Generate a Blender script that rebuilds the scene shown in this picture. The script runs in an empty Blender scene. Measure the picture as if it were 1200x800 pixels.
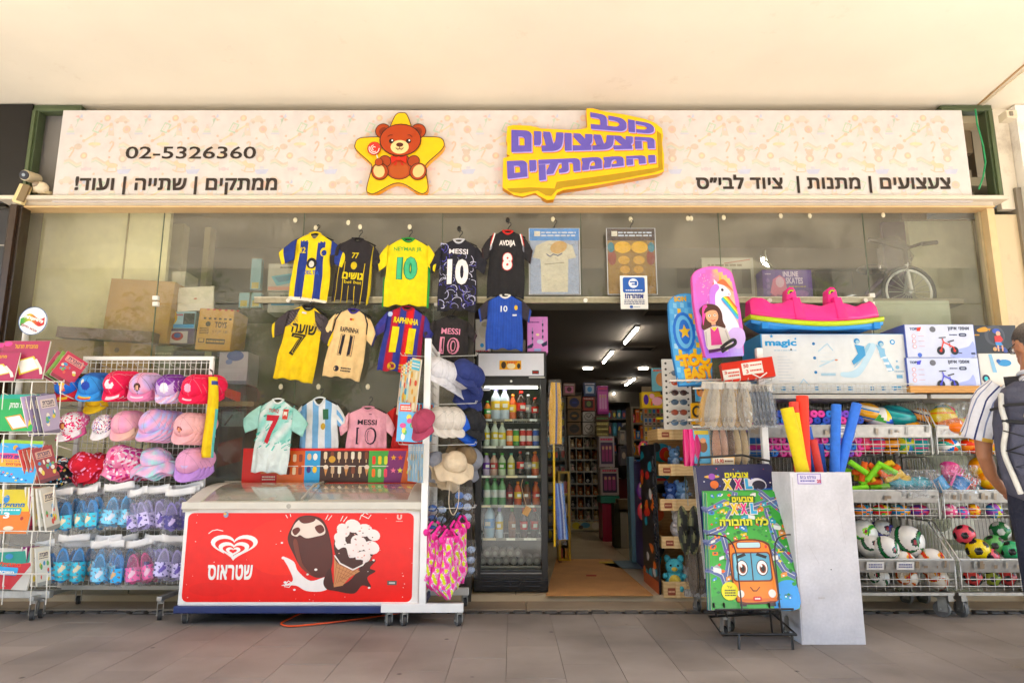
import bpy,bmesh,math,random
from mathutils import Vector,Matrix,Euler
from mathutils.geometry import tessellate_polygon
random.seed(7)
C=bpy.context.scene.collection
SC=bpy.context.scene
R=math.radians
F,PITCH,CH=790.0,R(10.2),1.06
cam_d=bpy.data.cameras.new('camera')
cam=bpy.data.objects.new('camera',cam_d);C.objects.link(cam)
cam.location=(0,0,CH);cam.rotation_euler=(math.pi/2+PITCH,0,0)
cam_d.sensor_width=36;cam_d.lens=F*36/1200;cam_d.clip_end=500;cam_d.clip_start=0.05
SC.camera=cam
w=bpy.data.worlds.new('World');SC.world=w;w.use_nodes=True
nt=w.node_tree;bg=nt.nodes['Background']
sky=nt.nodes.new('ShaderNodeTexSky');sky.sky_type='NISHITA';sky.sun_disc=False
SUN_EL,SUN_ROT=R(56),R(160)
sky.sun_elevation=SUN_EL;sky.sun_rotation=SUN_ROT
nt.links.new(sky.outputs[0],bg.inputs[0]);bg.inputs[1].default_value=0.15
sl=bpy.data.lights.new('sun','SUN');sl.energy=5.0;sl.angle=R(0.53);sl.color=(1,.965,.925)
so=bpy.data.objects.new('sun',sl);C.objects.link(so)
sd=Vector((math.sin(SUN_ROT)*math.cos(SUN_EL),math.cos(SUN_ROT)*math.cos(SUN_EL),math.sin(SUN_EL)))
so.rotation_euler=(-sd).to_track_quat('-Z','Y').to_euler();so.location=sd*30
vs=SC.view_settings;vs.view_transform='Standard';vs.look='None';vs.exposure=2.27;vs.gamma=1
SC.cycles.max_bounces=8;SC.cycles.diffuse_bounces=5;SC.cycles.transparent_max_bounces=24
SC.cycles.glossy_bounces=3;SC.cycles.transmission_bounces=6;SC.cycles.sample_clamp_indirect=6
SC.cycles.caustics_reflective=False;SC.cycles.caustics_refractive=False
def P(px,py,Y):
 """point of the vertical plane y=Y where it shows at (px,py) in the 1200x800 photograph"""
 a=(px-600)/F;b=(400-py)/F
 d=Vector((a,math.cos(PITCH)-b*math.sin(PITCH),math.sin(PITCH)+b*math.cos(PITCH)))
 t=Y/d.y
 return Vector((d.x*t,Y,CH+d.z*t))
def G(px,py,z=0.0):
 a=(px-600)/F;b=(400-py)/F
 d=Vector((a,math.cos(PITCH)-b*math.sin(PITCH),math.sin(PITCH)+b*math.cos(PITCH)))
 t=(z-CH)/d.z
 return Vector((d.x*t,d.y*t,z))
def fit(x0,y0,x1,y1,Y):
 """centre of the bottom edge, width and height of an upright rectangle"""
 ym=(y0+y1)/2
 a=P(x0,ym,Y);b=P(x1,ym,Y);t=P((x0+x1)/2,y0,Y);o=P((x0+x1)/2,y1,Y)
 return Vector(((a.x+b.x)/2,Y,o.z)),b.x-a.x,t.z-o.z
def lin(c):
 if isinstance(c,str):
  c=tuple(int(c[i:i+2],16)/255 for i in(0,2,4))
 return tuple((v/12.92 if v<=.04045 else((v+.055)/1.055)**2.4)for v in c)
def mixc(a,b,t):
 a=hx(a);b=hx(b);return tuple(a[i]*(1-t)+b[i]*t for i in range(3))
def hx(c):return tuple(int(c[i:i+2],16)/255 for i in(0,2,4))if isinstance(c,str)else c
X,Yv,Z=Vector((1,0,0)),Vector((0,1,0)),Vector((0,0,1))
def fill_loops(vs_,es):
 nb={}
 for a,b in es:nb.setdefault(a,[]).append(b);nb.setdefault(b,[]).append(a)
 seen=set();loops=[]
 for st in sorted(nb):
  if st in seen:continue
  lp=[st];seen.add(st);prev,cur=None,st
  while True:
   nx=[n for n in nb[cur]if n!=prev and n not in seen]
   if not nx:break
   n=max(nx,key=lambda q:q==cur+1);prev,cur=cur,n;lp.append(cur);seen.add(cur)
  if len(lp)>2:loops.append(lp)
 def area(l):return sum(vs_[l[i-1]][0]*vs_[l[i]][1]-vs_[l[i]][0]*vs_[l[i-1]][1]for i in range(len(l)))/2
 def inside(p,l):
  c=False
  for i in range(len(l)):
   a,b=vs_[l[i-1]],vs_[l[i]]
   if(a[1]>p[1])!=(b[1]>p[1])and p[0]<(b[0]-a[0])*(p[1]-a[1])/(b[1]-a[1])+a[0]:c=not c
  return c
 loops.sort(key=lambda l:-abs(area(l)));sg=1 if area(loops[0])>0 else-1
 outer=[(l,[])for l in loops if area(l)*sg>0]
 for l in loops:
  if area(l)*sg<0:
   for o_,hs in sorted(outer,key=lambda q:abs(area(q[0]))):
    if inside(vs_[l[0]],o_):hs.append(l);break
   else:outer.append((l[::-1],[]))
 fs=[]
 for o_,hs in outer:
  idx=o_+[i for h in hs for i in h]
  for t in tessellate_polygon([[Vector((*vs_[i],0))for i in l]for l in[o_]+hs]):
   a,b,c=[vs_[idx[i]]for i in t];cr=(b[0]-a[0])*(c[1]-a[1])-(b[1]-a[1])*(c[0]-a[0])
   if abs(cr)>1e-9:fs.append(tuple(idx[i]for i in t)if cr>0 else tuple(idx[i]for i in t)[::-1])
 return fs
_txt={}
def text_mesh(s,bold=0.0,shear=0.0,lh=1.0,sp=1.0):
 k=(s,bold,shear,lh,sp)
 if k in _txt:return _txt[k]
 cu=bpy.data.curves.new('lettering','FONT');cu.body=s;cu.offset=bold;cu.shear=shear
 cu.space_line=lh;cu.resolution_u=3;cu.align_x='CENTER';cu.space_character=sp
 he=any('\u0590'<c_<'\u05ff' for c_ in s)
 if he:cu.fill_mode='NONE'
 o=bpy.data.objects.new('lettering',cu);C.objects.link(o)
 dg=bpy.context.evaluated_depsgraph_get()
 me=bpy.data.meshes.new_from_object(o.evaluated_get(dg))
 vs_=[(v.co.x,v.co.y)for v in me.vertices];fs=[tuple(p.vertices)for p in me.polygons]
 if he:fs=fill_loops(vs_,[tuple(e.vertices)for e in me.edges])
 bpy.data.objects.remove(o);bpy.data.curves.remove(cu);bpy.data.meshes.remove(me)
 x0=min(v[0]for v in vs_);x1=max(v[0]for v in vs_);y0=min(v[1]for v in vs_);y1=max(v[1]for v in vs_)
 vs_=[((x-x0)/(x1-x0),(y-y0)/(y1-y0))for x,y in vs_]
 _txt[k]=(vs_,fs,x1-x0,y1-y0);return _txt[k]
def heb(s):return s[::-1]
class MB:
 def __init__(s):s.v=[];s.f=[];s.c=[];s.sm=[];s.xf=None
 def add(s,vs,fs,col,smooth=False):
  n=len(s.v)
  if s.xf is not None:vs=[s.xf@Vector(v)for v in vs]
  s.v.extend(tuple(v)for v in vs)
  s.f.extend(tuple(i+n for i in f)for f in fs)
  if callable(col):s.c.extend(col(i)for i in range(len(fs)))
  else:s.c.extend([col]*len(fs))
  s.sm.extend([smooth]*len(fs));return s
 def box(s,c,d,col,rot=None,cols=None):
  x,y,z=d[0]/2,d[1]/2,d[2]/2
  vs=[Vector((a,b,e))for e in(-z,z)for b in(-y,y)for a in(-x,x)]
  if rot is not None:
   m=rot if isinstance(rot,Matrix)else Euler(rot).to_matrix()
   vs=[m@v for v in vs]
  c=Vector(c);vs=[v+c for v in vs]
  fs=[(0,2,3,1),(4,5,7,6),(0,1,5,4),(2,6,7,3),(0,4,6,2),(1,3,7,5)]
  if cols:return s.add(vs,fs,lambda i:cols[i]if cols[i]else col)
  return s.add(vs,fs,col)
 def cyl(s,a,b,r,col,r2=None,n=10,caps=True,smooth=True,capcol=None):
  a=Vector(a);b=Vector(b);r2=r if r2 is None else r2
  ax=(b-a).normalized();u=ax.orthogonal().normalized();w_=ax.cross(u)
  vs=[]
  for p,q in((a,r),(b,r2)):
   for i in range(n):
    t=2*math.pi*i/n;vs.append(p+(u*math.cos(t)+w_*math.sin(t))*q)
  s.add(vs,[(i,(i+1)%n,n+(i+1)%n,n+i)for i in range(n)],col,smooth)
  if caps:s.add(vs,[tuple(range(n))[::-1],tuple(range(n,2*n))],capcol or col)
  return s
 def tube(s,pts,r,col,n=6,closed=False):
  pts=[Vector(p)for p in pts];m=len(pts);vs=[];prev=None
  for i,p in enumerate(pts):
   if closed:t=(pts[(i+1)%m]-pts[i-1])
   else:t=(pts[min(i+1,m-1)]-pts[max(i-1,0)])
   t=t.normalized()if t.length>1e-9 else Z
   if prev is None:u=t.orthogonal().normalized()
   else:
    u=prev-t*prev.dot(t)
    u=u.normalized()if u.length>1e-6 else t.orthogonal().normalized()
   prev=u;w_=t.cross(u);rr=r(i/(m-1))if callable(r)else r
   for k in range(n):
    a=2*math.pi*k/n;vs.append(p+(u*math.cos(a)+w_*math.sin(a))*rr)
  fs=[]
  for i in range(m if closed else m-1):
   j=(i+1)%m
   for k in range(n):fs.append((i*n+k,i*n+(k+1)%n,j*n+(k+1)%n,j*n+k))
  s.add(vs,fs,col,n>4)
  if not closed:s.add([vs[k]for k in range(n)]+[vs[(m-1)*n+k]for k in range(n)],[tuple(range(n))[::-1],tuple(range(n,2*n))],col)
  return s
 def lathe(s,prof,c,col,n=14,axis=None,smooth=True):
  """prof [(r,z)..]; col may be a list of one colour per band"""
  c=Vector(c);m=axis.to_track_quat('Z','Y').to_matrix()if axis is not None else Matrix.Identity(3)
  vs=[]
  for r,z in prof:
   for k in range(n):
    a=2*math.pi*k/n;vs.append(c+m@Vector((r*math.cos(a),r*math.sin(a),z)))
  fs=[]
  for i in range(len(prof)-1):
   for k in range(n):fs.append((i*n+k,i*n+(k+1)%n,(i+1)*n+(k+1)%n,(i+1)*n+k))
  cc=(lambda i:col[i//n])if isinstance(col,list)else col
  s.add(vs,fs,cc,smooth)
  c0=col[0]if isinstance(col,list)else col;c1=col[-1]if isinstance(col,list)else col
  if prof[0][0]>1e-5:s.add(vs[:n],[tuple(range(n))[::-1]],c0)
  if prof[-1][0]>1e-5:s.add(vs[-n:],[tuple(range(n))],c1)
  return s
 def ball(s,c,r,col,nu=14,nv=9,rot=None,fn=None):
  """ellipsoid; col may be a function of the unit direction; fn deforms"""
  c=Vector(c);r=Vector(r)if not isinstance(r,(int,float))else Vector((r,r,r))
  m=Euler(rot).to_matrix()if rot is not None else Matrix.Identity(3)
  dirs=[]
  for i in range(nv+1):
   t=math.pi*i/nv
   for k in range(nu):
    a=2*math.pi*k/nu;dirs.append(Vector((math.sin(t)*math.cos(a),math.sin(t)*math.sin(a),math.cos(t))))
  vs=[]
  for d in dirs:
   v=Vector((d.x*r.x,d.y*r.y,d.z*r.z))
   if fn:v=fn(d,v)
   vs.append(c+m@v)
  fs=[];mids=[]
  for i in range(nv):
   for k in range(nu):
    q=(i*nu+k,i*nu+(k+1)%nu,(i+1)*nu+(k+1)%nu,(i+1)*nu+k)
    if i==0:q=(q[0],q[2],q[3])
    elif i==nv-1:q=(q[0],q[1],q[2])
    fs.append(q[::-1]);mids.append(sum((dirs[j]for j in q),Vector())/len(q))
  s.add(vs,fs,(lambda i:col(mids[i].normalized()))if callable(col)else col,True)
  return s
 def grid(s,fn,nu,nv,col,smooth=True):
  """fn(u,v)->point, col colour or col(u,v)"""
  vs=[fn(i/nu,j/nv)for j in range(nv+1)for i in range(nu+1)]
  fs=[];uv=[]
  for j in range(nv):
   for i in range(nu):
    a=j*(nu+1)+i;fs.append((a,a+1,a+nu+2,a+nu+1));uv.append(((i+.5)/nu,(j+.5)/nv))
  return s.add(vs,fs,(lambda i:col(*uv[i]))if callable(col)else col,smooth)
 def loft(s,rings,col,caps=True,smooth=True):
  n=len(rings[0]);vs=[p for r in rings for p in r];fs=[]
  for i in range(len(rings)-1):
   for k in range(n):fs.append((i*n+k,i*n+(k+1)%n,(i+1)*n+(k+1)%n,(i+1)*n+k))
  s.add(vs,fs,(lambda i:col[i//n])if isinstance(col,list)else col,smooth)
  if caps:
   c0=col[0]if isinstance(col,list)else col;c1=col[-1]if isinstance(col,list)else col
   s.add(rings[0],[tuple(range(n))[::-1]],c0);s.add(rings[-1],[tuple(range(n))],c1)
  return s
 def prism(s,O,U,V,N,pts,th,col,side=None):
  """outline pts (u,v) with its front at O and body th behind it (against N)"""
  O=Vector(O);f=[O+U*a+V*b for a,b in pts];n=len(f)
  tri=tessellate_polygon([[Vector((a,b,0))for a,b in pts]])
  ar=sum(pts[i][0]*pts[(i+1)%n][1]-pts[(i+1)%n][0]*pts[i][1]for i in range(n))
  tris=[]
  for t in tri:
   a,b,c=[pts[i]for i in t]
   cr=(b[0]-a[0])*(c[1]-a[1])-(b[1]-a[1])*(c[0]-a[0])
   tris.append(tuple(t)if cr>0 else tuple(t)[::-1])
  s.add(f,tris,col);bk=[p-N*th for p in f]
  s.add(bk,[t[::-1]for t in tris],side or col)
  q=[(i,i+n,(i+1)%n+n,(i+1)%n)for i in range(n)]
  if ar<0:q=[t[::-1]for t in q]
  s.add(f+bk,q,side or col);return s
 def build(s,name,mat,parent=None,loc=None,rot=None,bevel=0,solid=0,sub=0):
  me=bpy.data.meshes.new(name);me.from_pydata(s.v,[],s.f)
  at=me.color_attributes.new('Col','BYTE_COLOR','CORNER')
  buf=[];sat=1.0 if mat in('plaster','marble','paving','earth','tilefloor','skin','glass','film')else 1.2;sc_={}
  for f,c in zip(s.f,s.c):
   if c not in sc_:
    h_=hx(c);lu=.3*h_[0]+.55*h_[1]+.15*h_[2];sc_[c]=tuple(max(0,min(1,lu+(x-lu)*sat))for x in h_)
   c=sc_[c];buf.extend((c[0],c[1],c[2],1.0)*len(f))
  at.data.foreach_set('color_srgb',buf)
  me.polygons.foreach_set('use_smooth',s.sm)
  me.materials.append(M(mat));me.update()
  o=bpy.data.objects.new(name,me);C.objects.link(o)
  if parent is not None:o.parent=parent
  if loc is not None:o.location=loc
  if rot is not None:o.rotation_euler=rot
  if bevel:
   b=o.modifiers.new('bevel','BEVEL');b.width=bevel;b.segments=2;b.limit_method='ANGLE'
  if solid:
   b=o.modifiers.new('solid','SOLIDIFY');b.thickness=solid;b.offset=0
  if sub:
   b=o.modifiers.new('sub','SUBSURF');b.levels=sub;b.render_levels=sub
  return o
class Art:
 """flat print: box is the photo rectangle (x0,y0,x1,y1, y down) laid on a face of size (w,h) whose lower left corner is O"""
 def __init__(s,mb,O,w,h,box=(0,1,1,0),U=X,V=Z,N=-Yv,warp=None,step=.0007):
  if box==(0,1,1,0):box=(0,0,1,1)
  s.mb,s.O,s.w,s.h,s.b,s.U,s.V,s.N,s.warp,s.step=mb,Vector(O),w,h,box,Vector(U),Vector(V),Vector(N),warp,step
  s.L=1;s.n=0;s.maxe=None
 def put(s,pts,fs,col,L):
  s.n=(s.n+1)%60;L=L+s.n*.012
  if s.maxe:
   pts=list(pts);tri=[]
   for f in fs:
    for k in range(1,len(f)-1):tri.append((f[0],f[k],f[k+1]))
   cache={};out=[]
   while tri:
    t=tri.pop();e=max(((abs(pts[t[i]][0]-pts[t[(i+1)%3]][0])+abs(pts[t[i]][1]-pts[t[(i+1)%3]][1])),i)for i in range(3))
    if e[0]<=s.maxe:out.append(t);continue
    i=e[1];a,b,c=t[i],t[(i+1)%3],t[(i+2)%3];kk=(min(a,b),max(a,b))
    if kk not in cache:cache[kk]=len(pts);pts.append(((pts[a][0]+pts[b][0])/2,(pts[a][1]+pts[b][1])/2))
    q=cache[kk];tri+=[(a,q,c),(q,b,c)]
   fs=out
  s.mb.add([s.m(a,b,L)for a,b in pts],fs,col)
 def m(s,x,y,L=None):
  x0,y0,x1,y1=s.b;u=(x-x0)/(x1-x0)*s.w;v=(y1-y)/(y1-y0)*s.h
  p=s.O+s.U*u+s.V*v+s.N*(s.step*(L or s.L))
  return s.warp(p,u,v)if s.warp else p
 def poly(s,pts,col,L=None):
  L=L or s.L
  tri=tessellate_polygon([[Vector((a,-b,0))for a,b in pts]]);fs=[]
  for t in tri:
   a,b,c=[pts[i]for i in t];cr=(b[0]-a[0])*(-(c[1]-a[1]))+(b[1]-a[1])*(c[0]-a[0])
   fs.append(tuple(t)if cr>0 else tuple(t)[::-1])
  s.put(pts,fs,col,L);return s
 def rect(s,x0,y0,x1,y1,col,L=None):return s.poly([(x0,y0),(x1,y0),(x1,y1),(x0,y1)],col,L)
 def rrect(s,x0,y0,x1,y1,r,col,L=None):
  pts=[]
  for cx,cy,a0 in((x1-r,y0+r,-90),(x1-r,y1-r,0),(x0+r,y1-r,90),(x0+r,y0+r,180)):
   for k in range(5):a=R(a0+k*22.5);pts.append((cx+r*math.cos(a),cy+r*math.sin(a)))
  return s.poly(pts,col,L)
 def ell(s,cx,cy,rx,ry,col,L=None,n=18,rot=0,a0=0,a1=360):
  pts=[];m_=n if a1-a0>=360 else n+1
  for k in range(m_):
   a=R(a0+(a1-a0)*k/n);x=rx*math.cos(a);y=ry*math.sin(a);c,sn=math.cos(R(rot)),math.sin(R(rot))
   pts.append((cx+x*c-y*sn,cy+x*sn+y*c))
  return s.poly(pts,col,L)
 def line(s,pts,wd,col,L=None,closed=False):
  n=len(pts);q=[]
  for i in range(n if closed else n-1):
   a=Vector(pts[i]);b=Vector(pts[(i+1)%n]);d=b-a
   if d.length<1e-9:continue
   d.normalize();nn=Vector((-d.y,d.x))*wd/2;e=d*wd*.25
   s.poly([tuple(a-e+nn),tuple(b+e+nn),tuple(b+e-nn),tuple(a-e-nn)],col,L)
  return s
 def text(s,t,x0,y0,x1,y1,col,L=None,bold=0.0,shear=0.0):
  return s.textq(t,(x0,y0),(x1,y0),(x1,y1),(x0,y1),col,L,bold,shear)
 def textq(s,t,tl,tr,br,bl,col,L=None,bold=0.0,shear=0.0,bend=0.0):
  L=L or s.L;he=any('\u0590'<c_<'\u05ff' for c_ in t)
  vs,fs,we,hee=text_mesh(t,0.0 if he else bold,shear,1.0,1+bold*1.6 if he else 1.0)
  st=[(0,0)]
  if he and bold>0:b_=bold*1.0;st=[(-b_,-b_),(b_,-b_),(-b_,b_),(b_,b_),(0,0)]+([(0,b_),(0,-b_),(b_,0),(-b_,0)]if b_>.035 else[])
  kx,ky=(1,1)if len(st)==1 else(we/(we+2*b_),hee/(hee+2*b_))
  for dx,dy in st:
   out=[]
   for u,v in vs:
    u=.5+(u-.5+dx/we)*kx;v=.5+(v-.5+dy/hee)*ky
    x=bl[0]*(1-u)*(1-v)+br[0]*u*(1-v)+tl[0]*(1-u)*v+tr[0]*u*v
    y=bl[1]*(1-u)*(1-v)+br[1]*u*(1-v)+tl[1]*(1-u)*v+tr[1]*u*v-bend*4*u*(1-u)
    out.append((x,y))
   if he:
    for k_,f_ in enumerate(fs):s.put([out[i]for i in f_],[tuple(range(len(f_)))],col,L)
   else:s.put(out,fs,col,L)
  return s
 def star(s,cx,cy,r,col,L=None,n=5,ri=.45,rot=-90):
  pts=[(cx+(r if k%2==0 else r*ri)*math.cos(R(rot+180*k/n)),cy+(r if k%2==0 else r*ri)*math.sin(R(rot+180*k/n)))for k in range(2*n)]
  return s.poly(pts,col,L)
 def fine(s,x0,y0,x1,y1,n,col,L=None):
  """small unreadable print: short dark dashes"""
  for k in range(n):
   y=y0+(y1-y0)*(k+.5)/n;h=(y1-y0)/n*.25;x=x0
   while x<x1:
    l=random.uniform(.06,.2)*(x1-x0);s.rect(x,y-h,min(x+l,x1),y+h,col,L);x+=l+(x1-x0)*.03
  return s
def thing(name,label,cat,loc=(0,0,0),rot=None,group=None):
 o=bpy.data.objects.new(name,None);C.objects.link(o);o.empty_display_size=.1
 o.location=loc
 if rot is not None:o.rotation_euler=rot
 return tag(o,label,cat,group)
def tag(o,label,cat,group=None):
 o['label']=label;o['category']=cat
 if group:o['group']=group
 return o
def struct(mb,name,mat,parent=None,**k):
 o=mb.build(name,mat,parent,**k)
 if parent is None:o['kind']='structure'
 return o
def kids(o):return[c for c in bpy.data.objects if c.parent==o]
_kidcache={}
def dup(root,loc,rot=None,label=None,group=None,scale=None):
 if root.name not in _kidcache:
  _kidcache[root.name]=[(c,kids(c))for c in kids(root)]
 r=root.copy();C.objects.link(r);r.location=loc
 if rot is not None:r.rotation_euler=rot
 if scale is not None:r.scale=scale if not isinstance(scale,(int,float))else(scale,)*3
 if label:r['label']=label
 if group:r['group']=group
 for ch,gs in _kidcache[root.name]:
  c=ch.copy();C.objects.link(c);c.parent=r
  for g in gs:
   d=g.copy();C.objects.link(d);d.parent=c
 return r
ORD=['leftmost','second from left','third from left','fourth from left','fifth from left','sixth from left','seventh from left','eighth from left','ninth from left','tenth from left','eleventh from left','twelfth from left','thirteenth from left']
DEP=['front','second','third','fourth','fifth','sixth','seventh']
_m={}
def M(k):
 if k in _m:return _m[k]
 m=bpy.data.materials.new(k);m.use_nodes=True;nt=m.node_tree;N=nt.nodes;L=nt.links
 b=N['Principled BSDF'];out=N['Material Output']
 def nd(t,**kw):
  n=N.new(t)
  for a,v in kw.items():setattr(n,a,v)
  return n
 at=nd('ShaderNodeAttribute');at.attribute_name='Col'
 tc=nd('ShaderNodeTexCoord')
 def noise(sc,det=4,ro=.5,co='Object'):
  n=nd('ShaderNodeTexNoise');n.inputs['Scale'].default_value=sc;n.inputs['Detail'].default_value=det
  n.inputs['Roughness'].default_value=ro;L.new(tc.outputs[co],n.inputs['Vector']);return n
 def vary(src,sc,lo,hi,det=4):
  n=noise(sc,det);mr=nd('ShaderNodeMapRange');mr.inputs[1].default_value=.3;mr.inputs[2].default_value=.7
  mr.inputs[3].default_value=lo;mr.inputs[4].default_value=hi;L.new(n.outputs['Fac'],mr.inputs[0])
  mx=nd('ShaderNodeMix',data_type='RGBA',blend_type='MULTIPLY');mx.inputs[0].default_value=1
  L.new(src,mx.inputs[6]);cb=nd('ShaderNodeCombineColor')
  for i in range(3):L.new(mr.outputs[0],cb.inputs[i])
  L.new(cb.outputs[0],mx.inputs[7]);return mx.outputs[2]
 def bump(fac,st,dist=.01):
  bp=nd('ShaderNodeBump');bp.inputs['Strength'].default_value=st;bp.inputs['Distance'].default_value=dist
  L.new(fac,bp.inputs['Height']);L.new(bp.outputs[0],b.inputs['Normal']);return bp
 I=b.inputs
 col=at.outputs['Color']
 def mixcol(a,bb,fac):
  mx=nd('ShaderNodeMix',data_type='RGBA')
  if isinstance(a,tuple):mx.inputs[6].default_value=(*a,1)
  else:L.new(a,mx.inputs[6])
  if isinstance(bb,tuple):mx.inputs[7].default_value=(*bb,1)
  else:L.new(bb,mx.inputs[7])
  L.new(fac,mx.inputs[0]);return mx.outputs[2]
 def ramp(fac,a,bb):
  mr=nd('ShaderNodeMapRange');mr.inputs[1].default_value=a;mr.inputs[2].default_value=bb;L.new(fac,mr.inputs[0]);return mr.outputs[0]
 I['Roughness'].default_value=.5
 if k=='paint':
  c=vary(col,9,.93,1.03);I['Roughness'].default_value=.38
  d=noise(45,6,.7);c=mixcol(c,lin('7a6f60'),ramp(d.outputs['Fac'],.66,.95));L.new(c,I['Base Color'])
 elif k=='print':
  L.new(vary(col,14,.94,1.03),I['Base Color']);I['Roughness'].default_value=.32
 elif k=='paper':
  L.new(vary(col,10,.92,1.04),I['Base Color']);I['Roughness'].default_value=.6
  bump(noise(12).outputs['Fac'],.2,.01)
 elif k=='card':
  c=vary(col,5,.86,1.06);wv=nd('ShaderNodeTexWave');wv.inputs['Scale'].default_value=60;wv.inputs['Distortion'].default_value=1
  L.new(tc.outputs['Object'],wv.inputs[0]);L.new(vary(c,60,.93,1.03),I['Base Color']);I['Roughness'].default_value=.8
  bump(wv.outputs['Fac'],.12,.003)
 elif k=='cloth':
  c=vary(col,18,.88,1.05);L.new(c,I['Base Color']);I['Roughness'].default_value=.85
  n=noise(260,2);n2=noise(11,3);ad=nd('ShaderNodeMath',operation='MULTIPLY_ADD');L.new(n2 .outputs['Fac'],ad.inputs[0])
  ad.inputs[1].default_value=9;L.new(n.outputs['Fac'],ad.inputs[2]);bump(ad.outputs[0],.5,.007)
 elif k=='towel':
  L.new(vary(col,60,.7,1.1),I['Base Color']);I['Roughness'].default_value=1;bump(noise(90).outputs['Fac'],.8,.01)
 elif k=='gloss':
  L.new(vary(col,12,.95,1.03),I['Base Color']);I['Roughness'].default_value=.22
 elif k=='plastic':
  L.new(vary(col,10,.92,1.03),I['Base Color']);I['Roughness'].default_value=.42;bump(noise(40).outputs['Fac'],.08,.01)
 elif k=='foam':
  L.new(vary(col,30,.9,1.05),I['Base Color']);I['Roughness'].default_value=.75;bump(noise(160).outputs['Fac'],.4,.004)
  I['Subsurface Weight'].default_value=.0
 elif k=='metal':
  c=vary(col,25,.8,1.05);n=noise(70,5,.7);c=mixcol(c,lin('6b4a30'),ramp(n.outputs['Fac'],.68,.9));L.new(c,I['Base Color'])
  I['Metallic'].default_value=.75;I['Roughness'].default_value=.4
 elif k=='rubber':
  L.new(vary(col,30,.7,1.2),I['Base Color']);I['Roughness'].default_value=.7
 elif k=='wood':
  wv=nd('ShaderNodeTexWave',bands_direction='Z');wv.inputs['Scale'].default_value=12;wv.inputs['Distortion'].default_value=5
  wv.inputs['Detail'].default_value=4;L.new(tc.outputs['Object'],wv.inputs[0])
  c=vary(col,3,.85,1.05);mx=nd('ShaderNodeMix',data_type='RGBA',blend_type='MULTIPLY');L.new(ramp(wv.outputs['Fac'],0,3),mx.inputs[0])
  L.new(c,mx.inputs[6]);mx.inputs[7].default_value=(.6,.4,.25,1);L.new(mx.outputs[2],I['Base Color']);I['Roughness'].default_value=.55
 elif k=='skin':
  rg_=nd('ShaderNodeRGB');rg_.outputs[0].default_value=(*lin('a8714f'),1);col=rg_.outputs[0]
  L.new(vary(col,25,.88,1.06),I['Base Color']);I['Roughness'].default_value=.5;I['Subsurface Weight'].default_value=.15
  I['Subsurface Scale'].default_value=.01;bump(noise(90).outputs['Fac'],.15,.003)
 elif k=='hair':
  L.new(vary(col,120,.5,1.4),I['Base Color']);I['Roughness'].default_value=.8;bump(noise(200).outputs['Fac'],.8,.004)
 elif k=='plaster':
  c=vary(col,.9,.93,1.04,6);n=noise(3,8,.7);c=mixcol(c,lin('b79a70'),ramp(n.outputs['Fac'],.62,1.1));L.new(c,I['Base Color'])
  I['Roughness'].default_value=.8;bump(noise(60,6).outputs['Fac'],.12,.004)
 elif k=='marble':
  n=noise(2.2,9,.75);c=mixcol(col,lin('a58e77'),ramp(n.outputs['Fac'],.55,.85));L.new(c,I['Base Color']);I['Roughness'].default_value=.3
 elif k in('paving','tilefloor','cobble'):
  gi=nd('ShaderNodeObjectInfo')
  n=noise(7,9,.7,'Object');
  geo=nd('ShaderNodeNewGeometry');mp=nd('ShaderNodeTexNoise');mp.inputs['Scale'].default_value=1.3;mp.inputs['Detail'].default_value=6
  L.new(geo.outputs['Position'],mp.inputs['Vector'])
  sp=nd('ShaderNodeTexNoise');sp.inputs['Scale'].default_value=170;sp.inputs['Detail'].default_value=3;L.new(geo.outputs['Position'],sp.inputs['Vector'])
  c=mixcol(col,lin({'paving':'4e4640','tilefloor':'8d7350','cobble':'2c2825'}[k]),ramp(mp.outputs['Fac'],.40,.85))
  mr=nd('ShaderNodeMapRange');L.new(gi.outputs['Random'],mr.inputs[0]);mr.inputs[3].default_value=.86;mr.inputs[4].default_value=1.06
  hs=nd('ShaderNodeHueSaturation');L.new(c,hs.inputs['Color']);L.new(mr.outputs[0],hs.inputs['Value'])
  c=mixcol(hs.outputs[0],lin('2f2a26'),ramp(sp.outputs['Fac'],.6,1.3))
  vo=nd('ShaderNodeTexVoronoi');vo.inputs['Scale'].default_value=3.4;L.new(geo.outputs['Position'],vo.inputs['Vector'])
  c=mixcol(lin('3b332e'),c,ramp(vo.outputs['Distance'],.03,.062))
  L.new(c,I['Base Color']);I['Roughness'].default_value=.28 if k=='tilefloor' else.6
  bump(sp.outputs['Fac'],.25,.002)
 elif k=='earth':
  L.new(vary(col,3,.8,1.1,8),I['Base Color']);I['Roughness'].default_value=.9
 elif k=='leaf':
  gi=nd('ShaderNodeNewGeometry');mr=nd('ShaderNodeMapRange');L.new(gi.outputs['Random Per Island'],mr.inputs[0]);mr.inputs[3].default_value=.5;mr.inputs[4].default_value=1.4
  hs=nd('ShaderNodeHueSaturation');L.new(col,hs.inputs['Color']);L.new(mr.outputs[0],hs.inputs['Value']);L.new(hs.outputs[0],I['Base Color']);I['Roughness'].default_value=.5
 elif k in('glass','fridge_glass','film','bottle','lid_glass'):
  N.remove(b);tr=nd('ShaderNodeBsdfTransparent');gl=nd('ShaderNodeBsdfGlossy');gl.inputs['Roughness'].default_value={'glass':.0,'lid_glass':.12,'fridge_glass':.02,'film':.14,'bottle':.08}[k]
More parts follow.
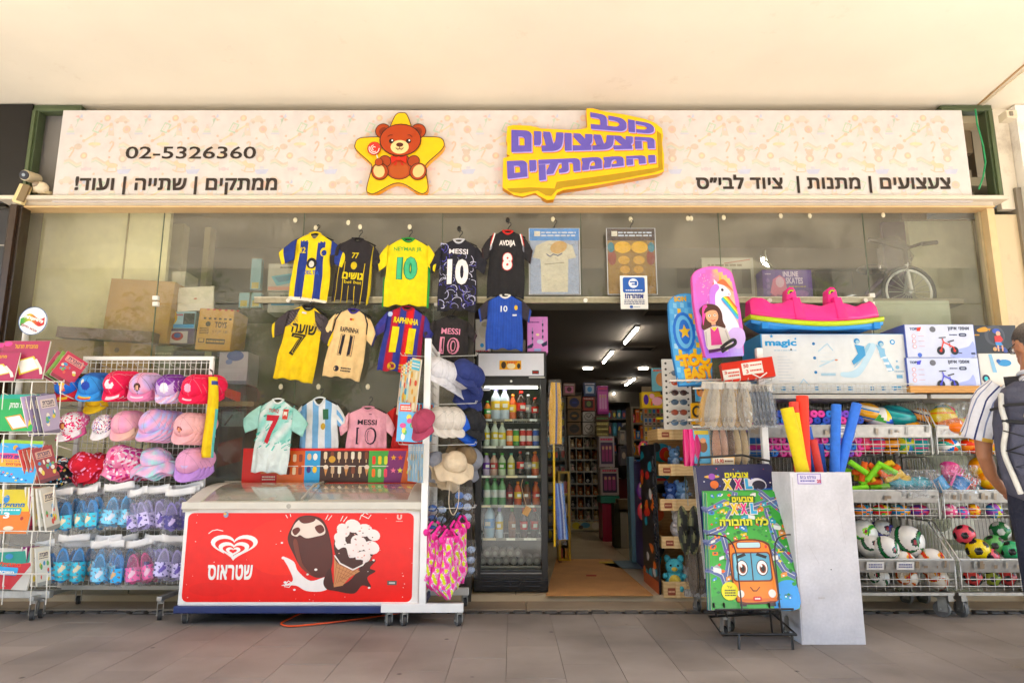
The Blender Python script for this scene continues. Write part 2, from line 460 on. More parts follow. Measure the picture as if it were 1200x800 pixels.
  df=nd('ShaderNodeBsdfDiffuse');lw=nd('ShaderNodeLayerWeight');lw.inputs[0].default_value=.5;p5=nd('ShaderNodeMath',operation='POWER');L.new(lw.outputs['Facing'],p5 .inputs[0]);p5 .inputs[1].default_value=4.5;sch=nd('ShaderNodeMath',operation='MULTIPLY_ADD');L.new(p5 .outputs[0],sch.inputs[0]);sch.inputs[1].default_value=.9;sch.inputs[2].default_value=.045
  m1=nd('ShaderNodeMixShader');m2=nd('ShaderNodeMixShader')
  tr.inputs[0].default_value={'glass':(.955,.965,.94,1),'fridge_glass':(.93,.96,.94,1),'film':(.97,.98,1,1),'bottle':(1,1,1,1),'lid_glass':(.7,.74,.74,1)}[k]
  mp=nd('ShaderNodeMath',operation='MULTIPLY_ADD');L.new(sch.outputs[0],mp.inputs[0])
  mp.inputs[1].default_value={'glass':1.7,'fridge_glass':.7,'film':1.6,'bottle':1.6,'lid_glass':2.5}[k]
  mp.inputs[2].default_value={'glass':.01,'fridge_glass':0,'film':.03,'bottle':.02,'lid_glass':.05}[k];mp.use_clamp=True
  if k=='bottle':L.new(col,tr.inputs[0])
  if k=='glass':
   cm_=nd('ShaderNodeMath',operation='MULTIPLY');L.new(mp.outputs[0],cm_.inputs[0]);L.new(at.outputs['Fac'],cm_.inputs[1]);mp=cm_
  L.new(mp.outputs[0],m1 .inputs[0]);L.new(tr.outputs[0],m1 .inputs[1]);L.new(gl.outputs[0],m1 .inputs[2])
  dn=noise(2.5,6,.65);fac=ramp(dn.outputs['Fac'],{'glass':.28,'film':.0,'bottle':5,'fridge_glass':.55,'lid_glass':.2}[k],{'glass':2.7,'film':30.,'bottle':9,'fridge_glass':5,'lid_glass':1.6}[k])
  df.inputs[0].default_value=(.82,.75,.58,1)  # beige diffuse stands for dust and for haze reflected in the panes
  if k=='glass':
   cm_=nd('ShaderNodeMath',operation='MULTIPLY');L.new(fac,cm_.inputs[0]);L.new(at.outputs['Fac'],cm_.inputs[1]);fac=cm_.outputs[0]
  L.new(fac,m2 .inputs[0]);L.new(m1 .outputs[0],m2 .inputs[1]);L.new(df.outputs[0],m2 .inputs[2]);L.new(m2 .outputs[0],out.inputs['Surface'])
  if k=='film':
   bp=nd('ShaderNodeBump');bp.inputs['Strength'].default_value=1;bp.inputs['Distance'].default_value=.05
   n=noise(34,4);L.new(n.outputs['Fac'],bp.inputs['Height']);L.new(bp.outputs[0],gl.inputs['Normal']);L.new(bp.outputs[0],lw.inputs['Normal'])
 elif k.startswith('emit'):
  N.remove(b);e=nd('ShaderNodeEmission');L.new(col,e.inputs[0]);e.inputs[1].default_value=float(k[4:]);L.new(e.outputs[0],out.inputs['Surface'])
 m.use_backface_culling=False
 _m[k]=m;return m
FAC=5.5
g=MB();g.box((0,-22,-.06),(140,90,.08),'b0aca6');struct(g,'ground','earth')
TOPF=.055
pv=MB();pv.box((0,0,-.011),(9.6,2.72,.012),'6f655c');pave=struct(pv,'pavement','earth',loc=(0,3.76,0))
tm=MB();tm.box((0,0,-.006),(.298,.598,.012),'8d8278');t0=tm.build('paving_tile','paving',pave,bevel=.0015)
half=MB();half.box((0,0,-.006),(.297,.297,.012),'a3958a')
first=True;nt_=0
for i in range(-15,16):
 x=i*.30+.12;off=(i*37%5)*.12;y=2.42-.6+off
 while y<5.08:
  y0,y1=max(y,2.42),min(y+.6,5.085)
  if y1-y0>.06 and abs(x)<.76*y1+.5:
   o=t0 if first else t0 .copy()
   if not first:C.objects.link(o)
   first=False
   o.location=(x,(y0+y1)/2-3.76,random.uniform(-.0012,.0008));o.scale=(1,(y1-y0-.003)/.597,1)
   o.rotation_euler=(random.uniform(-.002,.002),random.uniform(-.002,.002),0);nt_+=1
  y+=.6
cs=MB();cs.box((0,0,-.02),(9.6,.1,.03),'3a332d');strip=struct(cs,'cobble_strip','earth',loc=(0,5.14,0))
cm=MB();cm.box((0,0,0),(.105,.062,.03),'55504b')
c0=cm.build('cobble','cobble',strip,bevel=.01)
for i in range(84):
 o=c0 if i==0 else c0 .copy()
 if i:C.objects.link(o)
 o.location=(-4.75+i*.1145+random.uniform(-.008,.008),random.uniform(-.006,.006),-.008+random.uniform(-.003,.004));o.rotation_euler=(0,0,random.uniform(-.12,.12))
 o.scale=(random.uniform(.8,1.02),random.uniform(.85,1.1),1)
th=MB()
x=-4.8
while x<4.8:
 l=random.uniform(1.0,1.5);th.box((x+l/2,5.335,-.012),(l-.004,.29,.044),random.choice(['a8957c','a18d74','ac9a83']));x+=l
struct(th,'threshold_stone','paving',bevel=.003)
sf=MB();sf.box((0,11.0,.02),(8.7,11.0,.05),'5c4f40');floor=struct(sf,'shop_floor','earth')
fm=MB();fm.box((0,0,0),(.594,.594,.01),'c2b091');f0=fm.build('floor_tile','tilefloor',floor)
n=0
for i in range(-7,7):
 for j in range(14):
  o=f0 if n==0 else f0 .copy()
  if n:C.objects.link(o)
  n+=1;o.location=(i*.6+.33,5.80+j*.6,TOPF-.005)
st=MB();st.box((0,5.485,.026),(8.7,.016,.053),'b9a88c');struct(st,'step_edge','marble')
SOF=4.15
s=MB();s.box((0,3.05,SOF+.15),(24,5.1,.3),'eee2cb');soff=struct(s,'soffit','plaster')
e=MB();a=G(1143,126,SOF-.004);b_=G(1210,68,SOF-.004)
dv=(b_-a).normalized();a=a-dv*.05
e.box(((a+b_)/2),((b_-a).length+.3,.012,.008),'a8875a',rot=(0,0,math.atan2(dv.y,dv.x)))
e.tube([a+Vector((.03,0,-.006)),b_+Vector((.05,0,-.006))],.007,'efe2c8',6)
e.build('ceiling_conduit','paint',soff)
bw=MB();bw.box((0,13,9.4),(24,25,9.9),'d8c6a4');struct(bw,'building_above','plaster')
wl=MB()
wl.box((-8.5,5.75,2.05),(7.6,.3,4.2),'2a2622');wl.box((8.35,5.75,2.05),(7.4,.3,4.2),'e6d6bc')
wl.box((0,5.66,4.10),(9.6,.14,.1),'e3cfa6')
struct(wl,'arcade_wall','plaster')
sh=MB()
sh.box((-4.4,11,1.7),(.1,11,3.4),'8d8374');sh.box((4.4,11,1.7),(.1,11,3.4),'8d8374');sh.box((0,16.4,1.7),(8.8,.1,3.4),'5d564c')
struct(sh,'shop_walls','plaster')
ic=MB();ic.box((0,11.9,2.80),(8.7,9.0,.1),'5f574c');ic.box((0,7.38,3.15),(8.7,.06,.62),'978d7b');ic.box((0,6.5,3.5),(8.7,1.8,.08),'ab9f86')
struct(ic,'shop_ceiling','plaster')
rp=MB();a=P(1190,130,5.44);rp.box((a.x+.6,5.52,2.07),(1.2,.16,4.14),'f1eadf')
pier=rp.build('column','marble');tag(pier,'white stone column at the right end of the shop front','column')
rp=MB();a=P(1150,250,5.5);b_=P(1195,250,5.5);z1=P(600,250,5.5).z
rp.box((b_.x-.15,5.56,z1/2),(.34,.06,z1),'d9c39d');rp.box((P(1180,185,5.5).x,5.56,(z1+4.14)/2+.03),(.16,.06,4.1-z1),'e9ddc8')
rp=rp.build('pilaster','marble');tag(rp,'beige stone pilaster between the window and the white column','pilaster')
zt=P(600,250,FAC).z;zs=P(600,238,FAC).z;ztr=P(600,356,FAC).z;ztr1=P(600,349,FAC).z
def gx(px,py):return P(px,py,FAC).x
front=thing('shop_window','wide glass shop front with thin rail across the doorway','window',(0,FAC,0))
def loc(mb):mb.xf=Matrix.Translation((0,-FAC,0));return mb
xl=gx(33,250);xr=gx(1146,250)
h=loc(MB());h.box(((xl+xr)/2,5.46,(zs+zt)/2+.01),(xr-xl+.12,.14,zs-zt-.02),'d3c8b6')
h.box(((xl+xr)/2,5.40,zs-.018),(xr-xl+.3,.16,.034),'d8cdbc');h.box(((xl+xr)/2,5.43,zt+.008),(xr-xl+.1,.14,.014),'d9b98a')
h.build('header_rail','paint',front,bevel=.004)
f=loc(MB())
f.box((xl-.035,5.46,zt/2),(.05,.1,zt),'ddd6c4');f.box((xl+.002,5.49,zt/2),(.02,.05,zt),'8b8a78')
f.build('jamb','paint',front)
f=loc(MB());f.box((xr+.03,5.45,zt/2),(.06,.12,zt),'d8bf95');f.box((xr-.012,5.49,zt/2),(.02,.05,zt),'b6a98a');f.build('jamb','paint',front)
rl=loc(MB());x0,x1=gx(300,354),gx(1020,354)
rl.box(((x0+x1)/2,5.475,(ztr+ztr1)/2),(x1-x0,.03,ztr1-ztr),'b5ad98');rl.box(((x0+x1)/2,5.457,ztr1-.006),(x1-x0,.01,.01),'d9d2c0')
rl.build('transom_rail','metal',front)
seams=[gx(193,250),gx(357,250),gx(519,250),gx(680,250),gx(841,250),gx(1010,250)]
dl,dr=gx(548,500),gx(800,500)
def pane(x0,x1,z0,z1,y=FAC):
 p=loc(MB());p.box(((x0+x1)/2,y,(z0+z1)/2),(x1-x0-.006,.008,z1-z0),'202020',cols=[0,0,'ffffff',0,0,0]);p.build('pane','glass',front)
 e=loc(MB())
 e.box((x0+.001,y-.001,(z0+z1)/2),(.004,.014,z1-z0),'5d6650');e.build('glass_edge','paint',front)
pane(xl+.01,seams[0],.06,zt)
for i in range(5):pane(seams[i],seams[i+1],ztr,zt)
pane(seams[5],xr-.02,ztr,zt)
pane(seams[0],seams[1],.06,ztr-.006);pane(seams[1],dl-.3,.06,ztr-.006);pane(dl-.3,dl,.06,ztr-.006)
pane(dr,seams[5],.06,ztr-.006);pane(seams[5],xr-.02,.06,ztr-.006)
cl=loc(MB())
for px in(338,365,535,686,902,1014):
 p=P(px,352,5.44);cl.cyl((p.x,5.455,p.z),(p.x,5.43,p.z),.018,'e8e4da',n=12)
for px,py in((182,349),(182,356),(1022,346),(1022,356),(512,356)):
 p=P(px,py,5.47);cl.box((p.x,5.48,p.z),(.045,.03,.035),'e9e6dd')
cl.build('clamp','paint',front)
dp=loc(MB());dp.box((dl+.02,5.5,ztr/2),(.05,.08,ztr),'3b3733');dp.build('door_post','paint',front)
SY=5.36
a=P(75,128,SY);b_=P(1140,237,SY);c_=P(1128,126,SY);zt2,zb2=a.z-.01,b_.z+.004
x0,x1=P(67,185,SY).x,P(1134,185,SY).x
sg=thing('shop_sign','long white shop sign patterned with pastel toys above the window','sign',((x0+x1)/2,SY,zb2))
bd=MB();W_,H_=x1-x0,zt2-zb2
bd.box((0,.05,H_/2),(W_,.1,H_),'d6cec9');bd.build('sign_board','paint',sg,bevel=.004)
pr=MB();A=Art(pr,(-W_/2,0,0),W_,H_,(67,127,1134,238),step=.001)
def cl_(c,k=.85):return mixc(c,'d6cec9',max(k,.73))
OR,YE,BL,RD,GN,BR_,PK='e89a5a','e8cc60','8fa6e8','e07a68','7cc286','b89068','e8a4b0'
def motif(x,y,k):
 c=cl_
 if k==0:
  A.poly([(x-9,y+2),(x-8,y-1),(x-4,y-2),(x-2,y-5),(x+3,y-5),(x+6,y-1),(x+9,y),(x+9,y+3),(x-8,y+3)],c(OR));A.ell(x-5,y+3,2,2,c(BR_,.4),2,8);A.ell(x+5,y+3,2,2,c(BR_,.4),2,8)
 elif k==1:
  for j,cc in enumerate((BL,GN,YE,OR,RD)):A.rect(x-5+j,y+6-j*2.6,x+5-j,y+8.2-j*2.6,c(cc))
 elif k==2:
  A.line([(x+1,y+1),(x+7,y+11)],1,c(BR_));A.ell(x,y-1,4.6,4.6,c(OR,.5),2);A.ell(x,y-1,2.2,2.2,c(RD,.7),3,10)
 elif k==3:
  A.poly([(x-3,y+5),(x-2,y-6),(x+1,y-9),(x+3,y-4),(x+5,y+6)],c(OR));A.poly([(x-6,y+8),(x-3,y),(x-2,y+6)],c(GN));A.ell(x+1,y-2,1.6,1.6,c(BL),2,8)
 elif k==4:
  A.ell(x,y-4,4,3.8,c(BR_,.5));A.ell(x,y+3,5,5,c(BR_,.5));A.ell(x-3.5,y-7,1.8,1.8,c(BR_,.5),1,8);A.ell(x+3.5,y-7,1.8,1.8,c(BR_,.5),1,8);A.ell(x,y+4,2.6,3,c(YE),2,8)
 elif k==5:
  A.ell(x+1,y,6,3,c('f2b45a',.5));A.poly([(x-9,y-3),(x-5,y-7),(x-2,y-3),(x-4,y+1)],c('f2b45a',.5));A.line([(x-4,y+2),(x-5,y+6)],1.4,c('f2b45a',.5));A.line([(x+5,y+2),(x+6,y+6)],1.4,c('f2b45a',.5))
  A.line([(x-9,y+5),(x-4,y+7.5),(x+4,y+7.5),(x+10,y+5)],1.2,c(OR,.6))
 elif k==6:
  A.poly([(x-8,y-1),(x+9,y-2),(x+6,y+4),(x-5,y+4)],c(BL,.45));A.rect(x-2,y-5,x+3,y-2,c(BL));
 elif k==7:
  for j,cc in enumerate((OR,YE,GN)):A.line([(x-10,y-2+j*2),(x-5,y-4+j*2),(x,y-1+j*2),(x+5,y+2+j*2),(x+10,y+j*2)],1.6,c(cc))
 elif k==8:
  A.line([(x,y),(x-4,y+11)],.9,c(GN))
  for j,cc in enumerate((OR,GN,RD,BL)):
   t=R(90*j+20);A.poly([(x,y),(x+6*math.cos(t),y+6*math.sin(t)),(x+4*math.cos(t+.8),y+4*math.sin(t+.8))],c(cc,.5),2)
 elif k==9:
  A.poly([(x-6,y+4),(x-1,y-7),(x+7,y-4),(x+2,y+7)],c(GN,.6));A.poly([(x-4,y+3),(x-.5,y-5),(x+5,y-3),(x+1.5,y+5)],'d6cec9',2)
  for j in range(3):A.ell(x-1.5+j*1.4,y+2-j*3,1.1,1.1,c(OR),3,6)
 elif k==10:
  A.ell(x,y,3,2.4,c(PK,.5));A.poly([(x-6,y-2),(x-2,y),(x-5,y+3)],c(PK,.5));A.poly([(x+6,y-2),(x+2,y),(x+6,y+2)],c(PK,.5))
 elif k==11:
  A.ell(x,y,7.5,2.4,c(YE,.5));A.poly([(x-5,y+1),(x+5,y+1),(x,y+5)],c(OR));A.line([(x,y-1),(x,y-6)],1,c(GN))
 elif k==12:
  A.line([(x-3,y+6),(x+1,y-2),(x+1,y-5),(x-1,y-6),(x-3,y-4)],1.8,c(OR,.55))
 elif k==13:A.ell(x,y,4,4,c(OR,.5));A.ell(x,y,2,2,c(YE,.6),2,8)
 elif k==14:A.line([(x-6,y+4),(x+6,y-4)],1.6,c(YE,.5));A.ell(x-6,y+4,2,2,c(OR,.55),2,8);A.ell(x+6,y-4,2.3,2.3,c(OR,.55),2,8)
 elif k==15:A.ell(x,y,4.6,3.6,c(BR_,.65));A.line([(x-3,y+2),(x-12,y+6)],.8,c(GN,.6))
 elif k==16:A.ell(x,y,1.5,1.5,c(OR,.6),1,8)
TILE=[(6,3,6),(30,6,10),(43,10,13),(60,12,0),(10,10,8),(1,22,1),(32,22,9),(48,26,3),(67,25,2),(42,22,14),(84,0,16),(24,34,14),(14,32,16),(31,42,11),(12,45,15),(70,44,7),(52,45,12),(6,52,12),(20,56,13),(66,56,4),(40,62,7),(8,64,7),(54,68,5),(68,74,6),(24,72,10),(34,78,16),(3,86,0),(22,90,8),(42,92,9),(10,100,3),(58,98,1),(72,92,2),(30,100,14),(50,58,16),(60,35,16),(36,14,16)]
for i in range(-1,14):
 for mx,my,k in TILE:
  x,y=78+i*80.5+mx,127+my
  if 76<x<1124 and 134<y<229:motif(x,y,k)
A.L=5
K='2e2420'
A.text('02-5326360',147,172,300,187,K,bold=.012)
A.text(heb('ממתקים | שתייה | ועוד!'),92,208,327,230,K,bold=.03)
A.text(heb('צעצועים | מתנות |  ציוד לבי״ס'),814,206,1110,228,K,bold=.03)
pr.build('sign_print','print',sg)
def cr(ox,oy,s,pts):return[(ox+x/s,oy+y/s)for x,y in pts]
em=thing('star_emblem','yellow star plaque with a brown teddy bear holding a lollipop, mounted on the sign','emblem',P(468,229,SY-.02))
def smooth(pts,n=4):
 out=[];m=len(pts)
 for i in range(m):
  p0,p1,p2,p3=[Vector(pts[(i+k-1)%m])for k in range(4)]
  for j in range(n):
   t=j/n;q=.5*((2*p1)+(p2-p0)*t+(2*p0-5*p1+4*p2-p3)*t*t+(3*p1-p0-3*p2+p3)*t**3);out.append(tuple(q))
 return out
star=smooth(cr(300,100,4,[(672,127),(700,140),(735,225),(765,240),(855,245),(880,275),(865,310),(800,370),(795,400),(808,480),(790,508),(760,505),(700,470),(665,462),(630,470),(560,508),(530,508),(515,485),(535,390),(525,365),(462,310),(452,280),(475,248),(570,240),(605,215),(640,140)]))
bx=(452/4+300,127/4+100,880/4+300,510/4+100)
e0=P(bx[0],bx[3],SY-.06);e1=P(bx[2],bx[3],SY-.06);e2=P(bx[0],bx[1],SY-.06);EW,EH=e1 .x-e0 .x,e2 .z-e0 .z
base=MB();Or=e0-Vector(em.location)
def mp(p):return((p[0]-bx[0])/(bx[2]-bx[0])*EW,(bx[3]-p[1])/(bx[3]-bx[1])*EH)
base.prism(Or,X,Z,-Yv,[mp(p)for p in star],.055,'4a3a20','eda91a');base.build('star_plate','paint',em)
pm=MB();A=Art(pm,Or,EW,EH,bx,step=.0009)
def shrink(pts,k):
 out=[];n=len(pts)
 for i in range(n):
  a=Vector(pts[i-1]);b=Vector(pts[i]);c=Vector(pts[(i+1)%n]);t=(c-a).normalized();out.append(tuple(b+Vector((-t.y,t.x))*k))
 return out
A.poly(shrink(star,1.1),'f2be00',1)
def E(x,y,rx,ry,c,L,rot=0,ol=None):
 if ol:A.ell(300+x/4,100+y/4,rx/4+ol,ry/4+ol,'33180c',L,24,rot);L+=1
 A.ell(300+x/4,100+y/4,rx/4,ry/4,c,L,24,rot)
E(585,217,34,32,'a04010',2,0,1);E(753,217,34,32,'a04010',2,0,1);E(587,219,20,20,'7a2a0a',4);E(751,219,20,20,'7a2a0a',4)
E(668,385,64,56,'9f4313',5,0,1);E(668,400,44,36,'a8521c',7)
E(600,360,26,24,'9a3f12',8,20,1);E(735,360,26,24,'9a3f12',8,-20,1)
E(578,408,38,36,'9a4012',10,30,1);E(758,408,38,36,'9a4012',10,-30,1);E(574,406,26,31,'ecc48c',12,-20);E(760,406,26,31,'ecc48c',12,30)
E(670,262,95,72,'a4400f',14,0,1.2);E(668,295,43,32,'efcf98',16)
E(628,268,12,11,'24120a',18);E(709,268,12,11,'24120a',18);E(632,265,4,4,'ffffff',19);E(713,265,4,4,'ffffff',19)
E(668,285,17,10,'4c1c0c',18);A.line(cr(300,100,4,[(650,300),(660,308),(668,303),(676,308),(686,300)]),.9,'4c1c0c',19);A.line(cr(300,100,4,[(668,290),(668,303)]),.8,'4c1c0c',19)
A.line(cr(300,100,4,[(610,247),(620,240),(632,240)]),1,'5a1c08',19);A.line(cr(300,100,4,[(705,240),(716,240),(725,248)]),1,'5a1c08',19)
A.poly(cr(300,100,4,[(665,350),(628,335),(632,372)]),'c4230f',20);A.poly(cr(300,100,4,[(668,350),(702,335),(700,372)]),'c4230f',20)
A.poly(cr(300,100,4,[(662,352),(640,382),(655,380)]),'b01c0c',20);A.poly(cr(300,100,4,[(670,352),(692,382),(678,380)]),'b01c0c',20);E(666,350,9,9,'d8391c',22)
A.line(cr(300,100,4,[(560,330),(572,368)]),1.2,'e6dccb',21);E(548,304,30,30,'d93a30',22,0,.5)
for k in range(3):A.line([(300+(548+(24-k*8)*math.cos(t*.5+k))/4,100+(304+(24-k*8)*math.sin(t*.5+k))/4)for t in range(8)],.9,'f4e6dc',24)
E(573,368,17,16,'a04010',26,0,.6)
pm.build('bear_print','print',em)
lg=thing('logo_board','yellow cut-out shop name board with three lines of purple lettering on the sign','sign',P(685,232,SY-.02))
out=cr(560,100,4,[(518,110),(545,108),(610,125),(700,138),(800,160),(840,175),(878,205),(882,240),(875,275),(882,330),(878,405),(850,418),(770,432),(640,455),(560,470),(480,482),(400,492),(372,505),(355,535),(325,538),(290,520),(270,505),(210,522),(170,515),(128,488),(115,480),(118,345),(150,335),(135,325),(138,275),(132,260),(138,195),(165,188),(250,192),(300,205),(440,212),(495,208),(520,200)])
bx=(115/4+560,107/4+100,882/4+560,538/4+100)
e0=P(bx[0],bx[3],SY-.075);e1=P(bx[2],bx[3],SY-.075);e2=P(bx[0],bx[1],SY-.075);EW,EH=e1 .x-e0 .x,e2 .z-e0 .z
Or=e0-Vector(lg.location);base=MB()
base.prism(Or,X,Z,-Yv,[mp(p)for p in out],.07,'f2bd00','c98b08');base.build('logo_plate','paint',lg)
pm=MB();A=Art(pm,Or,EW,EH,bx,step=.0009)
def q4(*p):return[(560+x/4,100+y/4)for x,y in p]
A.poly(cr(560,100,4,[(852,215),(874,232),(874,398),(830,412),(640,448),(400,482),(370,492),(345,520),(320,518),(280,496),(200,508),(150,500),(135,485),(250,480),(360,485),(370,455),(560,430),(700,410),(852,388)]),'a8890f',1)
LINES=[('כוכב',q4((535,128),(838,185),(838,232),(537,208))),('הצעצועים',q4((157,212),(838,250),(838,300),(157,318))),('והממתקים',q4((135,358),(838,330),(838,376),(140,470)))]
for t,(tl,tr,br,bl)in LINES:
 for dx,dy,c,L in((1.9,1.9,'e07414',2),(1.2,1.1,'b9addd',3),(.8,.8,'b9addd',4),(0,0,'6558a6',6)):
  o=lambda p:(p[0]+dx,p[1]+dy)
  A.textq(heb(t),o(tl),o(tr),o(br),o(bl),c,L,bold=.065)
pm.build('logo_print','print',lg)
def green(px0,px1,name,label,side):
 p0,p1=P(px0,185,5.48),P(px1,185,5.48);zb=P(600,237,5.48).z;ztp=SOF-.012
 t=thing(name,label,'frame',((p0 .x+p1 .x)/2,5.48,zb));wv=p1 .x-p0 .x;hh=ztp-zb;m=MB()
 m.box((0,0,hh-.03),(wv,.08,.06),'49523a');m.box((0,-.03,hh-.045),(wv,.03,.02),'555f43')
 for sd_ in(-1,1):
  m.box((sd_*(wv/2-.035),0,(hh-.06)/2),(.07,.09,hh-.06),'465038');m.box((sd_*(wv/2-.035),-.052,(hh-.06)/2),(.03,.02,hh-.06),'525c40')
 m.build('frame','paint',t,bevel=.003);b=MB()
 if side<0:b.box((0,.1,hh/2),(wv,.02,hh),'97918a')
 else:
  b.box((0,.45,hh/2),(wv+.3,.02,hh),'7b6c58');b.box((0,.3,hh*.8),(wv,.1,hh*.3),'a08b6d');b.box((.05,.25,.02),(wv,.3,.05),'9fa9b5')
  b.box((wv/2-.12,.3,.22),(.2,.05,.4),'c9bba5')
 b.build('back_board','plaster',t);return t
green(34,92,'green_frame','green metal frame with a grey panel at the left end of the sign',-1)
green(1106,1166,'green_frame','green metal frame round an open recess at the right end of the sign',1)
c=MB();pts=[P(x,y,5.40)for x,y in((1143,128),(1145,145),(1152,170),(1155,190),(1152,208),(1147,222))]
c.tube(pts,.007,'2f8f5c',6);tag(c.build('cable','plastic'),'thin green cable dangling in the recess at the right end of the sign','cable')
c=MB();p=P(1181,137,5.3);c.box(p,(.09,.1,.07),'dccfb6');c.box(p+Vector((-.01,-.055,0)),(.03,.01,.04),'8a8070');tag(c.build('junction_box','paint',bevel=.004),'small cream electrical box under the ceiling by the white column','junction box')
t=thing('security_camera','white bullet camera on the green frame beside the sign','camera',P(34,207,5.38));m=MB()
m.cyl((0,.1,.02),(0,-.05,-.01),.045,'d8c9ac',n=14);m.build('housing','plastic',t)
m=MB();m.cyl((0,-.05,-.01),(0,-.062,-.012),.038,'34323a',n=14);m.cyl((0,-.062,-.012),(0,-.066,-.013),.014,'9aa0a8',n=10);m.build('lens','gloss',t)
m=MB();m.box((0,.1,-.06),(.03,.04,.1),'cbbb9b');m.build('bracket','plastic',t)
t=thing('dome_camera','round white dome camera on the ledge at the lower left corner of the sign','camera',P(48,220,5.36));m=MB()
m.ball((0,0,0),(.062,.055,.05),'d9cbb0');m.build('housing','plastic',t);m=MB();m.ball((-.015,-.03,.012),(.036,.036,.03),'8c7c68');m.build('lens','gloss',t)
m=MB();m.cyl((.02,.05,-.05),(.02,.05,-.02),.05,'c0b08f');m.build('base','plastic',t)
t=thing('floodlight','tilted cream floodlight under the bullet camera at the left end','lamp',P(26,228,5.34));m=MB()
m.box((0,0,0),(.09,.05,.17),'e2cf9e',rot=(0,.3,0));m.build('housing','paint',t,bevel=.01);m=MB();m.box((.035,-.03,0),(.06,.02,.15),'7d6a50',rot=(0,.3,0));m.build('lamp_face','gloss',t)
t=thing('neighbour_fascia','glossy black fascia of the neighbouring shop at the far left','fascia',P(0,238,5.42));a=P(30,185,5.42);zt3=SOF-.01;m=MB();o=Vector(t.location)
m.box((a.x-1.5-o.x,.05,(zt3-o.z)/2),(3,.1,zt3-o.z),'141110');m.build('panel','gloss',t,bevel=.006)
t=thing('neighbour_window','dark poster window of the neighbouring shop at the left edge','window',(P(0,245,5.4).x,5.4,0));m=MB();a=P(19,250,5.4);o=Vector(t.location);zz=P(0,243,5.4).z
m.box((a.x+.03-o.x,0,zz/2),(.11,.1,zz),'2b2019');m.box((a.x+.03-o.x,-.06,zz/2),(.05,.03,zz),'3a2c22');m.build('post','gloss',t)
m=MB();m.box((a.x-1.05-o.x,.03,zz/2),(2.0,.03,zz),'1c1a1b');m.build('panel','gloss',t)
m=MB();A=Art(m,P(0,352,5.4)-o+Vector((0,.013,0)),P(17,300,5.4).x-P(0,300,5.4).x,P(0,248,5.4).z-P(0,352,5.4).z,(0,248,17,352))
A.rect(-20,246,15,352,'2e2b2d');A.text('AZIT',-2,248,13,252,'b02020',3,bold=.02);A.fine(0,253,13,258,2,'c8c4c0',3)
for k in range(4):A.line([(-4,265+k*7),(6,262+k*7),(12,266+k*7)],.8,'8d8a88',3)
A.rect(-20,287,15,288,'c0b8b0',3);A.text('HAIR',0,290,13,296,'c9c3bb',3);m.build('poster','print',t)
def hanger_mb(w=.30,col='17130f'):
 m=MB();m.tube([(0,0,.065),(.012,0,.08),(.026,0,.07),(.026,0,.055),(.012,0,.04),(.002,0,.02),(0,0,0)],.0035,col,6)
 m.tube([(-w/2,0,-.055),(-w/4,0,-.022),(0,0,0),(w/4,0,-.022),(w/2,0,-.055)],.006,col,6)
 m.ball((0,0,0),(.018,.006,.012),col,8,5);return m
_hg=None
def hanger(pos,label,rot=0,g='hangers for the shop front clothes'):
 global _hg
 if _hg is None:_hg=hanger_mb().build('clothes_hanger','plastic');o=_hg
 else:o=_hg.copy();C.objects.link(o)
 o.location=pos;o.rotation_euler=(0,rot,0);tag(o,label,'hanger',g);return o
_hk=None
HK=0
def hook(px,py,lab,dark=False):
 global _hk,HK
 m=MB();c='17130f' if dark else 'e6dcc0';m.ball((0,0,0),(.018,.008,.024),c,12,6);m.tube([(0,-.008,-.012),(0,-.025,-.02),(0,-.028,-.008)],.003,c,5)
 o=m.build('wall_hook','plastic',loc=P(px,py,5.485));tag(o,lab,'hook','stick-on hooks on the glass')
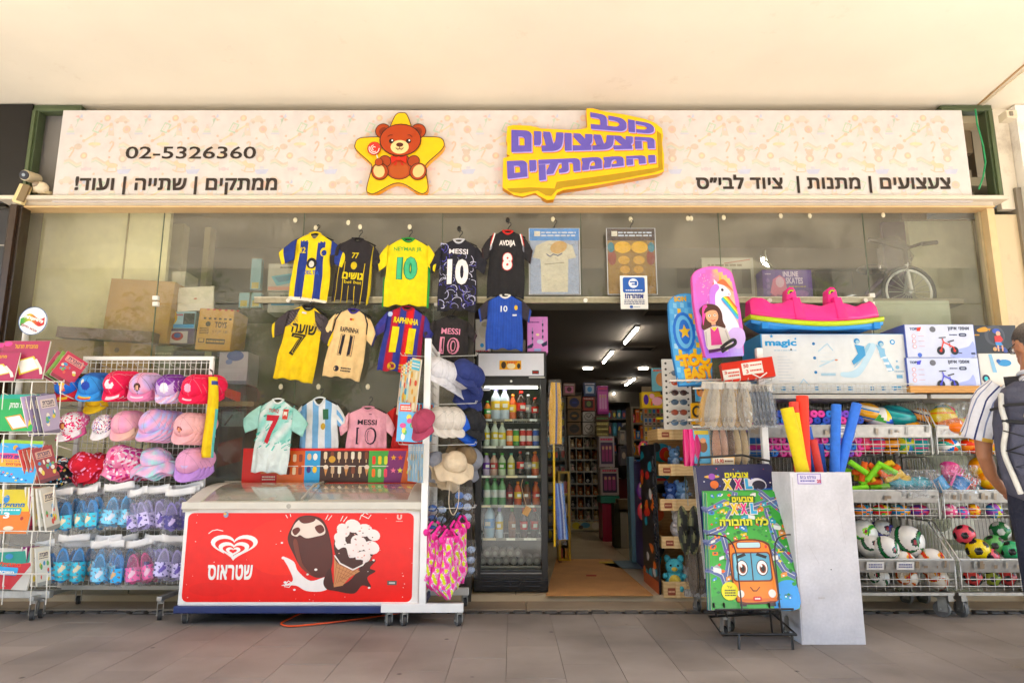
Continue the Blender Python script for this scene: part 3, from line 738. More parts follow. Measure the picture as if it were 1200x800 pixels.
def shirt(desc,cx,yt,yb,bw,tilt,body,sleeve,cuff,collar,draw=None,Y=5.41,sl=(18,16),neck='round',hcol=None,hang=True,grid=(36,40),sleeves=True,cap_in=None,hook_dark=False):
 """cx, yt: collar centre; yb: hem; bw: body width; all in photo pixels"""
 c0,W,H=fit(cx-50,yt,cx+50,yb,Y);kx=W/100;hpx=yb-yt;kz=H/hpx
 t=thing('jersey',desc,'jersey',P(cx,yt,Y),(0,R(tilt),0),'jerseys hanging on the shop front')
 hw=bw/2;ph=random.uniform(0,6)
 def dep(x,y):
  e=max(-1.3,min(1.3,x/hw));q=.024*(1-e*e*.8)+.0075*math.sin(x*.42+y*.06+ph)*(y/hpx)+.004*math.sin(x*.9-y*.05+ph*3)*(y/hpx)+.004*math.sin(x*.17-y*.21+ph*2)+.0035*math.sin(y*.16+x*.24+ph)*(1-abs(e)*.4)
  return q+.010*(y/hpx)**2
 def pt(x,y,ex=0):return Vector((x*kx,-dep(x,y)-ex,-y*kz))
 def half(v):return hw*(.93+.02*math.cos(v*9)+.06*v)
 def top(u):
  a=abs(u)
  if a<.30:return(.055 if neck=='round' else.10)*hpx*(1-(a/.30)**2)
  return((a-.30)/.70)**1.1*.115*hpx
 def bot(u):return hpx-1.6*math.cos(u*1.6)+.8*math.sin(u*9+ph)
 def g(u,v):
  uu=u*2-1;y=top(uu)*(1-v)+bot(uu)*v;return pt(uu*half(1-0 if False else v),y)
 cf=body if callable(body)else(lambda x,y:body)
 m=MB();m.grid(lambda u,v:g(u,v),grid[0],grid[1],lambda u,v:cf((u*2-1)*hw,top(u*2-1)*(1-v)+bot(u*2-1)*v))
 m.build('body','cloth',t,solid=.006)
 if sleeves:
  for s_ in(-1,1):
   A_=Vector((s_*hw*.90,.085*hpx));B_=Vector((s_*hw*.93,.40*hpx));dx,dy=sl
   D_=Vector((s_*(hw+dx),.085*hpx+dy*1.05));E_=Vector((s_*(hw+dx*.72),.40*hpx+dy*.15+4))
   sc=sleeve if callable(sleeve)else(lambda u,v:sleeve)
   def sg_(u,v):
    p=(A_*(1-v)+B_*v)*(1-u)+(D_*(1-v)+E_*v)*u;p.y-=math.sin(u*3.1)*1.5*(1-v)
    q=.010+.012*math.sin(v*math.pi)+.003*math.sin(u*9+v*5+ph);return Vector((p.x*kx,-q-.003,-p.y*kz))
   m=MB();m.grid(sg_,12,12,lambda u,v:(cuff if u>.84 else sc(u,v)))
   m.build('sleeve','cloth',t,solid=.008)
 m=MB();pts=[pt(u*.30*half(0),top(u*.30)-.6,.004)for u in[k/8-1 for k in range(17)]];m.tube(pts,.0075,collar,6)
 m.tube([Vector((p.x,-.004,.006+.25*(-p.z)))for p in pts],.007,collar,6);m.build('collar','cloth',t)
 if draw:
  m=MB();A=Art(m,(0,0,0),kx,-kz,(0,0,1,1),warp=None,step=.0006)
  class SA(Art):
   def m(s,x,y,L=None):return pt(x,y,.0036+.0006*(L or s.L))
  A=SA(m,(0,0,0),1,1);A.maxe=4.5;draw(A);m.build('print','cloth',t)
 if hang:
  hp=P(cx,yt,Y);hanger(hp+Vector((0,.012,.012)),'black hanger of the '+' '.join(desc.split()[:11]),R(tilt*.6))
 return t
def T(A,s,cx,cy,w,h,c,L=3,bold=0.02,**k):A.text(s,cx-w/2,cy-h/2,cx+w/2,cy+h/2,c,L,bold,**k)
def outl(A,s,cx,cy,w,h,c,oc,o=1.0,bold=.05):
 T(A,s,cx,cy,w+o*2,h+o*2,oc,3,bold+.05);T(A,s,cx,cy,w,h,c,6,bold)
YEL,NAVY,BLK='e6cb00','1f3376','1a1719'
def d1(A):
 T(A,'42',-13,20,9,7,'d9c200');A.ell(13,21,4.5,5.5,'d9c200',3);A.ell(13,22,3,3.6,NAVY,4);A.ell(0,35,6,6.5,'1c1a18',3);A.ell(0,36,3,4,'d9d5cc',4)
 T(A,'DELTA',1,46,18,5,'2b4f9e');A.poly([(-23,74),(22,77),(22,80),(-23,78)],'e8e0d0',3)
shirt('yellow and blue striped jersey with a big yellow collar, leftmost of the top row',370,275,353,46,3,lambda x,y:NAVY if(4<abs(x+1)-2<13 and y>9)else YEL,lambda u,v:NAVY if u<.75 else YEL,YEL,YEL,d1,sl=(17,17),neck='v')
def d2(A):
 T(A,'77',0,20,8,7,'d6c218');A.ell(0,32,3.6,4.4,'cbb41c',3);T(A,heb('גושים'),0,44,24,8,'d6c218',bold=.04);T(A,'bet bet',1,51,20,4,'c2ad1c')
 for x in(-18,-11,-3,4,12,19):A.line([(x,56 if abs(x)<10 else 28),(x+1,76)],.8,'cdb514',3)
shirt('black jersey with thin yellow stripes and number 77, second of the top row',420,281,355,44,5,lambda x,y:'c9b312' if x>20 else '231d20','231d20','231d20','1a1618',d2,sl=(8,14))
def d3(A):T(A,'NEYMAR JR',0,13,33,6,'5aa343');outl(A,'10',0,35,23,26,'4fb184','2a8058',.8);A.rect(24.5,20,27,80,'2f8a3d',2);A.rect(-27,45,-25.5,80,'2f8a3d',2)
shirt('bright yellow jersey with green trim and number 10, third of the top row',479,281,360,52,1,'e6d012','e6d012','d9c419','2f8a3d',d3,sl=(9,17))
def swirl(A,n,hw,h,cols):
 rs=random.Random(4)
 for k in range(n):
  x,y,r=rs.uniform(-hw,hw),rs.uniform(6,h),rs.uniform(3,9);a=rs.uniform(0,6);sp=rs.uniform(1.4,2.8)
  pts=[(max(-hw,min(hw,x+r*(1-j*.06)*math.cos(a+sp*j/8))),max(4,min(h,y+r*(1-j*.06)*math.sin(a+sp*j/8))))for j in range(9)];A.line(pts,rs.uniform(.4,.9),rs.choice(cols),1)
def d4(A):
 swirl(A,90,21,80,['5a55a8','b9b8d6','3e3a80','cfcde0']);A.rect(-12,22,13,54,'17151f',2);T(A,'MESSI',0,14,22,6,'e8e4e6',4);outl(A,'10',0,38,25,30,'eeeae8','222030',.6)
shirt('black jersey with violet swirls and a large white 10, fourth of the top row',538,282,366,46,1,'1b1922','1b1922','14121a','d8d6da',d4,sl=(11,18))
def d5(A):
 T(A,'AVDIJA',0,15,19,8,'ece6e2',bold=.04);outl(A,'8',1,36,11,20,'efe9e6','c22a26',.8)
 for s_ in(-1,1):A.line([(s_*15,3),(s_*18,14),(s_*22,26)],1.6,'ece6e2',3);A.line([(s_*16.4,3),(s_*19.4,14),(s_*22.6,25)],1.2,'c22a26',4)
 A.ell(-20,18,2.5,5,'8d8d96',3);A.ell(20,19,2,5,'8d8d96',3)
shirt('black basketball jersey edged red and white with number 8, rightmost of the top row',595,272,350,44,2,'191619','201c1f','26100f','c22a26',d5,sl=(8,15))
def d6(A):T(A,'10',-1,16,8,7,'dfe3ea');A.ell(13,14,2,3,'d8b040',3);A.rect(9,22,14,24,'c8ccd6',3)
shirt('royal blue jersey with a small 10 hanging over the drinks fridge',592,347,411,44,1,lambda x,y:'244a9c' if int((x+50)/1.6)%2 else '1f4391','2a2530','24428e','e6e2dc',d6,sl=(9,12),Y=5.38)
def d7(A):
 for s_ in(-1,1):
  A.poly([(s_*8,3),(s_*25,9),(s_*25,30),(s_*17,24),(s_*12,16)],'3b3336',1)
 for k in range(40):A.line([(-24+(k*7)%15,8+(k*5)%18),(-22+(k*7)%15,10+(k*5)%18)],.5,'6b6265',2);A.line([(11+(k*7)%13,8+(k*5)%18),(13+(k*7)%13,10+(k*5)%18)],.5,'6b6265',2)
 T(A,heb('שועה'),1,27,29,11,'241f18',bold=.03);T(A,'7',-3,46,17,26,'241f18',bold=.02);T(A,'7',-3,46,11,21,'d9bf10',5,0);T(A,'7',-3,46,10,20,'241f18',6,-.01);A.rect(-5,7,0,9,'d8d4e0',3)
shirt('yellow jersey with patterned black shoulders and number 7, leftmost of the middle row',362,360,448,47,9,'e2c300','3b3336','e2c300','1c1818',d7,sl=(14,19))
def d8(A):
 T(A,'RAPHINHA',0,24,22,6,'1f1b26');outl(A,'11',-1,42,16,24,'cfae7e','1f1b26',.4,.02);T(A,'11',-1,42,13,22,'1f1b26',8,.0);A.ell(-7,70,3,3.4,'2a2430',3);A.fine(-2,67,10,73,2,'2a2430',3)
 A.rect(-2,10,1,12.5,'b03a28',3);A.rect(1,10,3,12.5,'d0a020',3)
 for s_ in(-1,1):A.line([(s_*14,3),(s_*19,14),(s_*20,26)],1.5,'1f1b26',3)
shirt('beige jersey with dark piping and number 11, second of the middle row',415,364,445,45,8,'e3c594','e3c594','2b2550','40307a',d8,sl=(10,20))
def d9(A):T(A,'RAPHINHA',1,16,29,7,'e2cf10',bold=.04);T(A,'11',0,39,28,30,'e2cf10',4,.06);A.ell(-8,70,5,4.5,'c8a818',3);A.ell(-8,70,3.4,3,'7a2040',4);A.fine(0,66,18,73,2,'c8a818',3);A.ell(-19,10,3,3,'b8c4e0',3)
def bar(x,y):
 k=(x+27)/9.2;f=k-int(k);c=['2b3480','a81330','2b3480','c4101c','35348a','8d1840'][min(5,max(0,int(k)))]
 return mixc(c,'5b2560',max(0,abs(f-.5)*2-.55))
shirt('red and blue striped jersey with a yellow number 11, third of the middle row',478,361,438,49,7,bar,lambda u,v:'31327e' if v<.6 else '3b2f72','252a68','8c1830',d9,sl=(10,20))
def d10(A):T(A,'MESSI',0,17,22,7,'d590a6');outl(A,'10',0,34,23,20,'d590a6','1c1818',.1);T(A,'10',0,34,18,17,'221c1e',8,-.01)
shirt('black jersey with pink name and number 10, right end of the middle row',530,372,425,44,4,'231e1f','231e1f','3a2a30','1a1718',d10,sl=(9,15))
def d11(A):
 rs=random.Random(9)
 for k in range(46):
  x,y=rs.uniform(-22,20),rs.uniform(8,62);A.line([(x,y),(x+rs.uniform(2,6),y-rs.uniform(1,5))],rs.uniform(.6,2),rs.choice(['4fae9e','86c9bd','6dbdb0']),1)
 T(A,'7',-3,35,15,34,'b02636',4,.03);T(A,'TURQ',-3,13,12,5,'b02636',4);A.rect(8,10,14,22,'b8443a',3);A.rect(9,13,13,18,'e0ddd0',4)
shirt('white and turquoise marbled jersey with a red 7, leftmost of the lowest row',327,469,555,43,4,lambda x,y:mixc('d9e2e0','96cfc6',.5+.5*math.sin(x*.3+y*.22))if y<50 else 'dbe4e3','a5d2c9','9fd0c6','e6ebea',d11,sl=(17,17),Y=5.26)
def d12(A):A.rect(5,12,11,24,'3a6a50',3);A.ell(5,32,2.6,4,'c9a94a',3)
shirt('white and sky blue vertically striped jersey between the turquoise and pink ones',375,468,545,46,-2,lambda x,y:'7fb0da' if int((x+60)/7.5)%2 else 'e6eaee',lambda u,v:'7fb0da' if int(v*4)%2 else 'e6eaee','e6eaee','e6eaee',d12,sl=(8,17),neck='v',Y=5.38)
def d13(A):T(A,'MESSI',0,17,22,6,'2e2230');outl(A,'10',0,33,24,20,'2e2230','dfa4b4',.1,.0);T(A,'10',0,33,20,17,'dfa4b4',8,-.015);A.rect(2,7,5,8,'6a3a50',3)
shirt('pale pink jersey with dark name and number 10 behind the ice cream banner',432,478,545,49,1,'e3a9b8','e8b4c0','dfa0b2','dc9db0',d13,sl=(8,17),Y=5.38)
shirt('red jersey half hidden behind the hanging magazines',484,471,556,44,3,lambda x,y:'a81d1c','b02020','d8d0c8','991a18',None,sl=(14,16),Y=5.40)
for px,py,d in((370,267,0),(422,266,0),(480,266,0),(346,258,0),(408,261,0),(538,268,1),(595,258,1),(648,257,0),(739,257,0),(806,256,0),(848,255,0),(329,453,0),(373,453,0),(431,453,0),(949,253,0),(1035,252,0),(810,256,0),(915,253,0)):
 hook(px,py,'small %s hook on the glass, %s'%('black' if d else 'white oval',{370:'above the yellow and blue striped jersey',422:'above the black jersey numbered 77',480:'above the bright yellow jersey',346:'empty, up left of the striped jersey',408:'empty, between the first two jerseys',538:'above the violet swirl jersey',595:'above the basketball jersey',648:'above the pale costume bag',739:'above the muscle costume bag',806:'left one of the empty pair above the doorway',810:'right one of the empty pair above the doorway',848:'empty, just right of the doorway',329:'above the turquoise jersey',373:'above the sky blue striped jersey',431:'above the pale pink jersey',915:'empty and yellowed, above the skates box',949:'empty, above the pink seesaw',1035:'empty, above the bicycle'}[px]),bool(d))
def costume(px0,px1,lab,kind):
 c,W,H=fit(px0,269,px1,346,5.43);t=thing('costume_bag',lab,'costume',c,None,'costumes in clear bags on the glass');m=MB()
 A=Art(m,(-W/2,-.02,0),W,H,(0,0,58,77));A.rect(1,6,57,76,'a9b4c4' if kind==0 else '9a7a3a',1)
 A.rect(0,0,58,14,'5a96d0' if kind==0 else '4a3a2c',3);A.fine(14,3,54,10,2,'d9e2ea',4);A.rect(6,3,13,9,'e8e4d0',4)
 if kind==0:
  A.poly([(8,20),(22,14),(36,14),(50,20),(54,34),(45,36),(44,74),(14,74),(13,36),(4,34)],'d9d2b6',2);A.ell(34,22,10,7,'d7b070',4,rot=-20)
  A.line([(20,30),(24,33),(28,30),(33,32),(38,29)],1,'55607a',5);A.line([(18,42),(40,40)],1,'a09a80',5)
 else:
  for s_ in(-1,1):
   A.ell(29+s_*10,22,10,7,'e6b830',4);A.ell(29+s_*9,37,7,5,'cfa445',4);A.ell(29+s_*8,48,6,4.5,'c99d40',4);A.ell(29+s_*7,58,6,4.5,'c29540',4);A.ell(29+s_*23,34,5,9,'8d4a35',4);A.ell(29+s_*24,22,4,6,'3f7f88',5)
  A.poly([(14,64),(44,64),(30,76)],'94302a',5);A.fine(16,66,42,71,1,'d8c080',6)
 m.build('costume','cloth',t);b=MB();b.grid(lambda u,v:Vector(((u-.5)*W,-.028-.014*math.sin(u*3.14)-.003*math.sin(u*30+v*9),v*H*.985)),14,14,'ffffff');b.build('bag','film',t)
 b=MB();b.tube([(-W/2,-.03,0),(W/2,-.03,0),(W/2,-.03,H),(-W/2,-.03,H)],.003,'e4e6e8',4,closed=True);b.build('bag_seam','plastic',t)
 hanger(c+Vector((0,-.015,H-.0)),'black hanger on the '+' '.join(lab.split()[:9]),0)
costume(620,679,'pale cream costume with a blue header in a clear bag',0)
costume(711,768,'padded muscle costume in a clear bag right of the pale one',1)
c,W,H=fit(727,323,759,362,5.36);m=MB();m.box((0,.003,H/2),(W,.004,H),'e8e6e2');A=Art(m,(-W/2,0,0),W,H,(0,0,31,39),step=.001)
A.rrect(3,2,28,20,2,'2c5aa0',1);A.ell(15,9,5.5,5.5,'eef0f2',2);A.rect(11,6.5,19,8.2,'2c5aa0',3);A.rect(13,9.6,19,11.2,'2c5aa0',3);A.ell(18,9,1.5,3,'2c5aa0',3,10);A.fine(6,16,25,18.5,1,'e8ecf2',3)
A.text(heb('אזהרה!'),5,21,26,27,'2a3a7a',2,.05);A.fine(4,28,27,34,3,'5a5f7d',2);A.ell(12,36.5,2,1.6,'2c5aa0',2);A.fine(15,35.5,22,37.5,1,'9aa',2)if False else A.fine(15,35.5,22,37.5,1,'99aabb',2)
tag(m.build('notice','print',loc=c),'white and blue warning notice taped above the doorway','notice')
def cap_parts(crown,brim,spots=None,under=None,back=None,r=.088,cn=56,pan=None):
 """crown colour or fn(direction)"""
 cf=crown if callable(crown)else(lambda d:crown)
 def cc(d):
  if back and d.y>.05:return back
  return cf(d)
 def fn(d,v):
  if v.z<0:v.z*=.12
  v.z*=1+.10*max(0,-d.y);return v
 m=MB();m.ball((0,0,0),(r,r*1.12,r*1.02),cc,cn,34,fn=fn)
 for a in(0,60,120):
  pts=[]
  for k in range(13):
   t=math.pi*k/12;d=Vector((math.cos(t)*math.cos(R(a+90)),math.cos(t)*math.sin(R(a+90)),math.sin(t)));pts.append(fn(d,Vector((d.x*r,d.y*r*1.12,d.z*r*1.02)))*1.006)
  m.tube(pts,.0012,mixc(cf(Vector((0,-.5,.8))),'000000',.18),4)
 b=MB();bc=brim if not callable(brim)else None
 def bg_(u,v):
  a=R(-72+144*u);x=math.sin(a)*r;y=-math.cos(a)*r*1.12;ext=.070*math.cos(R(-80+160*u))**.55
  drop=.035*(abs(u-.5)*2)**2
  return Vector((x*(1+.06*v),y*1.0-ext*v,-.002-drop*v-.006*v))
 b.grid(bg_,20,5,bc or(lambda u,v:brim(u,v)))
 k=MB();k.ball((0,0,r*1.03),(.009,.009,.005),mixc(cf(Vector((0,0,1))),'000000',.1),8,4)
 return m,b,k
def cap_proto(name,label,crown,brim,grp,back=None):
 t=thing(name,label,'cap',(0,0,0),None,grp);m,b,k=cap_parts(crown,brim,back=back)
 m.build('crown','cloth',t);b.build('brim','cloth',t,solid=.004);k.build('button','cloth',t);return t
def blob(c,rx,rz,d):
 """is direction d within an ellipse about the front centre"""
 return((d.x-c[0])/rx)**2+((d.z-c[1])/rz)**2<1 and d.y<0
def hashc(d,n,cols,base,thr=.25,seed=0):
 q=math.sin(round(d.x*n)*12.9898+round(d.z*n)*78.233+round(d.y*n)*37.7+seed)*43758.5453;q-=math.floor(q)
 return cols[int(q*97)%len(cols)]if q<thr else base
G1="children's caps on the wire rack"
YC=5.02
def place_cap(proto,px,py,tiltx=52,rz=0,label=None,back=(),off=(.016,.036,.004),sc=1.0,ry=0,Y=YC):
 first=P(px,py,Y)
 rot=Euler((R(tiltx+random.uniform(-7,7)),R(ry+random.uniform(-9,9)),R(rz+random.uniform(-9,9))))
 if proto.get('used'):o=dup(proto,first,rot,label)
 else:o=proto;proto.location=first;proto.rotation_euler=rot;proto['label']=label or proto['label'];proto['used']=1
 o.scale=(sc,)*3
 prev=label or proto['label']
 for i,(pb,ln)in enumerate(back):
  l=first+Vector(off)*(i+1)
  if pb.get('used'):dup(pb,l,rot,ln,scale=sc)
  else:pb.location=l;pb.rotation_euler=rot;pb.scale=(sc,)*3;pb['label']=ln;pb['used']=1
def stack(proto,px,py,label,n=3,what='cap',**k):
 place_cap(proto,px,py,label=label,back=[(proto,f"{DEP[i+1]} in stack behind the {' '.join((label[:label.find(',')] if ',' in label else label).split()[:9])}")for i in range(n)],**k)
pA=cap_proto('cap','a',lambda d:('e0a888' if blob((0,.55),.2,.17,d)else 'e0c020' if blob((0,.78),.26,.12,d)else 'c03a4a' if blob((.0,.38),.24,.1,d)else '1664b8'),lambda u,v:'d9b43c' if(abs(u-.5)<.13 and.3<v<.8)else 'b81a30',G1,back='17171f')
stack(pA,80,452,'blue cap with a black back and red brim, first in the top row',4)
pB=cap_proto('cap','b',lambda d:('25459e' if blob((0,.6),.33,.28,d)else 'e8e2d6' if blob((-.3,.8),.16,.1,d)else '3e8ed2'),lambda u,v:('d8c050' if abs(u-.5)<.22 and.35<v<.6 else 'c8484a' if abs(u-.5)<.22 and.6<v<.78 else '3f97dd'),G1,back='2c63ae')
stack(pB,108,451,'bright blue cap with a dark blue badge, second in the top row',2)
pB2=cap_proto('cap','b2','d9b41e','d9b41e',G1)
place_cap(pB2,116,464,label='yellow cap peeping out below the bright blue one',Y=5.10)
pC=cap_proto('cap','c',lambda d:('d02a60' if blob((.15,.85),.14,.1,d)else 'efe6ea' if blob((0,.68),.38,.26,d)else 'd0134f'),lambda u,v:'ecd9e0' if(abs(u-.62)<.2 and.3<v<.75 and int(u*60)%3)or v>.9 else 'd0134f',G1)
stack(pC,137,449,'crimson pink cap with a white oval front and white lettering, third in the top row',3)
pD=cap_proto('cap','d',lambda d:('e6b59a' if blob((0,.52),.13,.14,d)else '4a2c24' if blob((0,.56),.24,.26,d)else mixc('e9a9c4','c9b2dc',.5+.5*math.sin(d.x*7+d.z*5))),lambda u,v:'e2d6e4' if(abs(u-.5)<.2 and.4<v<.65)else 'dd86ae',G1)
stack(pD,167,451,'light pink cap with a dark haired face on the front, fourth in the top row',2)
pE=cap_proto('cap','e',lambda d:('efe8f0' if blob((0,.6),.34,.3,d)else '7a3a9a' if d.z>.75 or abs(d.x)>.7 else 'cbb4dc'),lambda u,v:['d9d0ea','c8b0dc','e4b8cc'][int(u*9+v*3)%3],G1,back='6a2d86')
stack(pE,197,453,'lilac cap with a white oval front, fifth in the top row',2)
pF=cap_proto('cap','f',lambda d:('efb0c8' if blob((-.1,.6),.3,.26,d)else 'd2144c'),lambda u,v:'efd0da' if(abs(u-.5)<.13 and.4<v<.6)else 'd2144c',G1)
stack(pF,228,453,'hot pink cap at the right end of the top row',4,ry=8,off=(.024,.034,.003))
pG=cap_proto('cap','g',lambda d:('d8a060' if blob((.05,.6),.16,.15,d)else '7a1428' if blob((0,.62),.26,.22,d)else hashc(d,9,['cf2a6a'],'efe6ea',.25)),lambda u,v:'cf2a6a' if(int(u*11)*7+int(v*4)*3)%5==0 else 'efe6ea',G1)
pG2=cap_proto('cap','g2',lambda d:hashc(d,8,['f0d8e4'],'d8679c',.3,3),'d8679c',G1)
place_cap(pG,84,497,label='white cap sprinkled with pink hearts, first in the second row',back=[(pG2,'pink spotted cap behind the white heart cap')])
pH=cap_proto('cap','h',lambda d:hashc(d,12,['c24a7a','7a5ac0','3a3a4a'],'ece6e8',.3,5),lambda u,v:'ece6e8',G1)
place_cap(pH,122,498,label='white cap with tiny coloured speckles, second in the second row',sc=.85)
pI=cap_proto('cap','i',lambda d:('5a3a44' if(blob((-.15,.6),.05,.03,d)or blob((.15,.6),.05,.03,d))else mixc('e8b2be','e8a2c0',.5+.5*math.sin(d.x*6))),lambda u,v:mixc('e8a8c0','e6c4a8',u),G1)
stack(pI,146,496,'plain rosy cap with a tiny smiling face, third in the second row',2)
tie=lambda d:mixc(mixc('c8a8e0','a8c4ea',.5+.5*math.sin(d.x*7+d.z*3)),'eab0cc',.5+.5*math.sin(d.z*9-d.x*4))
pJ=cap_proto('cap','j',tie,lambda u,v:mixc(mixc('c8a8e0','a8c4ea',.5+.5*math.sin(u*9)),'eab0cc',.5+.5*math.sin(v*6+u*5)),G1)
stack(pJ,180,495,'pastel tie-dyed cap, fourth in the second row',4,sc=1.08,off=(.026,.03,-.002))
pK=cap_proto('cap','k',lambda d:('e4a07c' if blob((-.05,.55),.12,.12,d)else '7a1c30' if blob((-.05,.58),.2,.19,d)else 'e6b4b8'),'e6b0b6',G1)
stack(pK,219,498,'pale pink cap with a small red haired badge, right end of the second row',4,off=(.022,.03,0))
pL=cap_proto('cap','l',lambda d:('d0b8e0' if(blob((0,.58),.34,.12,d)and int(d.x*22)%2)else 'dba2c2'),'b98fd0',G1)
stack(pL,222,541,'pink and lilac cap with lettering, right end of the third row',3,sc=1.05)
def sunhat(label,col,wide=.15,name='sun_hat',r=.085,n=28):
 t=thing(name,label,'sun hat',(0,0,0),None,"children's sun hats on the wire rack");cf=col if callable(col)else(lambda a,v:col)
 m=MB();m.grid(lambda u,v:(lambda a:Vector((math.cos(a)*r*(1-.28*v**3),math.sin(a)*r*(1-.28*v**3),v*.085)))(u*2*math.pi),n,6,lambda u,v:cf(u,v))
 m.grid(lambda u,v:(lambda a:Vector((math.cos(a)*r*.72*(1-v),math.sin(a)*r*.72*(1-v),.085+.004*math.sin(v*3))))(u*2*math.pi),n,3,lambda u,v:cf(u,1-v*.5));m.build('crown','cloth',t,solid=.003)
 b=MB();b.grid(lambda u,v:(lambda a:Vector((math.cos(a)*(r+(wide-r)*v),math.sin(a)*(r+(wide-r)*v),-.045*v+.016*v*math.sin(a*6+1)+.01*v*math.sin(a*3))))(u*2*math.pi),n*2,9,lambda u,v:cf(u*2%1,v*.7+.3));b.build('brim','cloth',t,solid=.004);return t
def H2(cols,base,thr=.35,n=14):
 def f(u,v):
  q=math.sin(int(u*n)*12.9898+int(v*9)*78.233)*43758.5453;q-=math.floor(q);return cols[int(q*91)%len(cols)]if q<thr else base
 return f
h1=sunhat('black sun hat dotted with small coloured prints',H2(['d8c060','c04a5a','d8d6d0','4a9ac0'],'1a1a22',.25,44),.135)
place_cap(h1,70,549,tiltx=62,label='black sun hat dotted with small coloured prints',sc=.95)
h2=sunhat('a',H2(['e48ab8','e8b0d0'],'b8122e',.12,40),.14)
place_cap(h2,99,545,tiltx=45,ry=-30,label='red and pink sun hat left of the pink printed one',back=[(h2,'second red sun hat tucked behind the first')],off=(.03,.03,-.01))
h3=sunhat('a',H2(['c83a6a','e8d0da','b02a80','f0e6ea'],'e389ad',.45,46),.15)
place_cap(h3,142,538,tiltx=50,ry=14,label='frilly pink printed sun hat in the middle of the third row',back=[(h3,'second frilly pink sun hat behind the front one'),(h3,'third frilly pink sun hat, rearmost of its stack')],off=(.03,.03,-.012),sc=1.05)
h4=sunhat('a',lambda u,v:mixc(mixc('c4b4e0','a8dcd8',.5+.5*math.sin(u*25)),'eab8d4',.5+.5*math.sin(v*7+u*19)),.16)
place_cap(h4,181,541,tiltx=28,label='pastel rainbow sun hat with a broad brim',back=[(h4,'second pastel rainbow sun hat nested behind'),(h4,'third pastel rainbow sun hat nested behind')],off=(.012,.03,-.012),sc=1.05)
def castor(par,x,y,r=.035,col='3b3a3a',plate='a9a7a3',rz=.3,h=.09,z0=0):
 m=MB();m.xf=Matrix.Translation((x,y,z0))@Matrix.Rotation(rz,4,'Z')
 m.cyl((0,0,h-.012),(0,0,h),.02,plate,n=10);m.box((-.018,0,h*.62),(.004,r*1.1,h*.7),plate);m.box((.018,0,h*.62),(.004,r*1.1,h*.7),plate);m.box((0,0,h-.016),(.04,r*1.1,.006),plate);m.cyl((-.024,.012,r),(.024,.012,r),.006,'c9c7c2',n=8)
 fk=m.build('castor','metal',par);w_=MB();w_.xf=m.xf;w_.cyl((-.013,.012,r),(.013,.012,r),r,col,n=18,capcol='6e6c6a');w_.build('wheel','rubber',fk)
def bars(m,pts,r,col='e9e7e2',n=5):m.tube(pts,r,col,n)
rk=thing('wire_rack','white wire mesh rack on castors holding caps and bagged slippers','rack',(P(170,700,5.15).x,5.15,0))
ox=rk.location.x;tl=P(98,420,5.15);tr=P(249,420,5.15);zb=.17;m=MB();xL,xR,zT=tl.x-ox+.02,tr.x-ox,tl.z
for x in(xL,xR):m.box((x,0,(zT+zb)/2),(.03,.03,zT-zb),'e8e6e2')
m.box(((xL+xR)/2,0,zT),(xR-xL+.03,.031,.03),'ebe9e5');m.box(((xL+xR)/2,0,zb),(xR-xL-.03,.028,.03),'dedcd8')
m.build('frame','paint',rk,bevel=.002);m=MB()
for x in(xL,xR-.1):
 m.box((x,-.02,.145),(.035,.56,.028),'b9b7b3')
m.build('base_foot','metal',rk,bevel=.003)
for x in(xL,xR-.1):
 for y in(-.27,.23):castor(rk,x,y,.034,rz=.4,h=.13)
m=MB();nx=24
for i in range(1,nx):x=xL+(xR-xL)*i/nx;m.box((x,-.002,(zT+zb)/2),(.004,.004,zT-zb),'e2e0dc')
z=zb+.05
while z<zT:m.box(((xL+xR)/2,.003,z),(xR-xL,.004,.004),'e2e0dc');z+=.05
g_=m.build('wire_grid','paint',rk)
m=MB();m.tube([(0,-.004,0),(0,-.15,.005),(0,-.16,.025)],.0028,'c9c7c3',4);h0=None
for py in(432,478,520,560,612):
 for i in range(9):
  p=P(72+i*20,py,5.15);x=max(xL+.02,min(xR-.02,p.x-ox))
  if h0 is None:h0=m.build('hook','metal',rk);h=h0
  else:h=h0 .copy();C.objects.link(h)
  h.location=(x,0,p.z)
def slipper(m,cx,cz,ang,base,strap,pr,s_=1.0,y=-.02):
 """hangs toe down, sole against the back"""
 c,sn=math.cos(ang),math.sin(ang)
 def q(x,yy,z):x*=s_;z*=s_;return Vector((cx+x*c-z*sn,y+yy,cz+x*sn+z*c))
 ou=[(.034*math.sin(t)*(1+.16*math.cos(t)),-.085*math.cos(t))for t in[k*2*math.pi/20 for k in range(20)]]
 fr=[q(x,-.012,z)for x,z in ou];bk=[q(x,.012,z)for x,z in ou]
 m.loft([bk,fr],base,True,False)
 inn=[q(x*.78,-.0128,z*.84)for x,z in ou];m.add(inn,[tuple(range(20))],mixc(base,'000000',.25))
 m.grid(lambda u,v:q(-.042+.084*u,-.012-.038*math.sin(u*math.pi),-.068+.078*v),16,14,lambda u,v:pr if(u-.5+.1*math.sin(v*7))**2/.03+(v-.5)**2/.07<1 else mixc(pr,'2a2a4a',.5)if math.sin(u*23)+math.sin(v*17+u*9)>1.1 else strap)
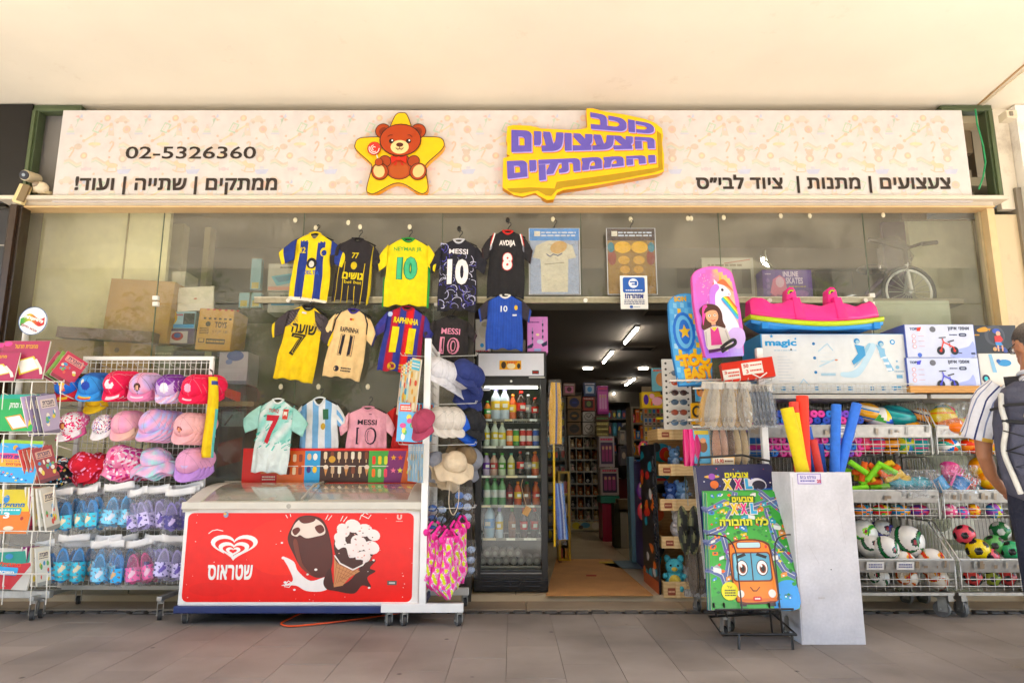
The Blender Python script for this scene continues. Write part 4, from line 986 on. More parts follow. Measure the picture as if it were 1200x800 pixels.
def bag(kind,label):
 t=thing('slipper_bag',label,'slippers',(0,0,0),None,'bagged slippers hanging on the wire rack')
 base,strap,pr=kind;W_,H_=.21,.30
 for sx in(-1,1):
  m=MB();slipper(m,sx*.047,-.185,sx*.10+random.uniform(-.2,.2),base,strap,pr,1.2);m.build('slipper','plastic',t)
 m=MB();m.grid(lambda u,v:Vector(((u-.5)*W_*(1-.03*math.sin(v*9)),-.03-.036*math.sin(u*3.1416)*math.sin(min(1,v*1.15)*3.0)-.004*math.sin(u*31+v*17),-.03-v*(H_-.03))),16,16,'ffffff');m.build('bag','film',t)
 m=MB();m.grid(lambda u,v:Vector(((u-.5)*W_*.92,-.03-.006*math.sin(u*7+v),.012-v*.05-.008*math.sin(u*5))),8,3,'e9e6e4');m.build('header_card','paper',t,solid=.003)
 return t
kinds={'blue':('3a9ede','4ac4dc','f0e0c0'),'sky':('5ab0e4','8ad4f0','e4e8f2'),'lilac':('b8acdc','d4caee','6a5aa8'),'violet':('9484d0','4a4284','d4c4ee'),'pink':('d0488a','e87aae','e8c8d8'),'deep':('2a90d8','3aaee4','e0b888')}
names={'blue':'blue','sky':'sky blue','lilac':'lilac','violet':'dark violet','pink':'pink','deep':'deep blue'}
pb={k:bag(v,k)for k,v in kinds.items()}
fst={k:True for k in pb}
def putbag(k,px,py,row,i,j):
 lab=f"{names[k]} slippers in a clear bag, {ORD[i]} in the {row} row, {['front', 'behind', 'rearmost'][j]}"
 l=P(px,py,4.98+j*.045);l.x+=j*.03;rot=(random.uniform(-.08,.12),random.uniform(-.16,.16),random.uniform(-.4,.5));l.z+=random.uniform(-.025,.02)
 if fst[k]:pb[k].location=l;pb[k].rotation_euler=rot;pb[k]['label']=lab;fst[k]=False
 else:dup(pb[k],l,rot,lab)
for i,(px,k)in enumerate([(75,'blue'),(107,'blue'),(141,'sky'),(166,'lilac'),(186,'lilac'),(212,'violet')]):
 for j in range(3):putbag(k,px,570,'upper bag',i,j)
for i,(px,k)in enumerate([(58,'deep'),(88,'blue'),(126,'sky'),(140,'deep'),(166,'pink'),(187,'violet'),(207,'lilac')]):
 for j in range(3 if i else 1):putbag(k,px,630 if i else 634,'lower bag',i,j)
t=thing('folded_shirt','yellow shirt hanging folded lengthwise from the right post of the wire rack','shirt',P(250,442,5.02));m=MB();hh=P(250,442,5.02).z-P(255,536,5.02).z
m.grid(lambda u,v:Vector(((u-.5)*(.06+.03*v)+.012*v+.01*math.sin(v*5),-.035*math.sin(u*3.14)-.006*math.sin(u*9+v*4),-v*hh)),12,20,lambda u,v:'3a4a8a' if.06<v<.1 and u>.5 else '2a7a50' if(.3<v<.315 or.34<v<.35)else '66b4b0' if(u>.82 and v>.4)else 'e2c500');m.build('cloth','cloth',t,solid=.01)
m=MB();m.tube([(0,0,0),(-.01,0,.05),(-.03,0,.06),(-.04,.05,.05)],.004,'1a1816',5);m.build('strap','plastic',t)
bk=thing('book_rack','cream wire rack of activity books at the left edge','rack',(P(20,700,4.95).x,4.95,0));bx_=bk.location.x
m=MB();px_=P(28,400,5.0).x-bx_;m.cyl((px_,.06,.16),(px_,.06,P(30,380,5.0).z),.022,'e0ddd6',n=12);m.build('pole','paint',bk)
m=MB();a=P(60,700,4.95);m.box((a.x-bx_-.5,0,.16),(1.0,.045,.05),'d7d6d4');m.build('base_bar','metal',bk,bevel=.003);castor(bk,a.x-bx_-.06,0,.03,h=.13);castor(bk,a.x-bx_-.75,0,.03,h=.13)
m=MB();WC='e6e2d8'
for(py,d)in((447,0),(508,1),(567,2),(622,3),(672,4)):
 for yy,ex in((4.80,0),(4.98,0)):
  a=P(-60,py,yy);b=P(75-d*4,py,yy);m.tube([a-Vector(bk.location),b-Vector(bk.location)],.004,WC,5)
 a=P(75-d*4,py,4.80)-Vector(bk.location);b=P(75-d*4,py-3,4.98)-Vector(bk.location);m.tube([a,b],.004,WC,5)
 for px in(-30,5,38,72-d*4):
  p=P(px,py,4.80)-Vector(bk.location);m.tube([p,p+Vector((0,0,-.08)),p+Vector((0,.16,-.11))],.004,WC,4)
  q=P(px,py,4.80)-Vector(bk.location);m.tube([q+Vector((0,0,0)),q+Vector((.01,0,-.2))],.003,WC,4)
for px in(5,45,62):
 a=P(px+10,440,4.99)-Vector(bk.location);b=P(px-4,690,4.99)-Vector(bk.location);m.tube([a,b],.004,WC,4)
m.build('wire_basket','paint',bk)
def book(px0,py0,px1,py1,Y,label,draw,th=.012,rot=(-.14,0,0),cover='c8c4bc',grp='activity books in the wire rack'):
 c,W_,H_=fit(px0,py0,px1,py1,Y);t=thing('book',label,'book',c,rot,grp);m=MB();m.box((0,th/2+.001,H_/2),(W_,th,H_),'e8e4da');m.build('pages','paper',t)
 m=MB();m.box((0,0,H_/2),(W_+.002,.003,H_+.002),cover);A=Art(m,(-W_/2,-.0016,0),W_,H_,(0,0,100,100));draw(A);m.build('cover','print',t);return t
def bkx(cc):
 def f(A):
  rs=random.Random(cc);A.rect(0,0,100,100,cc,1);A.rrect(10,10,90,32,4,mixc(cc,'f0e0c0',.6),2);A.text(heb('חוברת'),20,14,80,24,'3a2a4a',4,.03);A.fine(16,26,84,30,1,'3a2a4a',4);A.rect(0,90,100,100,mixc(cc,'000000',.3),2)
  for k in range(12):A.ell(rs.uniform(15,85),rs.uniform(42,84),rs.uniform(4,10),rs.uniform(4,8),rs.choice(['d8c050','e0d8c8','4a8ab0','c85a4a','6aa060']),3,10)
 return f
def bk1(A):A.rect(0,0,100,100,'9c2f52',1);A.text(heb('מחברת תרגול'),26,8,76,20,'d8a840',3,.03);A.poly([(36,52),(72,40),(92,72),(50,90)],'d8c83a',2);A.poly([(40,54),(70,44),(87,71),(52,85)],'f0ece6',3);A.ell(10,8,9,6,'d8408a',3);A.line([(78,50),(92,72),(96,86)],6,'e8e0d4',4);A.fine(4,90,30,96,1,'e8e0d4',4)
def bk2(A):A.rect(0,0,100,100,'2f9a50',1);A.rect(0,0,100,12,'2a9a88',2);A.text(heb('לוח ומחק'),30,20,72,42,'eef4ec',3,.03);A.poly([(24,62),(62,54),(90,88),(50,97)],'d89a3a',2);A.poly([(28,64),(60,58),(84,87),(52,93)],'f2efe8',3);A.line([(4,60),(12,86)],5,'e6e6e2',4);A.line([(4,60),(6,66)],6,'22262a',5);A.ell(88,78,7,8,'d8cc3a',4)
def bk3(A):
 A.rect(0,0,100,100,'4aa4d4',1);A.rect(0,0,100,8,'9ac03a',2);A.rrect(2,32,90,64,5,'d8507a',2);A.text(heb('מתחילים ללמוד'),6,35,86,44,'2a3a8a',4,.05);A.rrect(8,46,84,64,3,'e8b03a',3);A.text(heb('מחוברת לגיל גן'),12,48,80,54,'5a2a7a',4);A.text(heb('מוקדמים'),26,55,66,62,'b0303a',4,.04)
 A.ell(38,18,6,6,'d8a03a',3);A.ell(44,22,5,6,'3a6ac0',4)
 for k in range(16):A.ell(8+(k*37)%84,68+(k*13)%28,3,2,['e8e8e0','d8607a','3a5aa8','e8d03a'][k%4],3,8)
def bk4(A):A.rect(0,0,100,50,'d8c43a',1);A.rect(0,50,100,100,'d8802a',1);A.ell(28,22,8,9,'3a86c0',3);A.text(heb('מתחילים'),6,30,80,40,'2a6aa0',3,.05);A.rrect(4,42,74,58,4,'3ab0b8',3);A.fine(8,44,70,50,1,'e8f0f0',4);A.text('3',30,52,46,66,'f0f0ec',5,.05);A.ell(80,66,4,4,'a03030',3);A.ell(50,88,14,5,'e8d8c0',3)
def bk5(A):A.poly([(0,12),(100,0),(60,100),(0,100)],'2a8a78',1);A.poly([(0,50),(100,30),(60,100),(0,100)],'b02430',2);A.text(heb('מתחילים'),2,34,70,44,'d0402a',4,.05);A.rrect(0,46,66,66,4,'3a9ac8',4);A.text(heb('חשבון'),20,56,58,65,'f0f0ec',6,.05);A.ell(34,20,10,7,'3a80b0',3)
for j in range(3):book(-16-j*9+14,398+j*2,52-j*4,444,4.84+j*.03,['maroon activity book with a drawing pad, front of the top pocket','maroon activity book second in the top pocket','maroon activity book rearmost in the top pocket'][j],bk1)
book(-40,412,18,446,4.80,'maroon activity book cropped by the left edge, top pocket',bk1,cover='9c2f52')
for j,(x,cc,ln)in enumerate(((56,'a83a5a','dark red book leaning at the right of the top pocket'),(62,'7a9a4a','green and red book leaning at the right of the top pocket'),(68,'b02a4a','thin crimson book at the right end of the top pocket'))):
 book(x-8,412,x+18,446,4.9,ln,bkx(cc),rot=(-.1,.5,.9),cover=cc)
for j in range(3):book(-6,461+j,40-j,505,4.82+j*.03,['green wipe-clean activity book, front of the second pocket','green activity book second in its pocket','green activity book rearmost in its pocket'][j],bk2)
for j,cc in enumerate(('b8a4c4','8a7a98','6a6478','a89cb0')):book(38+j*6,462,64+j*4,508,4.9,['pale lilac','mauve','slate','greyish lilac'][j]+' book leaning at the right of the second pocket',bkx(cc),rot=(-.1,-.25,1.1),cover=cc)
for j in range(3):book(-8,515+j,42-j,565,4.82+j*.03,['blue first-lessons book, front of the third pocket','blue activity book second in its pocket','blue activity book rearmost in its pocket'][j],bk3,rot=(-.14,.04,0))
for j in range(4):book(36+j*5,522,60+j*4,563,4.9,['scarlet','brick red','orange red','dark red'][j]+' booklet leaning behind the blue books',bkx(['b8322a','a04030','c05a3a','8a2a2a'][j]),rot=(-.1,-.3,1.0),cover='a83a30')
for j in range(3):book(-10,573+j,34-j,625,4.82+j*.03,['yellow and orange number 3 book, front of the fourth pocket','orange activity book second in its pocket','orange activity book rearmost in its pocket'][j],bk4)
for j in range(5):book(30+j*7,570,42+j*8,620,4.88,['cream','crimson striped','tan','white curling','beige curling'][j]+' book seen edge on in the fourth pocket',bkx(['d8cfa8','a03a50','b8a888','e0dcd0','d0c8b8'][j]),th=.02,rot=(-.05,-.06*j,1.2),cover=['d8cfa8','a03a50','b8a888','e0dcd0','d0c8b8'][j])
for j in range(3):book(-12,643+j,34-j*2,690,4.82+j*.03,['teal and red arithmetic book, front of the bottom pocket','teal activity book second in its pocket','teal activity book rearmost in its pocket'][j],bk5,rot=(-.14,.06,0))
for j in range(4):book(26+j*7,640,38+j*8,685,4.88,['violet','plum','cream covered','off-white'][j]+' book seen edge on in the bottom pocket',bkx(['8a3a7a','7a2a5a','d8ceb8','d8d6cc'][j]),th=.02,rot=(-.05,-.04*j,1.1),cover=['8a3a7a','7a2a5a','d8ceb8','d8d6cc'][j])
t=thing('round_sign','round sign with green, yellow and red bands on the book rack pole','sign',P(39,376,4.93));m=MB();r=.105
m.cyl((0,.006,0),(0,-.004,0),r,'e2e6e2',n=40);A=Art(m,(-r,-.0045,-r),2*r,2*r,(0,0,34,34))
wv=lambda x,a:a+3.4*math.sin((x-4)/26*6.28-.4)*-1
for x in range(2,31):
 c=mixc('2a8a3a','c8b42a',(x-2)/10)if x<12 else mixc('c8b42a','b02a20',min(1,(x-12)/12));lim=math.sqrt(max(0,16.4**2-(x+.5-17)**2));y0,y1=max(17-lim,wv(x,11.5)),min(17+lim,wv(x,20.5));A.poly([(x,y0),(x+1.02,y0),(x+1.02,y1),(x,y1)],c,1)
A.textq(heb('קלפי/קלפית'),(4.5,8),(30,16),(30,21),(4.5,14),'f4f2ee',3,.06);A.textq(heb('צבא חיים'),(4,20),(24,29),(23,31),(4,23),'a03050',3,.02)
m.build('sign_face','print',t);m=MB();m.tube([(r*math.cos(k*.2618),-.004,r*math.sin(k*.2618))for k in range(24)],.0025,'2a5a9a',5,closed=True);m.build('rim','paint',t)
a=G(210,717);FY=4.74;p0=P(217,708,FY);p1=P(491,708,FY);FW=P(492,650,FY).x-P(212,650,FY).x;fcx=(P(492,650,FY).x+P(212,650,FY).x)/2
zb0=P(350,710,FY).z;ztf=P(350,592,FY).z;zbk=P(350,567,FY+.66).z;FD=.66
fz=thing('ice_cream_freezer','white and red chest freezer with a curved glass lid','freezer',(fcx,FY,0));hw=FW/2
m=MB();pr_=[(0,zb0),(FD,zb0),(FD,zbk-.03),(0,ztf)]
m.add([(-hw,y,z)for y,z in pr_]+[(hw,y,z)for y,z in pr_],[(0,3,2,1),(4,5,6,7),(0,4,7,3),(1,2,6,5),(3,7,6,2),(0,1,5,4)],'e9e6e2');m.build('cabinet','paint',fz,bevel=.012)
m=MB();m.box((0,FD/2,zb0-.02),(FW+.03,FD+.03,.045),'27335c');m.build('base_trim','plastic',fz,bevel=.005)
def lidz(s_):return ztf+(zbk-ztf)*s_+.045*math.sin(s_*math.pi)
m=MB()
for sx in(-1,1):
 m.loft([[Vector((sx*(hw+.008),-.012+(FD+.02)*s_,lidz(s_)+.012)),Vector((sx*(hw-.10),-.012+(FD+.02)*s_,lidz(s_)+.018)),Vector((sx*(hw-.10),-.012+(FD+.02)*s_,lidz(s_)-.03)),Vector((sx*(hw+.008),-.012+(FD+.02)*s_,lidz(s_)-.045))]for s_ in[k/10 for k in range(11)]],'c9c4b8',smooth=False)
m.box((0,-.008,ztf-.0),(FW+.02,.05,.05),'cdc8bc');m.box((0,-.008+.055,ztf+.02),(FW-.18,.07,.018),'c2bdb0',rot=(.25,0,0));m.box((0,FD-.0,lidz(1)),(FW+.02,.05,.05),'c9c4b8')
m.build('lid_frame','plastic',fz,bevel=.006)
m=MB()
for u0,u1,dz in((-hw+.1,.02,.014),(-.02,hw-.1,.006)):
 m.grid(lambda u,v:Vector((u0+(u1-u0)*u,.04+(FD-.07)*v,lidz(.05+.9*v)+dz)),4,10,'ffffff')
m.build('glass_lid','lid_glass',fz);m=MB()
m.box((0,FD/2,(ztf+.4)/2),(FW-.2,FD-.1,.02),'d4d6d8');m.tube([(-.03,.05,lidz(.07)+.02),(-.03,FD*.5,lidz(.5)+.02),(-.03,FD-.03,lidz(.95)+.02)],.008,'b9b4a8',6);m.build('lid_runner','plastic',fz)
for k in range(44):
 m=None
tubm=MB();cols=['c8b09a','8a5a40','d8d4cc','a83a3a','4a7ab0','d8a84a']
for i in range(14):
 for j in range(4):tubm.box((-hw+.16+i*(FW-.3)/13.2,.1+j*.14,ztf-.10+random.uniform(-.02,.02)),(.09,.11,.05),cols[(i*3+j*5)%6],rot=(0,0,random.uniform(-.3,.3)))
o_=tubm.build('ice_cream_packs','print',None,loc=(fcx,FY,0));tag(o_,'jumble of wrapped ice creams inside the chest freezer','ice creams');o_['kind']='stuff'
for x in(-hw+.04,hw-.1):
 for y in(.05,FD-.08):castor(fz,x,y,.042,h=zb0-.04,rz=.2)
pm=MB();x0f,y0f,x1f,y1f=212,593,491,709
A=Art(pm,(-hw,0,zb0),FW,ztf-zb0,(212,590,491,710),step=.0008)
A.rrect(217,599,483,705,7,'cf1209',1);A.ell(330,640,44,34,'d8220c',2);A.ell(250,690,26,8,'c80f08',2)
def C8(pts):return[(200+x/2.6667,440+y/2.6667)for x,y in pts]
def heart(cx,cy,w,h,n=40):
 out=[]
 for k in range(n):
  t=2*math.pi*k/n;x=16*math.sin(t)**3;y=13*math.cos(t)-5*math.cos(2*t)-2*math.cos(3*t)-math.cos(4*t);out.append((cx+x/32*w,cy-(y+2.5)/29*h))
 return out
WH='f0eee9'
A.poly(heart(273.5,641,55,31),WH,3);A.poly(heart(273.5,641.5,45,23),'cf1209',4);A.poly(heart(273.5,644,36,20),WH,5);A.poly(heart(273.5,644.5,26,13),'cf1209',6);A.poly(heart(273,645.5,17,10.5),WH,7);A.poly(heart(273,645.2,9,5),'cf1209',8)
A.poly([(276,655),(286,654),(282,660)],'cf1209',9);A.poly([(262,646),(272,653),(267,654)],'cf1209',9)
A.text(heb('שטראוס'),245,661,297,679,WH,3,.03)
A.line(C8([(114,490),(125,481),(140,478),(158,482)]),.9,WH,3)
A.poly(smooth(C8([(362,510),(372,470),(390,440),(420,432),(455,438),(475,455),(490,490),(505,560),(500,610),(480,628),(450,628),(410,600),(385,560)])),'4a1c14',4)
A.poly(smooth(C8([(372,490),(385,455),(410,440),(440,440),(470,460),(478,490),(450,500),(420,505),(400,495),(390,500)])),'e4d2c4',5);A.poly(smooth(C8([(395,445),(420,434),(445,440),(440,452),(410,458)])),'5a241a',6);A.poly(smooth(C8([(375,480),(392,470),(400,480),(385,496)])),'5a241a',6);A.poly(smooth(C8([(445,470),(465,462),(476,480),(460,490)])),'5a241a',6)
A.poly(smooth(C8([(380,520),(392,512),(412,585),(440,618),(425,612),(400,585)])),'6e3426',6)
A.poly(C8([(510,565),(592,610),(560,630),(540,655),(513,660)]),'c48a60',5)
for k in range(6):A.line(C8([(512+k*4,570+k*14),(590-k*9,606+k*8)]),.5,'9a5f3c',6);A.line(C8([(520+k*13,572+k*6),(512+k*6,655-k*4)]),.5,'9a5f3c',6)
A.poly(smooth(C8([(508,520),(525,490),(600,490),(635,530),(622,575),(590,600),(550,590),(515,560)])),'3c1812',6)
rs=random.Random(3)
for x,y,r_ in((535,480,24),(565,466,26),(600,480,26),(630,495,22),(625,535,26),(600,565,24),(560,545,28),(530,525,22),(585,520,28),(525,505,20),(545,575,16)):
 A.ell(200+x/2.667,440+y/2.667,r_/2.667,r_*.8/2.667,'efe3dc',7+(x%3),14,rot=x%60)
for k in range(34):x,y=rs.uniform(515,630),rs.uniform(465,575);A.ell(200+x/2.667,440+y/2.667,.9,.7,rs.choice(['d08a7c','b86a5c','4a1c14','d89c90']),11,6)
A.poly(smooth(C8([(520,545),(545,535),(560,570),(600,575),(585,600),(545,595),(515,575)])),'3c1812',10)
A.line(C8([(512,560),(530,585),(570,605),(600,590),(615,570)]),1.6,'efe3dc',12)
A.poly(smooth(C8([(350,565),(385,580),(400,610),(440,640),(490,628),(510,650),(480,672),(430,672),(395,655),(350,655),(385,640),(370,600)]),5),'efe6e2',3)
A.poly(smooth(C8([(480,640),(500,600),(515,655),(560,640),(600,590),(640,575),(622,600),(640,610),(615,630),(628,660),(600,655),(575,680),(520,672),(490,665)]),5),'3a120e',4)
for x,y,r_ in((352,568,6),(362,645,5),(392,668,4),(455,605,5),(430,620,4),(345,520,4),(622,662,4),(633,575,4)):A.ell(200+x/2.667,440+y/2.667,r_/2.667,r_*.8/2.667,'efe6e2',5,8)
for pts in([(358,440),(352,430)],[(368,436),(366,428)],[(478,445),(485,430)],[(486,447),(497,432)],[(525,450),(532,434)],[(534,452),(545,436)],[(610,428),(600,422),(592,432),(612,442),(620,430)],[(360,655),(372,640),(384,648),(375,660),(360,658)],[(585,445),(590,430)]):A.line(C8(pts),.8,WH,5)
A.text('U',463,601,469,607,'e8b8b0',3,.06);A.fine(462,608,470,610,1,'e8b8b0',3);A.rect(454,680,465,685,'5a5450',3);A.rect(456,681.5,463,683.5,'c8c8c0',4)
for k in range(26):
 x,y=rs.choice([(rs.uniform(218,236),rs.uniform(600,704)),(rs.uniform(220,480),rs.uniform(698,704)),(rs.uniform(470,483),rs.uniform(640,704)),(rs.uniform(220,480),rs.uniform(600,704))]);A.ell(x,y,rs.uniform(.2,.8),rs.uniform(.2,.6),'e6dcd8',13,6)
A.ell(262,601,3,3.6,'8a9ab0',13,10);A.ell(261,600,1.8,1.6,'e0b060',14,8);A.rect(463,590.5,470,597,'e2dcc8',13)
pm.build('front_print','print',fz)
m=MB();A=Art(m,(hw,.02,zb0),FD-.04,(ztf-zb0)*.95,(0,0,100,100),U=Yv,N=X,step=.0008);A.rrect(4,6,96,96,8,'c01410',1);A.poly(heart(50,40,34,24),WH,3);A.poly(heart(50,40,20,13),'c01410',4);A.text(heb('שטראוס'),30,58,70,68,WH,3,.03);m.build('side_print','print',fz)
m=MB();m.cyl((-.01+P(342,590,FY).x-fcx,-.034,ztf-.002),(-.01+P(342,590,FY).x-fcx,-.03,ztf-.002),.016,'a9a59c',n=14);m.build('lock','metal',fz)
m=MB();pts=[G(352,718,.01),G(334,727,.01),G(330,731,.01),G(345,733,.01),G(395,728,.01),G(440,722,.01),G(475,716,.012),G(487,706,.05)];pts=[Vector(p)for p in pts]
def sp3(pts,n=6):
 out=[];m_=len(pts)
 for i in range(m_-1):
  p0,p1,p2,p3=pts[max(i-1,0)],pts[i],pts[i+1],pts[min(i+2,m_-1)]
  for j in range(n):t=j/n;out.append(.5*((2*p1)+(p2-p0)*t+(2*p0-5*p1+4*p2-p3)*t*t+(3*p1-p0-3*p2+p3)*t**3))
 return out+[pts[-1]]
m.tube(sp3(pts),.006,'d0521c',6);p=P(489,690,4.95);m.tube(sp3([Vector(p)+Vector((.02,.1,-.15)),Vector(p)+Vector((.06,0,.0)),Vector(p)+Vector((.03,0,.1)),Vector(p)+Vector((-.02,.1,.12))]),.006,'d0521c',6)
m.tube(sp3([G(352,718,.01),G(420,714,.01),G(500,712,.01),G(530,706,.01)]),.005,'d0521c',6);tag(m.build('extension_lead','plastic'),'orange extension lead lying under the chest freezer','cable')
c,W_,H_=fit(284,525,497,566,5.33);t=thing('ice_cream_board','red framed picture board of ice cream prices behind the freezer','board',c);m=MB();m.box((0,.008,H_/2),(W_,.012,H_),'b8201a');m.build('board','paint',t)
m=MB();A=Art(m,(-W_/2,.002,0),W_,H_,(284,525,497,566));A.rect(284,525,497,566,'c4201a',1);A.rect(306,528,496,565,'c06a2a',2)
A.rect(306,555,325,565,'b01a1a',3);A.fine(308,557,323,563,2,'e8dcd0',4);A.rect(326,528,357,565,'c8622a',3);A.rect(357,528,375,565,'3a98c8',3);A.rect(375,528,432,565,'3c2018',3);A.rect(432,528,460,565,'4fa04a',3);A.poly([(455,528),(478,528),(474,565),(450,565)],'7a2a6a',4);A.poly([(476,528),(496,528),(496,565),(470,565)],'d0641c',4)
for k in range(7):
 for r_ in range(2):
  x,y=381+k*8+(r_%2)*1,534+r_*17
  if k%3==0 and r_:A.poly([(x-2.5,y-3),(x+2.5,y-3),(x,y+7)],'c89058',5);A.ell(x,y-4,3,2.6,['e8d8c8','d8b8a0'][k%2],6,10)
  else:A.rrect(x-2,y-5,x+2,y+4,1.6,['e0ccb0','7a4028','d8c0a0','c8a888','e8e0d0'][(k+r_*2)%5],5);A.rect(x-.5,y+4,x+.5,y+8,'d8b890',5)
A.ell(389,538,4,4,'c89a3a',7)
for k in range(8):A.rrect(329+(k%4)*7,532+(k//4)*15,333+(k%4)*7,541+(k//4)*15,1.5,['e0a050','8a3a28','e8d0b0','603028'][(k*3)%4],5)
for k in range(4):A.ell(362+(k%2)*7,535+(k//2)*15,2.6,4,['d8b890','f0e8e0','3a2a6a','e8c040'][k],5)
for k in range(6):A.rrect(436+(k%3)*7,534+(k//3)*15,440+(k%3)*7,544+(k//3)*15,1.8,['d8402a','e8c82a','d8e04a','e87a2a','c0e0a0','e84a6a'][k],5)
for k in range(4):A.star(461+(k%2)*8,536+(k//2)*15,3.6,['e8a83a','d8482a','e87a9a','e8d04a'][k],6)
for k in range(4):A.ell(480+(k%2)*8,536+(k//2)*15,2.4,5,['e8c8b8','b82a6a','e8e04a','f0e0d0'][k],6,10,rot=30)
A.fine(326,545,455,547,1,'e8e0d8',6);m.build('board_print','print',t)
hr=thing('hat_rack','white post rack on castors seen end on between freezer and fridge','rack',(P(495,715,4.72).x,4.72,0));O=Vector(hr.location)
m=MB();top=P(500,397,4.72).z;m.box((0,0,(top+.1)/2),(.045,.045,top-.1),'efedea');m.box((0,.58,(top+.1)/2),(.04,.04,top-.1),'e4e2de');m.box((0,.29,top-.03),(.03,.56,.03),'e4e2de');m.box((0,.29,.35),(.025,.56,.025),'dddbd7');m.build('post','paint',hr,bevel=.003)
m=MB();a=P(447,715,4.72)-O;b=P(543,715,4.72)-O
m.box(((a.x+b.x)/2,0,.115),(b.x-a.x,.05,.055),'eceae7');m.build('foot_bar','paint',hr,bevel=.004);m=MB();m.box(((a.x+b.x)/2,.58,.115),(b.x-a.x,.05,.05),'d9d7d3');m.build('foot_bar','paint',hr,bevel=.004)
for x in(a.x+.05,.0-.12,b.x-.03):castor(hr,x,0,.034,h=.095,rz=.5)
for x in(a.x+.05,b.x-.03):castor(hr,x,.58,.034,h=.095)
m=MB()
for i in range(1,12):m.box((0,.58*i/12,(top+.35)/2),(.004,.004,top-.35),'dddbd7')
for i in range(24):m.box((.003,.29,.4+i*(top-.45)/24),(.004,.56,.004),'dddbd7')
m.build('wire_grid','paint',hr);m=MB()
for py in(418,474,522,596):
 for y in(4.80,4.98):
  for s_,ln in((1,.33),(-1,.2)):
   p=P(500,py,y)-O;m.tube([(0,y-4.72,p.z),(s_*ln,y-4.72,p.z+.01),(s_*(ln+.01),y-4.72,p.z+.03)],.003,'c9c7c3',4)
m.build('hook','metal',hr)
GA='plain caps on the post rack'
def plain(col,brim=None):return cap_proto('cap','x',col,brim or col,GA)
def put(pr,pos,rz,label,tx=55,sc=1.0,ry=0):
 rot=Euler((R(tx),R(ry),R(rz)))
 if pr.get('used'):o=dup(pr,pos,rot,label,scale=sc)
 else:pr.location=pos;pr.rotation_euler=rot;pr.scale=(sc,)*3;pr['label']=label;pr['used']=1;o=pr
 return o
wc,nc,gc,mc,bc_,kc=plain('d6d4d8'),plain('27346a'),plain('d5cdc4'),plain('9a4058'),plain('1d56b4'),plain('17181c')
for i in range(6):put(wc,P(512+i*5.5,432+i*2.4,4.80+.035*i),34+i*7,'white cap, %s of the fan in the top row of the post rack'%['foremost','second','third','fourth','fifth','last'][i],tx=50+i*5,sc=.94)
for i in range(4):put(nc,P(543+i*4,434+i*2.5,4.90+.035*i),40+i*8,'navy cap, %s of those right of the white caps'%['foremost','second','third','last'][i],tx=52+i*6,sc=.94)
for i in range(2):put(nc,P(541+i*11,460,5.03+.03*i),46,['navy cap peeping out below the white caps','navy cap with white letters peeping out lowest at right'][i])
put(mc,P(497,494,4.66),-28,'dusty maroon cap hooked in front of the white post',sc=.95)
for i in range(3):put(gc,P(514+i*9,491,4.82+.03*i),40,'light grey cap, %s of three right of the maroon one'%['first','second','third'][i],sc=.95)
for i in range(2):put(bc_,P(540+i*6,496+i*5,4.95+.05*i),42,['royal blue cap next to the grey caps','royal blue cap half hidden under the black ones'][i],sc=.95)
for i in range(2):put(kc,P(551+i*5,492+i*3,4.97+.05*i),46,['black cap at the right end of the middle row','black cap rearmost at the right end of the middle row'][i],sc=.95)
bh=[sunhat('x',c,.15)for c in('d2c0a6','8a7458','8d8f98','c9b79c')]
for b_ in bh:b_['group']='adult sun hats on the post rack'
for i,(k,px,py,y,rz,lab)in enumerate(((0,533,545,4.76,20,'cream bucket hat hanging in front at the bottom row of hats'),(1,543,536,5.0,60,'brown bucket hat behind the cream one'),(2,508,544,4.85,75,'grey sun hat hanging edge on beside the white post'),(3,519,546,4.88,70,'tan sun hat hanging edge on next to the grey one'))):
 put(bh[k],P(px,py,y),rz,lab,tx=62 if i!=0 else 40,sc=.95)
put(bh[2],P(550,540,5.08),62,'grey sun hat at the far right of the bottom hat row',tx=60);put(bh[0],P(526,552,4.95),66,'cream sun hat edge on behind the front one',tx=60);put(bh[3],P(513,549,5.02),70,'tan sun hat hindmost beside the post',tx=60)
def swim(lab,px,py,y,rz):
 t=thing('swimsuit',lab,'swimsuit',P(px,py,y),(0,0,R(rz)),'pink swimsuits on the post rack');m=MB()
 def prof(v):return.062*(1-.35*math.sin(min(1,v*1.6)*math.pi)*.7)if v<.62 else.062+.018*math.sin((v-.62)/.38*math.pi)*(1)-.055*max(0,(v-.82)/.18)
 ph=random.uniform(0,6)
 def col(u,v):
  e=abs(u-.5)*2
  if e>.86 or v<.02 or(.04<v<.10 and e>.5):return 'dd3492'
  q=math.sin(u*14+v*17+ph+1.5*math.sin(v*23+ph))+math.sin(v*31-u*12+ph*2+math.sin(u*15))
  return 'd0d82e' if q>.75 else 'e24aa0' if q<-.6 else 'e7a0c8' if q<0 else 'f0eaf0' if q>.4 else '46b4d0' if v>.8 and q>.2 else 'e874b4'
 H_=.40
 m.grid(lambda u,v:Vector(((u-.5)*2*prof(v),-.025*math.sin(u*3.14)-.007*math.sin(u*10+v*7+ph),-.035-v*H_)),34,60,col);m.build('cloth','cloth',t,solid=.01)
 m=MB()
 for s_ in(-1,1):
  m.tube([(s_*.055,-.01,-.04),(s_*.03,-.012,.0),(s_*.012,-.01,.012)],.009,'dd3492',6)
  m.ball((s_*.06,-.015,-.055),(.022,.012,.026),'e03c98',8,5)
 m.build('strap','cloth',t);h=hanger_mb(.16).build('clothes_hanger','plastic',loc=P(px,py,y)+Vector((0,0,.02)),rot=(0,0,R(rz)));tag(h,'small black hanger of the '+lab,'hanger','swimsuit hangers')
